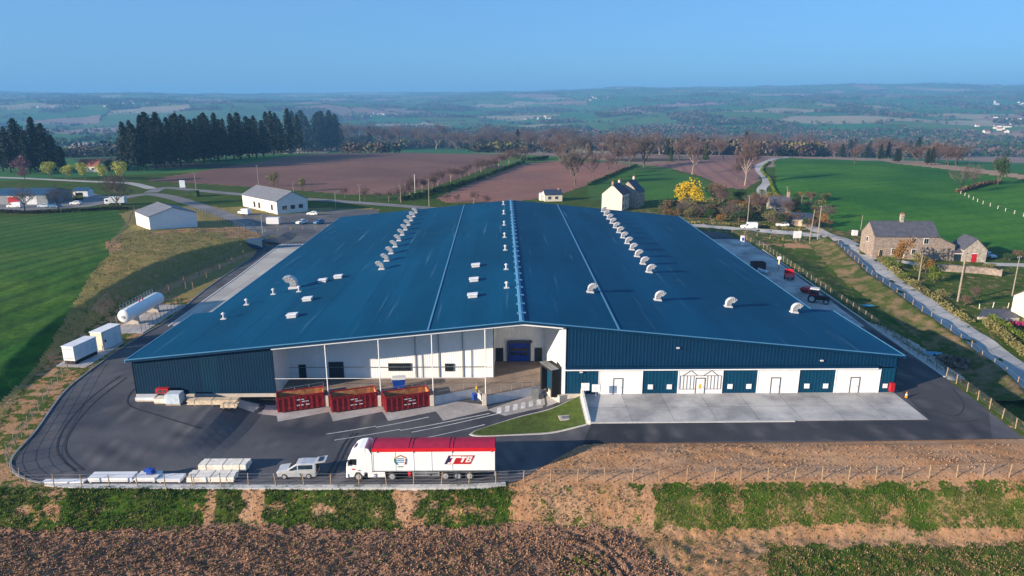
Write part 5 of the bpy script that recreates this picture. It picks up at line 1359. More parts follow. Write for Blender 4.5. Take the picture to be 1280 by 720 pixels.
# ------------------------------------------------------------------ roads and paved areas beyond the hall
LANE = ground_mat('lane_surface', (.38,.37,.36), (.46,.45,.44), .2, (.34,.33,.33), .06, fine=.07, fscale=3)
ROAD = ground_mat('road_surface', (.19,.185,.19), (.23,.225,.23), .15, (.17,.165,.17), .05, fine=.07, fscale=3)
LOT = ground_mat('lot_surface', (.085,.085,.095), (.11,.11,.12), .15, (.15,.145,.15), .05, fine=.1, fscale=2)
road('road', [(-60,262),(0,262),(60,260),(110,257),(150,248),(185,243),(215,247),(250,258),(290,272),(330,290)], 6.5, ROAD, .09)
road('road', [(188,241),(205,235),(240,237.5),(300,243),(370,248),(440,253),(520,259),(600,266)], 6, ROAD, .10)
road('road', [(-60,221),(0,222),(60,224.5),(110,227),(160,229),(190,236)], 5, LANE, .09)
rr, rcl = road('road', [(850,281),(900,284.5),(960,289),(1010,293),(1042,299),(1066,312),(1091,335),(1117,357),(1152,381),(1192,408),(1242,444),(1292,482),(1337,520)], [5,5,5,6,8.5,8.0,7.8,8,8,8,8,8,8], LANE, .08)
road('lane', [(1046,298),(1020,287),(992,272),(968,256),(954,243),(952,236),(958,229),(957,222),(949,213),(950,206),(962,200.5),(985,196.5)], 4.2, LANE, .10)
road('farm_track', [(1085,322),(1100,321),(1126,326),(1150,331)], 4, LANE, .06)
road('farm_track', [(1232,330),(1260,331),(1310,332)], 3.5, LANE, .06)
drape('parking_lot', gpoly([(300,266),(345,270),(392,264),(430,262),(470,262),(480,270),(420,300),(330,303),(322,292)]), Tn, LOT, 4, .07)
drape('service_yard', gpoly([(-40,247),(40,246),(100,240),(140,246),(150,252),(110,259),(40,263),(-40,266)]), Tn, ROAD, 4, .13)
drape('terrace', gpoly([(1222,397.5),(1272,398.5),(1272,387.5),(1228,386.5)]), Tn, MT['slate'], 3, .1)
# low earth berm along the road's downhill edge
def berm(name, c, side, off_, h, w, mat):
    m = MB(); rings = []
    for i, p in enumerate(c):
        d = (c[min(i+1, len(c)-1)]-c[max(i-1, 0)]).normalized(); n = Vector((-d.y, d.x))*side
        rg = []
        for u, f in ((0, 0), (.22, .75), (.4, 1), (.8, .85), (1.6, .45), (3.2, -.3)):
            q = p+n*(off_+w*u); zc_ = float(Tn(p.x, p.y)[0]); jz = .12*float(fbm(np.array([q.x/1.7]), np.array([q.y/1.7]), 33, 2)[0])
            zq = float(Tn(q.x, q.y)[0]); rg.append((q.x, q.y, max(zq, zc_)+h*f+jz if f > 0 else zq-.15))
        rings.append(rg)
    m.loft(rings, cap=False, closed=False); o = m.build(name, mat, smooth=True); return tag(o, kind='structure')
cc = [p for p in rcl if 80 < p.x < 108 and p.y < 200]
c2 = []
for i in range(len(cc)-1):
    for k in range(3): c2.append(cc[i].lerp(cc[i+1], k/3))
BERMM = ground_mat('berm_cover', (.036,.066,.010), (.075,.092,.018), 1.0, (.20,.135,.075), .3, fine=.38, fscale=5)
berm('bank', c2, -1, 3.8, 1.9, 2.4, BERMM)
fence_thing('wire_fence', [(p.x-4.8, p.y-.6) for p in rcl if p.y < 212 and p.y > 84][::1], 1.3, 3.6, 'wooden post fence on the grass bank along the lane', 'post_wood', 2, .07, lambda x, y: Tz(x+4.8, y)+1.75)
fence_thing('wire_fence', [P(*q) for q in ((900,290),(935,294),(985,300),(1030,306),(1044,308))], 1.2, 4.0, 'short post fence beside the road behind the hall', 'post_wood', 2, .08)
fence_thing('wire_fence', [G(*q) for q in ((1196,240),(1225,254),(1256,264),(1290,274))], 1.3, 4.5, 'pale post fence crossing the green hillside', 'timber_pale', 2, .08)
fence_thing('wire_fence', [G(*q) for q in ((236,262),(262,272),(285,281),(309,291))], 2.2, 3.0, 'tall green mesh fence beside the left road', 'dark_door', 4, .05)
fence_thing('wire_fence', [G(*q) for q in ((168,262),(160,280),(148,300),(135,316))], 1.2, 3.0, 'old fence between the green field and the white shed', 'bark', 3, .09)
fence_thing('wire_fence', [G(*q) for q in ((332,291),(370,288),(410,285))], 1.2, 4.2, 'low wooden post fence in front of the car park', 'post_wood', 1, .1)
fence_thing('wire_fence', [G(*q) for q in ((1224,386),(1248,385),(1276,386))], 1.2, 3.4, 'pale post fence above the dark terrace', 'timber_pale', 2, .07)

# ------------------------------------------------------------------ houses
def house(name, A, ang, L, W, eave, ridge, wall, roofm, label, cat, wins=(), chims=(), over=.25, skirt=.6, doors=(), lean=None):
    """A: corner; local x = length (gables at 0 and L), local y = depth; wins: (face S/N/W/E, u, z, w, h, frame mat)"""
    o = empty(name, (A[0], A[1], Tz(A[0], A[1])), ang, label, cat)
    m = MB()
    m.add([(0,0,-skirt),(L,0,-skirt),(L,W,-skirt),(0,W,-skirt),(0,0,eave),(L,0,eave),(L,W,eave),(0,W,eave),(0,W/2,ridge),(L,W/2,ridge)],
          [(0,1,5,4),(2,3,7,6),(3,0,4,8,7),(1,2,6,9,5),(4,5,9,8),(6,7,8,9)]); m.build('wall', MT[wall], o)
    m = MB(); s = (ridge-eave)/(W/2); t = .16
    for sg in (0, 1):
        ye = -over if sg == 0 else W+over; ze = eave-over*s+.05; v = []
        for x in (-over*.6, L+over*.6): v += [(x, ye, ze), (x, W/2, ridge+.05), (x, W/2, ridge+.05+t), (x, ye, ze+t)]
        m.add(v, [(0,1,2,3),(7,6,5,4),(0,3,7,4),(0,4,5,1),(3,2,6,7),(1,5,6,2)])
    rf = m.build('roof', MT[roofm], o)
    m = MB(); m.tube([(-over*.6, W/2, ridge+.22), (L+over*.6, W/2, ridge+.22)], .12, 6); m.build('ridge_tiles', MT[roofm], rf)
    for u, cw_, ch, mt in chims:
        m = MB(); m.rbox(u-cw_/2, u+cw_/2, W/2-.35, W/2+.35, ridge-.5, ridge+ch, .03); c = m.build('chimney', MT[mt], rf)
        m = MB(); m.rbox(u-cw_/2-.07, u+cw_/2+.07, W/2-.42, W/2+.42, ridge+ch, ridge+ch+.12, .02)
        for k in (-1, 1): m.tube([(u+k*cw_*.22, W/2, ridge+ch+.1), (u+k*cw_*.22, W/2, ridge+ch+.5)], .11, 8)
        m.build('chimney_cap', MT['roof_tile_red'], c)
    def plate(nm, f, u, z, w, h, d, mt, par, dep=.08):
        mb = MB(); e0, e1 = d, d+dep
        if f == 'S': mb.box(u-w/2, u+w/2, -e1, -e0, z, z+h)
        elif f == 'N': mb.box(u-w/2, u+w/2, W+e0, W+e1, z, z+h)
        elif f == 'W': mb.box(-e1, -e0, u-w/2, u+w/2, z, z+h)
        else: mb.box(L+e0, L+e1, u-w/2, u+w/2, z, z+h)
        return mb.build(nm, MT[mt], par)
    for f, u, z, w, h, fm in wins:
        fr = plate('window', f, u, z, w+.24, h+.24, -.02, fm, o)
        plate('pane', f, u-w*.26, z+.12, w*.46, h, .062, 'dark_glass', fr, .02); plate('pane', f, u+w*.26, z+.12, w*.46, h, .062, 'dark_glass', fr, .02)
    for f, u, w, h, mt in doors:
        d = plate('door', f, u, 0.02, w, h, -.02, mt, o)
        plate('door_frame', f, u, 0.02+h+.005, w+.2, .14, -.015, 'white_trim', d)
    if lean:          # lean-to on the E gable: length, eave
        ll, le = lean
        m = MB(); h0 = eave-.15
        m.add([(L+.01,.0,-skirt),(L+ll,.0,-skirt),(L+ll,W,-skirt),(L+.01,W,-skirt),(L+.01,.0,h0),(L+ll,0,le),(L+ll,W,le),(L+.01,W,h0)], [(0,1,5,4),(1,2,6,5),(2,3,7,6),(3,0,4,7),(4,5,6,7),(0,3,2,1)]); m.build('lean_to', MT[wall], o)
        m = MB(); m.add([(L-.0,-.2,h0+.06),(L+ll+.2,-.2,le+.0),(L+ll+.2,W+.2,le+.0),(L-.0,W+.2,h0+.06),(L-.0,-.2,h0+.2),(L+ll+.2,-.2,le+.15),(L+ll+.2,W+.2,le+.15),(L-.0,W+.2,h0+.2)], [(0,3,2,1),(4,5,6,7),(0,1,5,4),(1,2,6,5),(2,3,7,6),(3,0,4,7)]); m.build('lean_to_roof', MT[roofm], o)
    return o
def corner(a, b):
    A, B = G(*a), G(*b); return A, math.atan2(B[1]-A[1], B[0]-A[0]), math.hypot(B[0]-A[0], B[1]-A[1])
W_ = 'white_trim'
A, an, L = corner((304,257.5), (347,268))
house('office_building', A, an, L, 12.5, 4.6, 7.6, 'render_white', 'sheet_roof_grey', 'white office building with a grey gabled roof beside the car park', 'office building', [('E',3,1.2,1.5,1.2,'dark_frame'),('E',6.3,1.2,1.5,1.2,'dark_frame'),('E',9.6,1.2,1.5,1.2,'dark_frame'),('S',L*.86,.9,1.2,1.9,'dark_frame'),('S',L*.5,.5,1.6,2.2,'timber'),('S',L*.36,.5,1.6,2.2,'timber')], over=.5)
A, an, L = corner((171,281), (188,287))
house('storage_shed', A, an, max(L, 8), 14, 4.4, 6.6, 'white_paint', 'sheet_roof_grey', 'plain white storage shed with a grey roof by the green field', 'shed', doors=[('S',L/2,3,3,'panel_pale')], over=.3)
A = G(777,264); 
house('farmhouse', A, R(62), 9.0, 8.2, 6.2, 9.8, 'render_cream', 'slate_blue', 'cream gabled house with a steep slate roof just behind the hall', 'house', [('S',1.6,.9,1.0,1.3,W_),('S',1.6,3.8,1.0,1.3,W_),('S',4.4,3.8,1.0,1.3,W_),('S',4.4,.9,1.0,1.3,W_),('S',7.2,3.8,1.0,1.3,W_)], [(.5,1.1,1.3,'brick_chimney'),(8.4,1.6,1.2,'render_cream')], over=.15)
B = (A[0]+math.cos(R(62))*10+3.0, A[1]+math.sin(R(62))*10-1.5)
house('stone_house', B, R(62), 8.5, 9, 6.0, 10.2, 'stone_pale', 'slate_blue', 'taller slate-roofed house attached behind the cream house', 'house', [('S',2,3.6,1.0,1.3,W_),('S',5.5,3.6,1.0,1.3,W_),('S',2,.8,1.0,1.3,W_)], [(7.6,1.3,1.4,'render_cream')], over=.15)
A = G(681,252); house('bungalow', A, R(8), 7.5, 6, 2.8, 4.4, 'render_cream', 'slate_blue', 'low cream bungalow with a slate roof behind the hall', 'bungalow', [('S',2,.8,1.2,1.2,W_),('S',5,.8,1.2,1.2,W_)], [(6.5,.8,.8,'brick_chimney')])
A = G(676,251); house('garden_shed', A, R(12), 3.2, 3, 2.2, 3.0, 'render_white', 'panel_pale', 'tiny white shed left of the low bungalow', 'shed', doors=[('S',1.6,1,1.9,'timber')])
A = G(1090,322); an = R(-3)
house('stone_farmhouse', A, an, 17.2, 8, 6.0, 9.4, 'stone', 'slate', 'long stone farmhouse with a grey slate roof beside the lane', 'house', [('S',5.6,.9,1.1,1.5,W_),('S',10.6,4.1,1.1,1.3,W_),('S',14.0,3.9,1.2,1.4,W_),('S',11.0,1.0,1.0,1.3,W_),('S',2.2,.2,.9,1.9,'timber'),('W',4,3.8,1,1.2,W_)], [(8.6,1.0,2.2,'stone_pale'),], lean=(4.8, 3.6), doors=[('S',8.2,1.1,2.1,'white_paint')])
A = G(1231.5,328); house('stone_barn', A, R(83), 7.2, 6.0, 3.4, 6.3, 'stone_pale', 'slate', 'small stone barn with a red door right of the farmhouse', 'barn', doors=[('W',3.1,1.3,2.3,'red_paint')], over=.15)
A = G(1187,326); house('cart_shed', A, R(-3), 4.2, 4, 2.4, 3.3, 'stone', 'slate', 'low dark cart shed between the farmhouse and the stone barn', 'shed', doors=[('S',2.1,2.2,1.9,'dark_door')], over=.2)
A = G(1301,407); house('cream_house', A, R(4), 9, 8, 4.2, 6.8, 'render_cream', 'slate', 'cream house with a slate roof, its corner just inside the right edge', 'house', [('S',2,1,1.1,1.3,W_),('S',5,1,1.1,1.3,W_)])
A = G(962,268); house('cottage', A, R(-8), 7.5, 6, 3.4, 6.2, 'stone_pale', 'slate', 'brownish cottage with a tall chimney among the garden trees', 'cottage', [('S',2.6,.8,1,1.2,W_)], [(6.8,1.0,1.8,'brick_chimney')])
A = G(988,282); house('outbuilding', A, R(-20), 6.5, 5, 2.3, 3.9, 'stone', 'slate_blue', 'low outbuilding with a bluish roof at the garden edge', 'outbuilding', doors=[('S',3,1.2,2,'timber')])
A = G(-12,256); house('workshop', A, R(2), 22, 17, 3.6, 5.2, 'grey_metal', 'roof_dark_blue', 'wide low workshop with a dark blue roof at the left edge', 'workshop', doors=[('S',16,4,3,'panel_pale'),('S',9,4,3,'red_paint')])
A = G(92,247); house('sales_hut', A, R(4), 6, 5, 2.8, 3.8, 'panel_pale', 'roof_dark_blue', 'small blue-roofed cabin behind the yellow machines', 'cabin', [('S',3,.8,1.6,1.1,'dark_frame')])
A = G(98,215); house('red_roof_house', A, R(3), 11, 8, 3.2, 6.4, 'render_cream', 'roof_tile_red', 'small house with a reddish roof behind the yellow-green pollards', 'house', [('S',3,.9,1.2,1.2,W_),('S',8,.9,1.2,1.2,W_)], [(9.5,.9,1.0,'brick_chimney')])
A = G(543,180); house('far_farmhouse', A, R(3), 13, 9, 4.8, 7.6, 'render_white', 'roof_tile_red', 'lone white farmhouse with a reddish roof on the green rise beyond the ploughed field', 'house', [('S',3,1,1.4,1.4,'dark_frame'),('S',8,1,1.4,1.4,'dark_frame')])
# garden walls by the farmhouse
def wall_thing(px, h, w, label, mat='stone', nm='garden_wall'):
    c = smooth([G(a, b) for a, b in px], 4); m = MB(); rings = []
    for i, p in enumerate(c):
        d = (c[min(i+1, len(c)-1)]-c[max(i-1, 0)]).normalized(); n = Vector((-d.y, d.x)); z = Tz(p.x, p.y); hh = h*(1+.12*rnd.uniform(-1, 1))
        rings.append([(*(p-n*w/2), z-.3), (*(p+n*w/2), z-.3), (*(p+n*w*.42), z+hh), (*(p-n*w*.42), z+hh)])
    m.loft(rings); return tag(m.build(nm, MT[mat]), label, 'wall')
wall_thing([(1170,338),(1200,340),(1230,342),(1252,345)], 1.6, 1.2, 'rough stone garden wall in front of the stone barn')
wall_thing([(1222,399),(1250,399.5),(1273,400)], .5, .4, 'low pale wall along the front of the dark terrace', 'concrete_pale')
# ------------------------------------------------------------------ cars beyond
def gcar(px, py, rz, kind, paint, label, cat='car', nm='parked_car', s=1.0, **k):
    x, y, z = G(px, py); o = car(nm, (x, y, z+.1), R(rz), kind, MT[paint], label, cat, detail=False, **k); o.scale = (s,)*3; return o
gcar(926, 286, -3, 'van', 'van_white', 'white panel van driving along the road behind the hall', 'van', 'delivery_van')
gcar(299.5, 267.5, -28, 'van', 'van_white', 'white van parked beside the office building', 'van', 'delivery_van')
gcar(384, 269, -4, 'hatch', 'van_white', 'white car parked at the right corner of the office', 'car')
gcar(371.5, 281, 60, 'hatch', 'van_white', 'white car parked behind the post fence of the car park')
gcar(393.5, 281, 62, 'hatch', 'car_blue', 'light blue car parked behind the post fence of the car park')
gcar(1243, 324, 95, 'hatch', 'plastic_wrap', 'pale blue car parked beside the stone barn')
gcar(88, 256, 3, 'hatch', 'van_white', 'white car on the service road near the yellow machines')
gcar(10, 260, 3, 'van', 'van_white', 'white van with pale blue side at the left edge', 'van', 'delivery_van')
gcar(48, 259.5, 3, 'hatch', 'plastic_wrap', 'pinkish grey car between the two dark bare trees')
gcar(62, 259.5, 3, 'hatch', 'car_blue', 'dark blue car beside the dark bare tree')
gcar(970, 283, -6, 'hatch', 'van_white', 'white car parked on the verge below the cottage')
def lorry(px, py, rz, label):
    x, y, z = G(px, py); o = empty('box_truck', (x, y, z+.1), R(rz), label, 'truck')
    m = MB(); m.rbox(0, 1.9, 0, 2.3, .5, 2.6, .1); m.build('cab', MT['van_white'], o)
    m = MB(); m.rbox(2.0, 7.6, -.05, 2.35, .85, 3.3, .05); m.build('box_body', MT['plastic_wrap'], o)
    m = MB(); m.box(-.01, .0, .2, 2.1, 1.5, 2.3); m.box(.5, 1.4, -.01, 0, 1.5, 2.3); m.build('window', MT['dark_glass'], o)
    m = MB(); m.box(.3, 7.4, .7, 1.6, .45, .84); m.build('chassis', MT['rubber'], o)
    for xx in (1.1, 5.8):
        wheel(o, xx, -.02, .45, .28, -1); wheel(o, xx, 2.32, .45, .28, 1)
lorry(131, 257, 5, 'white box truck standing beside the round bare tree')
def digger(px, py, rz, label):
    x, y, z = G(px, py); o = empty('excavator', (x, y, z+.1), R(rz), label, 'excavator')
    m = MB(); m.rbox(-1.6, 1.6, -1.1, -.6, 0, .7, .15); m.rbox(-1.6, 1.6, .6, 1.1, 0, .7, .15); m.build('tracks', MT['rubber'], o)
    m = MB(); m.rbox(-1.7, 1.3, -1.1, 1.1, .8, 1.8, .12); m.build('body', MT['yellow_paint'], o)
    m = MB(); m.rbox(.0, 1.2, -1.0, -.1, 1.81, 2.7, .08); m.build('cab', MT['dark_glass'], o)
    m = MB(); m.tube([(1.2,.3,1.5),(2.8,.3,3.2),(4.2,.3,2.0),(4.3,.3,.6)], [.22,.2,.17,.12], 6); m.build('arm', MT['yellow_paint'], o)
    m = MB(); m.loft([[(4.0,-.2,.7),(4.7,-.2,.7),(4.7,.8,.7),(4.0,.8,.7)],[(3.8,-.2,.15),(4.3,-.2,.1),(4.3,.8,.1),(3.8,.8,.15)]]); m.build('bucket', MT['rubber'], o)
digger(84, 249, 12, 'yellow excavator at the left of the pair by the blue-roofed cabin')
digger(98, 250, 170, 'larger yellow excavator on the right beside the blue-roofed cabin')
def boxes(nm, px, py, w, d, h, mat, label, cat, rz=0, legs=.35):
    x, y, z = G(px, py); o = empty(nm, (x, y, z), R(rz), label, cat)
    m = MB(); m.rbox(-w/2, w/2, -d/2, d/2, legs, legs+h, .05); m.build('body', MT[mat], o)
    m = MB(); m.box(-w/2+.2, w/2-.2, -d/2+.2, d/2-.2, 0, legs); m.build('base', MT['dark_frame'], o)
boxes('white_trailer', 342, 281, 4.2, 2, 2.2, 'white_paint', 'white box trailer by the car park fence', 'trailer', 2)
boxes('green_cabinet', 241.5, 245.5, 4.4, 3, 2.4, 'leaf', 'dark green cabinet on the lawn beside the left road', 'cabinet', 2, .1)
boxes('white_bin', 1068, 294.5, 1.5, 1.2, 1.6, 'white_paint', 'two-tone white bin on the grass left of the stone farmhouse', 'bin', 0, .1)
def board(px, py, w, h, z0, label, mat='sign_white'):
    x, y, z = G(px, py); o = empty('sign_board', (x, y, z), 0, label, 'sign')
    for s in (-1, 1):
        m = MB(); m.tube([(s*w*.38, .06, -.2), (s*w*.38, .06, z0+h)], .08, 6); m.build('post', MT['steel'], o)
    m = MB(); m.rbox(-w/2, w/2, -.05, .03, z0, z0+h, .02); m.build('board', MT[mat], o)
board(996, 300, 2.5, 2.2, .6, 'white double notice board at the road junction'); board(228.5, 236, 2.6, 3.4, .6, 'tall pale blue sign by the left crossroads', 'plastic_wrap')
def pole(px, py, hpx, label, r=.11, cross=True, mat='bark', lean=0, lamp=False):
    x, y, z = G(px, py); rx, ry, k = ray(px, py-hpx); h = CAMH+k*y/ry-z
    o = empty('utility_pole', (x, y, z), R(20), label, 'pole', 'utility poles')
    m = MB(); m.tube([(0,0,-.4),(h*math.tan(R(lean)),0,h)], [r*1.15, r*.75], 8); m.build('shaft', MT[mat], o)
    t = h*math.tan(R(lean))
    if cross:
        m = MB(); m.box(t-.7, t+.7, -.05, .05, h-.45, h-.33); m.build('cross_arm', MT['grey_metal'], o)
        for xx in (-.6, 0, .6):
            m = MB(); m.tube([(t+xx,0,h-.33),(t+xx,0,h-.13)], .05, 6); m.build('insulator', MT['panel_pale'], o)
    if lamp:
        m = MB(); m.tube([(0,0,h),(.5,0,h+.25),(1.2,0,h+.25)], .05, 5); m.rbox(1.1, 1.7, -.12, .12, h+.18, h+.3, .03); m.build('lamp_head', MT['steel'], o)
for i, a in enumerate([(1197,377,62,'thick timber pole in the farmhouse garden',.2,True,'pole_wood'),(1148,352,36,'thin pale pole left of the thick garden pole',.13,True,'pole_wood'),(1265,370,50,'thin pole at the right of the garden lawn',.13,True,'pole_wood'),
    (1012,300,38,'left of the braced pair of poles at the road junction',.15,False,'pole_wood',4),(1022,299,42,'right taller pole at the road junction',.18,True,'pole_wood'),(934,281,37,'pole behind the white panel van',.15,True,'pole_wood'),(983,251,18,'pole beside the cottage chimney',.13,True,'pole_wood'),(1001,262,18,'pole on the field edge right of the cottage',.11,True,'pole_wood'),(1076,287,18,'slim pole above the white bin',.11,False,'pole_wood'),
    (246,242,26,'pole by the dark green cabinet',.15,True,'pole_wood'),(323.5,232,26,'tall pole behind the office roof',.15,True,'pole_wood'),(367,240,12,'short pole right of the office roof',.14,False,'pole_wood'),(450,252,22,'slim pole beside the hedgerow trees',.14,True,'pole_wood'),(501,253,22,'leftmost of the pale poles by the ploughed field',.16,True,'pole_wood'),(507,250,22,'second of the pale poles by the ploughed field',.12,False,'pole_wood'),(519,246,28,'pole with a white band among the hedgerow trees',.14,True,'render_white'),(536.5,259,36,'tallest pale pole above the hall roof edge',.16,True,'pole_wood')]):
    pole(*a)
for q, h_, lab in (((420,263),22,'street lamp at the left end of the car park'),((328.5,293),24,'street lamp beside the dark blue storage box')):
    pole(q[0], q[1], h_, lab, .09, False, 'steel', 0, True)
# ------------------------------------------------------------------ trees
def grow(seed, H=10.0, spread=.55, trunk=.32, twig=.022, levels=3, tw=7, up=.35, r0=.026, droop=0.0):
    """bare tree: trunk+limbs mesh and twig mesh, height H"""
    q = random.Random(seed); tr, cr = MB(), MB()
    def branch(p, d, L, r, lev):
        pts = [p]; dd = d.copy(); k = 4
        for i in range(k):
            dd = (dd+Vector((q.uniform(-1,1), q.uniform(-1,1), q.uniform(-.6,.9)))*.22).normalized()
            pts.append(pts[-1]+dd*L/k)
        rad = [r*(1-.55*i/k) for i in range(k+1)]
        (tr if lev < 2 else cr).tube(pts, rad, 7 if lev == 0 else 5 if lev == 1 else 3, cap=False)
        if lev == levels:
            for j in range(tw):
                b = pts[q.randrange(1, k+1)]; e = (dd+Vector((q.uniform(-1,1), q.uniform(-1,1), q.uniform(-.7,1)))*.95).normalized()
                L2 = H*q.uniform(.05, .10); m_ = b+e*L2*.5
                e2 = (e+Vector((q.uniform(-1,1), q.uniform(-1,1), q.uniform(-.5,.8)-droop))*.6).normalized()
                cr.tube([b, m_, m_+e2*L2*.6], [twig, twig*.8, twig*.45], 3, cap=False)
            return
        n = q.choice([4,5]) if lev == 0 else q.choice([3,4])
        for j in range(n):
            t = q.uniform(.45, 1) if lev else q.uniform(.55, 1)
            s = min(k-1, int(t*k)); b = pts[s].lerp(pts[s+1], t*k-s)
            an = 2*math.pi*(j+q.uniform(-.3,.3))/n
            side = Vector((math.cos(an), math.sin(an), 0))
            nd = (dd*up+side*spread+Vector((0,0,.35))).normalized()
            branch(b, nd, L*q.uniform(.62,.85) if lev else H*q.uniform(.26,.36), r*.55, lev+1)
        branch(pts[-1], (dd+Vector((q.uniform(-.3,.3), q.uniform(-.3,.3), .5))).normalized(), (L*.75 if lev else H*.3), r*.5, lev+1)
    branch(Vector((0,0,-.2)), Vector((0,0,1)), H*trunk, H*r0, 0)
    z = max(v[2] for v in cr.v); s = H/z
    for mb in (tr, cr): mb.v = [(a*s, b*s, c*s) for a, b, c in mb.v]
    return tr, cr
def leafquad(mb, c, r, q, flat=0.0):
    a = Vector((q.gauss(0,1), q.gauss(0,1), q.gauss(0,1))).normalized(); b = a.orthogonal().normalized(); e = a.cross(b)
    b = b*r*q.uniform(.6,1.2); e = e*r*q.uniform(.5,1.0)
    mb.add([c-b-e*.4, c+b*.2-e, c+b+e*.5, c-b*.3+e], [(0,1,2,3)])
def leafy(seed, H=10.0, W=8.0, base=.2, n=900, leaf=.35, lobes=7, trunk=True, droop=False):
    q = random.Random(seed); tr, cr = MB(), MB()
    lo = [(Vector((q.uniform(-.3,.3)*W, q.uniform(-.3,.3)*W, H*(base+(1-base)*q.uniform(.3,.8)))), q.uniform(.22,.36)*W) for _ in range(lobes)]
    for i in range(n):
        c, r = lo[i % lobes]
        d = Vector((q.gauss(0,1), q.gauss(0,1), q.gauss(0,1))).normalized()*r*(q.random()**.35)
        p = c+Vector((d.x, d.y, d.z*.85)); p.z = max(p.z, H*base*.5)
        if droop: p.z -= (Vector((p.x, p.y)).length/W)**2*H*.55; p.z = max(p.z, .2)
        leafquad(cr, p, leaf, q)
    z = max(v[2] for v in cr.v); s = H/z; cr.v = [(a, b, c*s) for a, b, c in cr.v]
    if trunk:
        tr.tube([(0,0,-.3),(.05,0,H*base),(0,.1,H*.6)], [H*.03,H*.024,H*.008], 7)
        for c, r in lo[:5]: tr.tube([(0,0,H*base*.9), c*.6+Vector((0,0,H*base*.3)), c], [H*.014,H*.01,H*.004], 5)
    return tr, cr
def conifer(seed, H=30.0, W=9.0, base=.14, dens=190, ragged=.55):
    q = random.Random(seed); tr, cr = MB(), MB()
    tr.tube([(0,0,-.5),(0,0,H*.5),(0,0,H*.98)], [H*.016,H*.011,H*.002], 7)
    for i in range(dens):
        t = (i/dens)**.85; z = H*(base+(1-base)*t); R_ = W/2*(1-t)**.5*q.uniform(1-ragged,1.18)+.25
        an = i*2.399+q.uniform(-.4,.4); d = Vector((math.cos(an), math.sin(an), 0))
        n = max(5, int(5+R_*3.2))
        for k in range(n):
            u = (k+.5)/n; p = Vector((0,0,z))+d*R_*u+Vector((0,0,R_*(.10*u-.42*u*u)))+Vector((q.gauss(0,.22),q.gauss(0,.22),q.gauss(0,.2)))*(.5+R_*.14)
            leafquad(cr, p, .42+.24*(1-t), q)
        if i % 4 == 0: tr.tube([(0,0,z), (d.x*R_*.8, d.y*R_*.8, z-R_*.15)], [H*.004, .02], 3, cap=False)
    return tr, cr
TPL = {}
def template(key, fn, tm, cm, hide=True):
    TPL[key] = (fn, tm, cm)
    tr, cr = fn
    a = bpy.data.meshes.new('trunk'); a.from_pydata([tuple(v) for v in tr.v], [], tr.f); a.materials.append(MT[tm])
    b = bpy.data.meshes.new('crown'); b.from_pydata([tuple(v) for v in cr.v], [], cr.f); b.materials.append(MT[cm])
    TPL[key] = (a, b)
def plant(key, px, py, hpx, name, label, cat='tree', group=None, wide=1.0, H=10.0, rz=None, h=None):
    x, y, z = G(px, py)
    if h is None:
        rx, ry, k = ray(px, py-hpx); h = CAMH+k*y/ry-z
    o = empty(name, (x, y, z-.05), rnd.uniform(0, 6.28) if rz is None else rz, label, cat, group)
    a, b = TPL[key]
    if a is not None and len(a.vertices):
        t = bpy.data.objects.new('trunk', a); col.objects.link(t); t.parent = o
    c = bpy.data.objects.new('crown', b); col.objects.link(c); c.parent = o
    s = h/H; o.scale = (s*wide, s*wide, s)
    return o
for i in range(4): template(f'bare{i}', grow(20+i, spread=.66, twig=.028, tw=10), 'bark', 'twig')
for i in range(2): template(f'barew{i}', grow(50+i, spread=.9, trunk=.24, twig=.03, tw=13, r0=.034), 'bark', 'twig_grey')
for i in range(2): template(f'bared{i}', grow(60+i, spread=.75, twig=.022), 'bark_dark', 'twig_grey')
for i in range(2): template(f'barep{i}', grow(70+i, spread=.6, twig=.026, trunk=.36, tw=9, r0=.03), 'twig_pale', 'twig')
for i in range(3): template(f'conifer{i}', conifer(80+i, H=30, W=[12.5,11,14][i]), 'bark_dark', 'needles')
template('fir', conifer(90, H=10, W=4.2, base=.06, dens=90), 'bark_dark', 'leaf')
for nm, mt, n, lf in (('lime','leaf_lime',1500,.26),('yellow','leaf_yellow',2600,.22),('olive','leaf_olive',900,.34),('green','leaf',1000,.34),('bright','leaf_bright',900,.34),('brown','leaf_brown',900,.30),('rust','leaf_rust',1100,.30),('purple','leaf_purple',1000,.30)):
    template(nm, leafy(hash(nm) % 1 + {'lime':1,'yellow':2,'olive':3,'green':4,'bright':5,'brown':6,'rust':7,'purple':8}[nm], n=n, leaf=lf, W=9 if nm != 'lime' else 8.5, base=.2 if nm in ('lime','purple') else .03 if nm == 'yellow' else .08, droop=nm == 'yellow', lobes=9 if nm == 'yellow' else 7), 'bark', mt)
template('dense', grow(33, spread=1.0, trunk=.22, twig=.020, tw=14, up=.5), 'bark', 'twig_grey')
# the conifer belts on the left
q = random.Random(3)
row = [(160,213,70),(172,214,66),(183,213,73),(196,211,62),(206,210,70),(215,209,60),(226,207.5,66),(236,206,63),(243,205,58),(255,204,64),(264,203,58),(273,202,62),(283,201,60),(293,200,58),(301,199,60),(312,198,54),(321,197,58),(330,196,50),(342,195,56),(352,194,54),(363,193,56),(374,192,52),(385,191,50),(396,190,52),(404,189.5,54),(414,189,53),(421,188.5,46)]
for i, (x, y, h) in enumerate(row):
    plant(f'conifer{(i*2+i//3)%3}', x, y, h*q.uniform(.82,1.04), 'conifer_tree', f'tall dark conifer, {ordw(i)} from the left in the long belt behind the ploughed field', 'conifer', 'long conifer belt behind the ploughed field', .98*q.uniform(.85,1.3), 30)
back = [(168,205,58),(188,205,66),(201,204,64),(221,203,62),(233,202,60),(249,201,62),(260,200,60),(278,198,60),(297,197,56),(316,195,54),(336,193,54),(347,192,55),(368,190,54),(379,189,52),(400,188,53)]
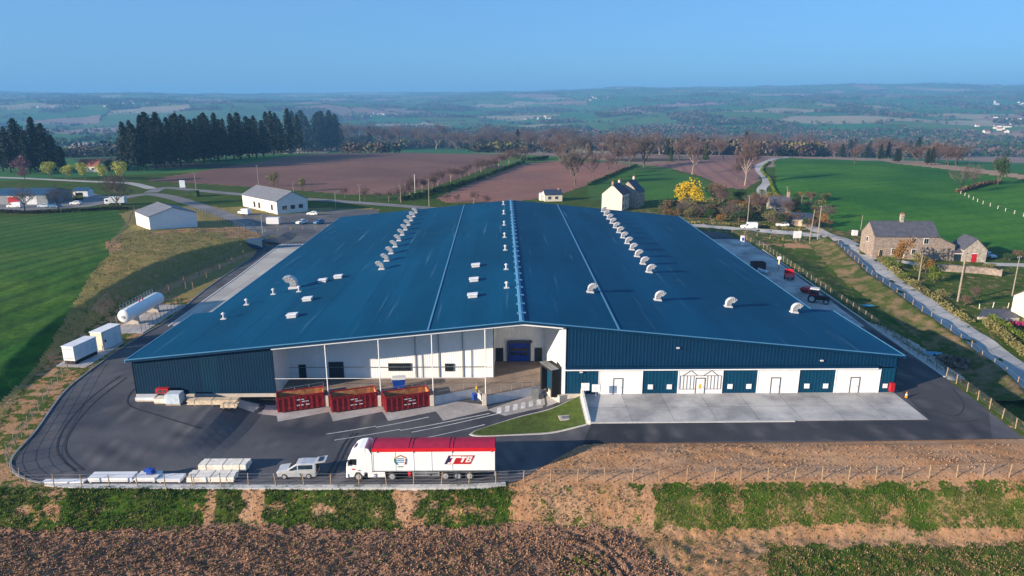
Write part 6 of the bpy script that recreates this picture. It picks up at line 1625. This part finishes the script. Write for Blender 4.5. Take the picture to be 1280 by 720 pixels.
for i, (x, y, h) in enumerate(back):
    plant(f'conifer{(i*2+1)%3}', x, y, h*q.uniform(.8, 1.02), 'conifer_tree', f'dark conifer, {ordw(i)} from the left in the rear row of the long belt', 'conifer', 'rear row of the long conifer belt', 1.1*q.uniform(.9,1.3), 30)
row = [(4,214,60),(14,216,58),(27,214,66),(38,217,55),(49,214,68),(60,214,60),(70,214,46),(80,214,32)]
for i, (x, y, h) in enumerate(row):
    plant(f'conifer{i%3}', x, y, h, 'conifer_tree', f'dark conifer, {ordw(i)} from the left in the clump at the left edge', 'conifer', 'conifer clump at the left edge', 1.15*q.uniform(.9,1.25), 30)
for i, x in enumerate((64,85,107,131,155)):
    plant('lime', x, [224,225,225,226,228][i], [23,20,23,22,28][i], 'pollard_tree', f'round yellow-green pollard, {ordw(i)} from the left in the roadside row', 'tree', 'yellow-green pollards along the road', .88)
plant('purple', 25, 219, 25, 'plum_tree', 'larger purple blossoming tree beside the left conifer clump', 'tree', None, 1.1)
plant('purple', 31, 224, 15, 'plum_tree', 'small pink blossoming tree in front of the purple one', 'tree', None, 1.0)
plant('purple', 112, 214, 14, 'plum_tree', 'purple tree behind the red-roofed house', 'tree', None, 1.2)
plant('dense', 147, 259, 49, 'round_bare_tree', 'round grey bare tree with a short trunk by the service road', 'tree', None, .78)
plant('bared0', 32, 266, 38, 'dark_bare_tree', 'dark bare tree left of the pair beside the green field', 'tree', 'two dark bare trees beside the green field', 1.0)
plant('bared1', 73.5, 264, 36, 'dark_bare_tree', 'dark bare tree right of the pair beside the green field', 'tree', 'two dark bare trees beside the green field', 1.0)
plant('olive', 341, 233, 19, 'willow_bush', 'yellowish willow behind the office roof', 'bush', None, .9); plant('olive', 377, 239, 18, 'willow_bush', 'paler olive willow right of the office roof', 'bush', None, .75)
# single bare trees behind the hall
big = [('barew0',719,232,58,1.0,'great bare oak with a thick trunk at the edge of the ploughed field'),('barew1',805,209,53,.95,'tallest bare oak at the top of the green paddock'),('bare0',787,211,38,1.1,'rounded bare tree left of the tallest oak'),('barep0',865,218,48,.95,'bare tree with a pale trunk above the yellow tree'),('barep1',931,232,64,.8,'tall bare tree with a pale leaning trunk beside the lane'),('bare1',921,227,32,.9,'small bare tree left of the pale leaning trunk'),('bare2',774,214,36,1.0,'bare tree beside the hedge of the paddock'),('bare3',760,218,30,.9,'slim bare tree behind the great oak'),('bare1',742,224,40,.9,'bare tree just right of the great oak'),('dense',600,189,30,1.1,'round bare tree on the green rise right of the lone farmhouse'),('bare2',515,184,24,.9,'bare tree left of the lone farmhouse'),
       ('bared0',1199,242,42,.85,'dark bare tree at the corner of the green hillside'),('bared1',1217,233,30,.9,'smaller bare tree beside the hillside corner tree'),('bare0',1247,230,40,.75,'ivy-clad tree standing on the green hillside by the right edge'),('bare3',1068,205,26,.9,'brown bare tree in front of the conifer wood'),('bare1',848,200,28,1.0,'bare tree behind the pale-trunked one'),('bare2',905,199,26,1.0,'bare tree near the winding lane'),('bare0',700,205,30,1.0,'bare tree at the corner of the two ploughed fields')]
for k, x, y, h, w, lab in big: plant(k, x, y, h, 'bare_tree', lab, 'tree', None, w*(.66 if k[:5] == 'barew' else .85))
plant('green', 1247, 231, 38, 'ivy_tree', 'dark ivy mass around the hillside tree by the right edge', 'tree', None, .55)
plant('fir', 882, 200, 22, 'small_conifer', 'dark pointed conifer at the edge of the far ploughed field', 'conifer', None, .8); plant('fir', 839, 202, 20, 'small_conifer', 'dark slim conifer between the bare trees', 'conifer', None, .6)
row = []
for i in range(26):
    t = i/25; row.append((500+(656-500)*t+q.uniform(-3,3), 250-(250-199)*t**.9+q.uniform(-1,1), q.uniform(17,27)*(1-.25*t)))
for i, (x, y, h) in enumerate(sorted(row)):
    plant(['bare0','bare1','barep0','bare2','barep1','bare3'][i%6], x, y, h, 'hedgerow_tree', f'bare hedgerow tree, {ordw(i)} from the left between the two ploughed fields', 'tree', 'bare hedgerow between the two ploughed fields', q.uniform(.9,1.3))
row = [(x+q.uniform(-3,3), y+q.uniform(-1,1), q.uniform(13,20)) for x, y in [(560,254),(575,255),(590,256),(455,250),(470,251),(430,248),(485,252),(605,257)]]
for i, (x, y, h) in enumerate(sorted(row)):
    plant(['barep0','bare1','bare3'][i%3], x, y, h, 'roadside_tree', f'young bare roadside tree, {ordw(i)} from the left behind the back edge of the hall', 'tree', 'young bare trees behind the hall', q.uniform(.8,1.1))
row = []
for i in range(42):
    x = 425+i*13.2+q.uniform(-5,5); y = np.interp(x, [425,520,640,760,960], [186,186,190,197,194])+q.uniform(-2.5,1.5)
    row.append((x, y, q.uniform(20,33)))
for i, (x, y, h) in enumerate(sorted(row)):
    plant(['bare0','bare1','bare2','bare3','barep0','dense'][(i*5+i//7)%6] if i % 7 != 3 else 'conifer1', x, y, h, 'far_bare_tree', f'{"dark" if i%7==3 else "purple-brown bare"} tree, {ordw(i)} from the left in the tree line beyond the fields', 'tree', 'tree line beyond the ploughed fields', q.uniform(.95,1.35), 30 if i % 7 == 3 else 10)
row = []
for i in range(44):
    x = 430+i*12.6+q.uniform(-6,6); row.append((x, np.interp(x, [425,520,640,760,960], [180,180,184,190,188])+q.uniform(-4,2), q.uniform(18,30)))
for i, (x, y, h) in enumerate(sorted(row)):
    plant(['bare1','dense','bare3','bare0','barep1','bare2'][(i*5+i//4)%6], x, y, h, 'far_bare_tree', f'bare tree, {ordw(i)} from the left in the rear tree line beyond the fields', 'tree', 'rear tree line beyond the ploughed fields', q.uniform(1.1,1.5))
row = []
for i in range(36):
    x = 985+i*6.1+q.uniform(-3,3); y = np.interp(x, [985,1050,1150,1200], [194,199,207,210])-q.uniform(1,7)
    row.append((x, y, q.uniform(18,30)))
for i, (x, y, h) in enumerate(sorted(row)):
    k = 'conifer%d' % (i%3) if 1050 < x < 1170 and i % 3 else ['bare0','bare2','bare1','bare3'][i%4]
    plant(k, x, y, h, 'wood_tree', f'{"dark conifer" if k[0]=="c" else "brown bare tree"}, {ordw(i)} from the left in the wood behind the green hillside', 'tree', 'wood behind the green hillside', q.uniform(1.0,1.4), 30 if k[0] == 'c' else 10)
# gardens on the right of the hall
plant('yellow', 862, 259, 38, 'weeping_tree', 'bright yellow weeping tree right of the cream house', 'tree', None, 1.15, rz=1)
gb = [('bright',868,262,9,1.0,'small yellow-green bush at the foot of the yellow tree'),('brown',838,266,17,1.3,'brown bush left of the yellow tree'),('brown',892,258,30,1.2,'big dull brown bush right of the yellow tree'),('bare1',900,262,34,.9,'grey bare garden tree right of the yellow tree'),('green',925,252,16,1.2,'dark green shrub beside the lane bend'),('brown',940,262,22,1.3,'brown garden shrub near the cottage'),('bright',953,245,9,1.2,'bright yellow-green bush beside the lane bend'),('bare2',952,272,30,1.1,'brown bare garden tree left of the cottage'),('brown',930,274,14,1.4,'low brown hedge shrub above the white panel van'),('olive',905,273,13,1.3,'olive shrub in the garden border'),('green',888,274,14,1.1,'dark shrub in the garden border'),('brown',870,272,12,1.3,'brown shrub below the yellow tree'),('rust',972,262,14,1.0,'rust-coloured bush in front of the cottage'),('bare3',985,274,28,1.1,'bare garden tree right of the cottage'),('brown',996,282,15,1.4,'brown shrub beside the bluish outbuilding'),('olive',970,281,13,1.2,'olive bush behind the white car on the verge'),('brown',1014,286,13,1.5,'brown shrub at the road junction'),('brown',915,264,15,1.2,'brown shrub in the middle of the garden'),('green',858,268,9,1.4,'low dark shrub below the yellow tree'),
 ('rust',1125,333,40,.62,'tall rust-green conifer in front of the stone farmhouse'),('olive',1149,340,26,.9,'olive shrub right of the rust-green conifer'),('rust',1157,341,22,.8,'brownish shrub by the farmhouse door'),('bright',1114,336,16,1.3,'yellow-green hedge clump at the lane beside the farmhouse'),('bright',1168,353,22,1.0,'bright green bush below the farmhouse garden'),('bright',1128,350,10,1.8,'first low green clump along the lane verge'),('olive',1143,360,10,1.8,'second low green clump along the lane verge'),('brown',1205,382,13,1.5,'brown thicket at the foot of the thick garden pole'),('olive',1178,374,12,1.7,'third low green clump along the lane verge'),('rust',1085,316,14,.9,'orange-brown bush at the left corner of the farmhouse'),('green',1262,326,10,1.5,'dark hedge clump right of the pale blue car'),('brown',1272,324,12,1.3,'reddish hedge clump at the right edge'),('bare0',1216,380,28,.6,'small white-barked garden tree on the lawn'),('olive',1235,337,9,1.8,'low olive clump on the stone wall')]
for k, x, y, h, w, lab in gb: plant(k, x, y, h, 'garden_tree' if k[:4] == 'bare' else 'garden_bush', lab, 'tree' if k[:4] == 'bare' else 'bush', None, w)
row = []
for i in range(80):
    x = q.uniform(826, 1036); y = q.uniform(max(248, 262-(x-836)*.08), 272+(x-836)*.075); row.append((x, y, q.uniform(7, 17)))
for i, (x, y, h) in enumerate(sorted(row)):
    k = ['brown','green','olive','brown','dense','rust','green'][(i*3+i//5) % 7]
    plant(k, x, y, h*(1.5 if k == 'dense' else 1), 'garden_shrub', f'garden shrub, {ordw(i)} from the left between the yellow tree and the road junction', 'shrub', 'garden shrubs right of the hall', q.uniform(1.0, 1.6))
# clipped hedge by the right edge of the frame, hedges along field edges: leaf clumps along a line
def hedge(name, pts, h, w, mat, label, dens=40, leaf=.22, cat='hedge', kind=None):
    c = smooth([G(a, b) for a, b in pts], 6); qq = random.Random(len(label)); m = MB()
    L_ = sum((c[i+1]-c[i]).length for i in range(len(c)-1)); n = int(L_*dens)
    seg = [(c[i], c[i+1]) for i in range(len(c)-1)]; wts = [(b-a).length for a, b in seg]
    zc = [Tz(p.x, p.y) for p in c]
    for _ in range(n):
        i = qq.choices(range(len(seg)), wts)[0]; a, b = seg[i]; t = qq.random(); p = a.lerp(b, t); d = (b-a).normalized(); nn = Vector((-d.y, d.x))
        hh = h*(.75+.35*float(vnoise(np.array([p.x/2.5]), np.array([p.y/2.5]), 4)[0]))
        s = qq.uniform(-1, 1); u = qq.random()**.6
        z = zc[i]*(1-t)+zc[i+1]*t
        leafquad(m, Vector((p.x+nn.x*s*w/2, p.y+nn.y*s*w/2, z+hh*u*(1-.3*s*s))), leaf*qq.uniform(.7,1.3), qq)
    return tag(m.build(name, MT[mat]), label, cat)
hedge('hedge', [(1230,404),(1250,419),(1275,440),(1300,460)], 1.7, 2.0, 'leaf_olive', 'clipped olive hedge beside the lane at the right edge', 130, .16)
hedge('hedge', [(1236,402),(1258,415),(1285,432)], 2.0, 1.5, 'leaf_bright', 'brighter green back row of the hedge at the right edge', 130, .18)
hedge('flower_bed', [(1262,406),(1272,407),(1290,409)], .9, 2.0, 'flowers_magenta', 'magenta heather bed beside the cream house', 150, .14, 'flower bed')
hedge('hedge', [(736,232),(757,223),(775,215),(795,207.5)], 1.6, 1.6, 'leaf', 'dark hedge between the ploughed field and the green paddock', 30, .3)
hedge('hedge', [(502,251),(550,239),(600,224),(655,203)], 2.0, 2.5, 'leaf', 'dark hedge bottom between the two ploughed fields', 22, .4)
hedge('hedge', [(1196,241),(1212,237),(1232,231),(1250,229)], 1.8, 2.2, 'leaf_brown', 'dark bank hedge crossing below the hillside trees', 25, .4)
hedge('hedge', [(0,266),(40,267),(90,265),(140,262),(160,262)], 1.3, 1.5, 'bark_dark', 'dark trimmed hedge between the green field and the service road', 45, .25)
hedge('hedge', [(100,214),(125,213),(142,212)], 6.0, 4, 'needles', 'tall dark clipped hedge between the two conifer groups', 40, .6)
hedge('hedge', [(640,197),(662,201),(685,199)], 3.0, 3, 'leaf', 'dark bank hedge at the corner of the ploughed fields', 25, .45)
hedge('hedge', [(962,203),(952,213),(962,225),(968,240),(985,258)], 1.0, 1.2, 'leaf_bright', 'low green verge hedge inside the bend of the lane', 22, .28)
hedge('hedge', [(855,279),(905,281),(960,285),(1005,289)], 1.0, 1.6, 'leaf_olive', 'low olive hedge along the road behind the hall', 40, .22)
hedge('hedge', [(1100,322),(1120,340),(1150,362),(1185,386),(1212,404)], .9, 2.6, 'leaf_olive', 'rough green verge along the lane below the farmhouse', 45, .22)
hedge('brush_pile', [(1172,452),(1190,456),(1210,461)], 1.5, 4.5, 'brush', 'heap of grey cut branches in the shade below the lane', 60, .35, 'brush pile')
for i, (x, y, w, lab) in enumerate(((1166,443,2.6,'pale blue plastic sheet lying above the brush pile'),(1082,383,2.2,'crumpled blue sheet on the dark grass bank'))):
    g_ = G(x, y); m = MB(); n = 8
    v = [((a/n-.5)*w*1.6, (b/n-.5)*w*.7, .12+.18*float(fbm(np.array([a*.6]), np.array([b*.7]), 3+i, 2)[0])) for a in range(n+1) for b in range(n+1)]
    m.add(v, [(a*(n+1)+b, (a+1)*(n+1)+b, (a+1)*(n+1)+b+1, a*(n+1)+b+1) for a in range(n) for b in range(n)])
    tag(m.build('plastic_sheet', MT['tarp_blue'], smooth=True, loc=(g_[0], g_[1], g_[2]+.1)), lab, 'plastic sheet')
# ------------------------------------------------------------------ far hedgerows and woods: one mass
def clumps(name, X, Y, hh, mats, n=9, seed=1, midx=None, leaf=.34, flat=1.0):
    q_ = np.random.default_rng(seed); N_ = len(X); Z = T(X, Y)
    c = np.repeat(np.c_[X, Y, Z], n, 0); h = np.repeat(hh, n)
    d = q_.normal(size=(N_*n, 3)); d /= np.linalg.norm(d, axis=1)[:, None]
    d *= (q_.random(N_*n)**.33)[:, None]*np.c_[h*.5*flat, h*.5*flat, h*.5]
    c = c+d+np.c_[np.zeros(N_*n), np.zeros(N_*n), h*.5]
    a = q_.normal(size=(N_*n, 3)); a /= np.linalg.norm(a, axis=1)[:, None]
    b = np.cross(a, q_.normal(size=(N_*n, 3))); b /= np.linalg.norm(b, axis=1)[:, None]
    s = (h*leaf)[:, None]
    v = np.stack([c-a*s-b*s*.5, c+a*s*.3-b*s, c+a*s+b*s*.4, c-a*s*.4+b*s], 1).reshape(-1, 3)
    me = bpy.data.meshes.new(name); nq = N_*n
    me.vertices.add(nq*4); me.vertices.foreach_set('co', v.astype(np.float32).ravel())
    me.loops.add(nq*4); me.loops.foreach_set('vertex_index', np.arange(nq*4, dtype=np.int32))
    me.polygons.add(nq); me.polygons.foreach_set('loop_start', np.arange(0, nq*4, 4, dtype=np.int32))
    for m_ in mats: me.materials.append(m_)
    if midx is not None: me.polygons.foreach_set('material_index', np.repeat(midx, n).astype(np.int32))
    me.update(calc_edges=True)
    o = bpy.data.objects.new(name, me); col.objects.link(o); return tag(o, kind='stuff')
def spread(N_, dmin, dmax, seed, amax=44):
    q_ = np.random.default_rng(seed)
    d = np.exp(q_.uniform(math.log(dmin), math.log(dmax), N_)); a = np.radians(q_.uniform(-amax, amax, N_)); return d*np.sin(a), d*np.cos(a), q_
X, Y, q_ = spread(340000, 640, 9500, 5)
u2, v2 = patch_xy(X, Y); kd, eg = cells(u2, v2, 290.0, 5); dd = np.hypot(X, Y)
wd = fbm(X/260, Y/260, 77, 3)
wdt = np.maximum(4.0, dd*.0034)
keep = ((eg < wdt) & (fbm(X/120, Y/120, 13, 2) > -.15)) | (wd > .26)
p_, qv = proj(X, Y, T(X, Y))
belt = (p_ > 425) & (qv < np.interp(p_, [425,640,960,1000,1290], [186,188,190,186,196])) & (qv > np.interp(p_, [425,640,960,1290], [160,162,160,166])) & (fbm(X/110, Y/110, 23, 3) > -.12)
keep |= belt & (q_.random(len(X)) < .75)
nearb = dd < 1500
keep &= ~((p_ > 940) & (dd < 760) & (p_ < 1290)) & ~((p_ > 425) & (p_ < 640) & (dd < 720)) & ~((p_ < 430) & (dd < 640))
X, Y, dd, wd = X[keep], Y[keep], dd[keep], wd[keep]
hh = np.minimum(q_.uniform(5, 13, len(X)), 14)*(1+.3*(wd > .26))
mi = (q_.random(len(X)) < .48+.25*(fbm(X/400, Y/400, 17, 2) > .1)).astype(int)
mi = np.where(q_.random(len(X)) < .16, 2, mi)
nr = dd < 1300
clumps('treeline', X[nr], Y[nr], hh[nr], [MT['twig'], MT['leaf_olive'], MT['needles']], 34, 3, np.where((mi[nr] == 1) & (q_.random(int(nr.sum())) < .6), 2, mi[nr]), .085)
clumps('treeline', X[~nr], Y[~nr], hh[~nr], [MT['twig'], MT['leaf'], MT['needles']], 10, 3, mi[~nr], .2)
print('near', nr.sum())
print('far trees', len(X))
# near edge belts of the far wood behind the fields
ring = []
# far hamlets
def far_house(seed):
    q_ = random.Random(seed); L, W, e, r = q_.uniform(9,16), q_.uniform(7,9), q_.uniform(3.2,5.5), 0; r = e+W*.42; m = MB()
    m.add([(-L/2,-W/2,-1.5),(L/2,-W/2,-1.5),(L/2,W/2,-1.5),(-L/2,W/2,-1.5),(-L/2,-W/2,e),(L/2,-W/2,e),(L/2,W/2,e),(-L/2,W/2,e),(-L/2,0,r),(L/2,0,r)], [(0,1,5,4),(2,3,7,6),(3,0,4,8,7),(1,2,6,9,5)], 0)
    m.add([(-L/2-.3,-W/2-.3,e-.1),(L/2+.3,-W/2-.3,e-.1),(L/2+.3,0,r+.1),(-L/2-.3,0,r+.1),(L/2+.3,W/2+.3,e-.1),(-L/2-.3,W/2+.3,e-.1)], [(0,1,2,3),(3,2,4,5)], 1)
    m.box(L*.3, L*.3+.9, -.4, .4, r-.3, r+1.2, 2)
    for k in range(3): m.box(-L*.35+k*L*.3, -L*.35+k*L*.3+1.1, -W/2-.05, -W/2+.02, 1, 2.3, 3)
    me = bpy.data.meshes.new('far_house'); me.from_pydata([tuple(v) for v in m.v], [], m.f)
    for a in ('render_white','slate' if seed % 3 else 'roof_tile_red','brick_chimney','dark_glass'): me.materials.append(MT[a])
    me.polygons.foreach_set('material_index', m.m); me.update(); return me
FH = [far_house(i) for i in range(4)]
def hamlet(lab, group, c, n, sx, sy, big=1.0):
    for i in range(n):
        x, y, z = G(c[0]+rnd.uniform(-sx, sx), c[1]+rnd.uniform(-sy, sy))
        o = bpy.data.objects.new('far_house', FH[rnd.randrange(4)]); col.objects.link(o); o.location = (x, y, z); s = big*rnd.uniform(.9, 1.3); o.scale = (s, s, s); o.rotation_euler = (0, 0, rnd.uniform(-.6, .6)+(math.pi/2 if rnd.random() < .3 else 0))
        tag(o, lab, 'house', group)
hamlet('one of the tiny pale houses of the hamlet by the right edge, below the hills', 'hamlet by the right edge', (1235,162), 12, 28, 5)
hamlet('one of the white houses of the nearer hamlet at the right edge', 'nearer hamlet at the right edge', (1255,150), 7, 22, 3)
hamlet('one of the tiny houses around the distant white spire', 'houses around the distant spire', (1270,130), 7, 22, 2)
hamlet('one of the white specks of houses left of the far wood', 'houses left of the far wood', (968,155), 6, 14, 3)
hamlet('one of the tiny houses of the village above the lone farmhouse', 'village above the lone farmhouse', (490,143), 9, 40, 4)
hamlet('one of the pale houses in the middle distance above the great oak', 'houses above the great oak', (675,147), 6, 20, 2)
hamlet('one of the tiny houses of the far village above the tall conifers', 'far village above the conifers', (170,131), 9, 45, 3)
hamlet('one of the specks of houses far above the left conifer clump', 'houses above the left clump', (60,134), 6, 40, 3)
hamlet('one of the specks of houses on the hill near the skyline in the middle', 'houses on the middle hill', (750,122), 6, 40, 4)
hamlet('one of the pale farm buildings beyond the winding lane', 'farm beyond the winding lane', (890,172), 3, 12, 2)
x, y, z = G(1243, 131); o = empty('far_church', (x, y, z), 0, 'tiny white church with a pointed spire on the far hill', 'church')
m = MB(); m.box(-4, 4, -4, 4, -2, 22); m.build('tower', MT['render_white'], o); m = MB(); m.tube([(0,0,22),(0,0,40)], [5,.2], 8); m.build('spire', MT['slate'], o); m = MB(); m.box(4, 26, -5, 5, -2, 9); m.build('nave', MT['render_white'], o); m = MB(); m.prism([(-5.5,9),(5.5,9),(0,14)], 4, 26.5, axis='x'); m.build('roof', MT['slate'], o)

# ------------------------------------------------------------------ grass, weeds and clods of the foreground
def tufts(name, X, Y, size, mats, midx, seed, blades=5, lean=.5):
    q_ = np.random.default_rng(seed); N_ = len(X); Z = T(X, Y); n = blades
    bx = np.repeat(X, n)+q_.normal(size=N_*n)*.10; by = np.repeat(Y, n)+q_.normal(size=N_*n)*.10; bz = np.repeat(Z, n)-.03; s = np.repeat(size, n)*q_.uniform(.5, 1.2, N_*n)
    a = q_.uniform(0, 6.28, N_*n); l = q_.uniform(.1, lean, N_*n)*s
    w = s*.16
    v = np.stack([np.c_[bx-np.sin(a)*w, by+np.cos(a)*w, bz], np.c_[bx+np.sin(a)*w, by-np.cos(a)*w, bz], np.c_[bx+np.cos(a)*l, by+np.sin(a)*l, bz+s]], 1).reshape(-1, 3)
    me = bpy.data.meshes.new(name); nt_ = N_*n
    me.vertices.add(nt_*3); me.vertices.foreach_set('co', v.astype(np.float32).ravel())
    me.loops.add(nt_*3); me.loops.foreach_set('vertex_index', np.arange(nt_*3, dtype=np.int32))
    me.polygons.add(nt_); me.polygons.foreach_set('loop_start', np.arange(0, nt_*3, 3, dtype=np.int32))
    for m_ in mats: me.materials.append(m_)
    me.polygons.foreach_set('material_index', np.repeat(midx, n).astype(np.int32)); me.update(calc_edges=True)
    o = bpy.data.objects.new(name, me); col.objects.link(o); return tag(o, kind='stuff')
mk('blade_a', (.030,.075,.006), var=.35, scale=.6); mk('blade_b', (.070,.110,.010), var=.35, scale=.6); mk('blade_dry', (.25,.18,.075), var=.3, scale=.6)
q_ = np.random.default_rng(2)
X = q_.uniform(-62, 66, 120000); Y = q_.uniform(51, 66.2, 120000); a_, b_ = proj(X, Y, T(X, Y))
def cover(px, py):
    px = px+17*fbm(X/1.3, Y/1.0, 141, 3); py = py+np.where(py > 640, 9*fbm(X/1.6, Y/1.0, 142, 3), 0)
    return cover_(px, py)
def cover_(px, py):      # how grassy the photograph is there
    ch = np.maximum.reduce([win(px, 303, 331, 5), win(px, 497, 525, 4), win(px, 643, 668, 5), win(px, 800, 816, 4), win(px, 255, 268, 5)*.8, win(px, 60, 78, 8)*.6])
    g_ = np.where(px < 643, .93-.75*np.maximum.reduce([np.exp(-((px-bx)/br)**2-((py-by)/8)**2) for bx, by, br in ((407,641,14),(585,640,18),(470,642,14),(27,640,13),(345,634,15),(560,648,9),(160,648,14),(225,634,9))]), np.where(px < 790, .36, 1.0))*(1-ch)
    g_ = np.where(py < 606, np.where(px > 636, .05, .4), g_)
    low = np.where(px < 770+(py-655)*1.1, .10, np.where(px < 955, .26, np.where(py < 680, .14, .8)))
    return np.where(py > 660, low, g_)
patch = np.clip(.5+1.1*fbm(X/1.6, Y/1.2, 88, 3), 0, 1)
k = q_.random(len(X)) < cover(a_, b_)*(.25+.75*patch)*1.05
k &= (b_ < 728)
X, Y, a_, b_ = X[k], Y[k], a_[k], b_[k]
dryp = np.where(a_ > 815, np.where(b_ < 616, .15, .48), np.where(a_ > 643, .35, .10))
mi = np.where(q_.random(len(X)) < dryp, 2, (q_.random(len(X)) < .45).astype(int))
tufts('grass', X, Y, q_.uniform(.10, .29, len(X))*np.where(a_ < 643, 1.05, .85), [MT['blade_a'], MT['blade_b'], MT['blade_dry']], mi, 6)
# clods
X = q_.uniform(-62, 66, 110000); Y = q_.uniform(52, 76, 110000); a_, b_ = proj(X, Y, T(X, Y))
ap_ = a_+14*fbm(X/.8, Y/.6, 161, 3); plo = (b_+9*fbm(X/1.6, Y/1.0, 142, 3) > 659) & (ap_ < 775+(b_-655)*1.1)
den = np.where(plo, .95, np.where((b_ > 659), .06, np.where((a_ > 640) & (b_ < 606) & (b_ > 556), .14, np.where((Y < 66), 1-cover(a_, b_), 0)*np.where(a_ > 815, .12, .35))))
k = (q_.random(len(X)) < den) & (b_ < 728); X, Y, plo = X[k], Y[k], plo[k]
clumps('soil_clods', X, Y, np.where(plo, q_.uniform(.05, .18, len(X)), q_.uniform(.04, .15, len(X))), [MT['clod'], M('clod_pale', (.36,.215,.135), var=.3)], 4, 9, (~plo).astype(int), .5)
# rough grass on the left and right banks
X = np.r_[q_.uniform(-112, -54, 60000), q_.uniform(67, 92, 26000)]; Y = np.r_[q_.uniform(66, 235, 60000), q_.uniform(76, 205, 26000)]
s_ = sdist(X, Y, PLAT); a_, b_ = proj(X, Y, T(X, Y))
fld = inpoly(X, Y, gpoly(FIELDS[0][1]))
k = (s_ > .3) & ~fld & (q_.random(len(X)) < .25+.75*np.clip(.5+1.2*fbm(X/3, Y/3, 99, 3), 0, 1)) & (b_ > 285)
k &= ~((X > 0) & (sdist(X, Y, np.array([(p.x, p.y) for p in rcl])) < 6) )
X, Y = X[k], Y[k]
tufts('rough_grass', X, Y, q_.uniform(.10, .30, len(X)), [MT['blade_a'], MT['blade_b'], MT['blade_dry']], q_.choice(3, len(X), p=[.3,.4,.3]), 8)
HAZE, HAZE_C, SUN_E, SKY_E, SKY_TINT, SKY_MEAN, EXPO = 1.6e-4, (.20,.52,.95), 5.0, .14, (.40,.76,1.32), (.60,1.20,1.90), .97
# ------------------------------------------------------------------ air, light, camera
hz = MB(); hz.box(-13500, 13500, -60, 13500, -130, 330)
hm = bpy.data.materials.new('haze_air'); hm.use_nodes = True; nt = hm.node_tree
for n in list(nt.nodes):
    if n.type != 'OUTPUT_MATERIAL': nt.nodes.remove(n)
pvn = nt.nodes.new('ShaderNodeVolumePrincipled'); nt.links.new(pvn.outputs[0], nt.nodes['Material Output'].inputs['Volume'])
pvn.inputs['Color'].default_value = (*HAZE_C, 1); pvn.inputs['Density'].default_value = HAZE; pvn.inputs['Anisotropy'].default_value = 0.0
ho = hz.build('haze', hm); tag(ho, kind='stuff')
SUN_EL, SUN_AZ = R(15.6), R(28)
sd = Vector((math.cos(SUN_EL)*math.cos(SUN_AZ), math.cos(SUN_EL)*math.sin(SUN_AZ), -math.sin(SUN_EL)))
sl = bpy.data.lights.new('sun', 'SUN'); sl.energy = SUN_E; sl.angle = R(.53); sl.color = (1.0, .83, .62)
so = bpy.data.objects.new('sun', sl); col.objects.link(so); so.rotation_euler = sd.to_track_quat('-Z', 'Y').to_euler()
w = bpy.data.worlds.new('World'); sc.world = w; w.use_nodes = True; nt = w.node_tree
sky = nt.nodes.new('ShaderNodeTexSky'); sky.sky_type = 'NISHITA'; sky.sun_disc = False
sky.sun_elevation = SUN_EL; sky.sun_rotation = math.atan2(-sd.x, -sd.y); sky.altitude = 100; sky.air_density = 1.0; sky.dust_density = .3; sky.ozone_density = 2.5
bg = nt.nodes['Background']; bg.inputs['Strength'].default_value = SKY_E
tint = nt.nodes.new('ShaderNodeMix'); tint.data_type = 'RGBA'; tint.blend_type = 'MULTIPLY'; tint.inputs[0].default_value = 1
tint.inputs[7].default_value = (*SKY_TINT, 1)
nt.links.new(sky.outputs[0], tint.inputs[6])
even = nt.nodes.new('ShaderNodeMix'); even.data_type = 'RGBA'; even.inputs[0].default_value = .72; even.inputs[7].default_value = (*SKY_MEAN, 1)
nt.links.new(tint.outputs[2], even.inputs[6]); nt.links.new(even.outputs[2], bg.inputs['Color'])
cd = bpy.data.cameras.new('camera'); cam = bpy.data.objects.new('camera', cd); col.objects.link(cam); sc.camera = cam
cd.sensor_width = 36; cd.lens = F/1280*36; cd.clip_start = .5; cd.clip_end = 40000
cam.location = (0, 0, CAMH); cam.rotation_euler = (math.pi/2-PITCH, 0, -YAW)
sc.view_settings.view_transform = 'Standard'; sc.view_settings.look = 'None'; sc.view_settings.exposure = EXPO; sc.view_settings.gamma = 1
sc.render.engine = 'CYCLES'
cy = sc.cycles; cy.max_bounces = 5; cy.diffuse_bounces = 3; cy.glossy_bounces = 2; cy.transmission_bounces = 2; cy.transparent_max_bounces = 4; cy.volume_bounces = 0
cy.use_denoising = True
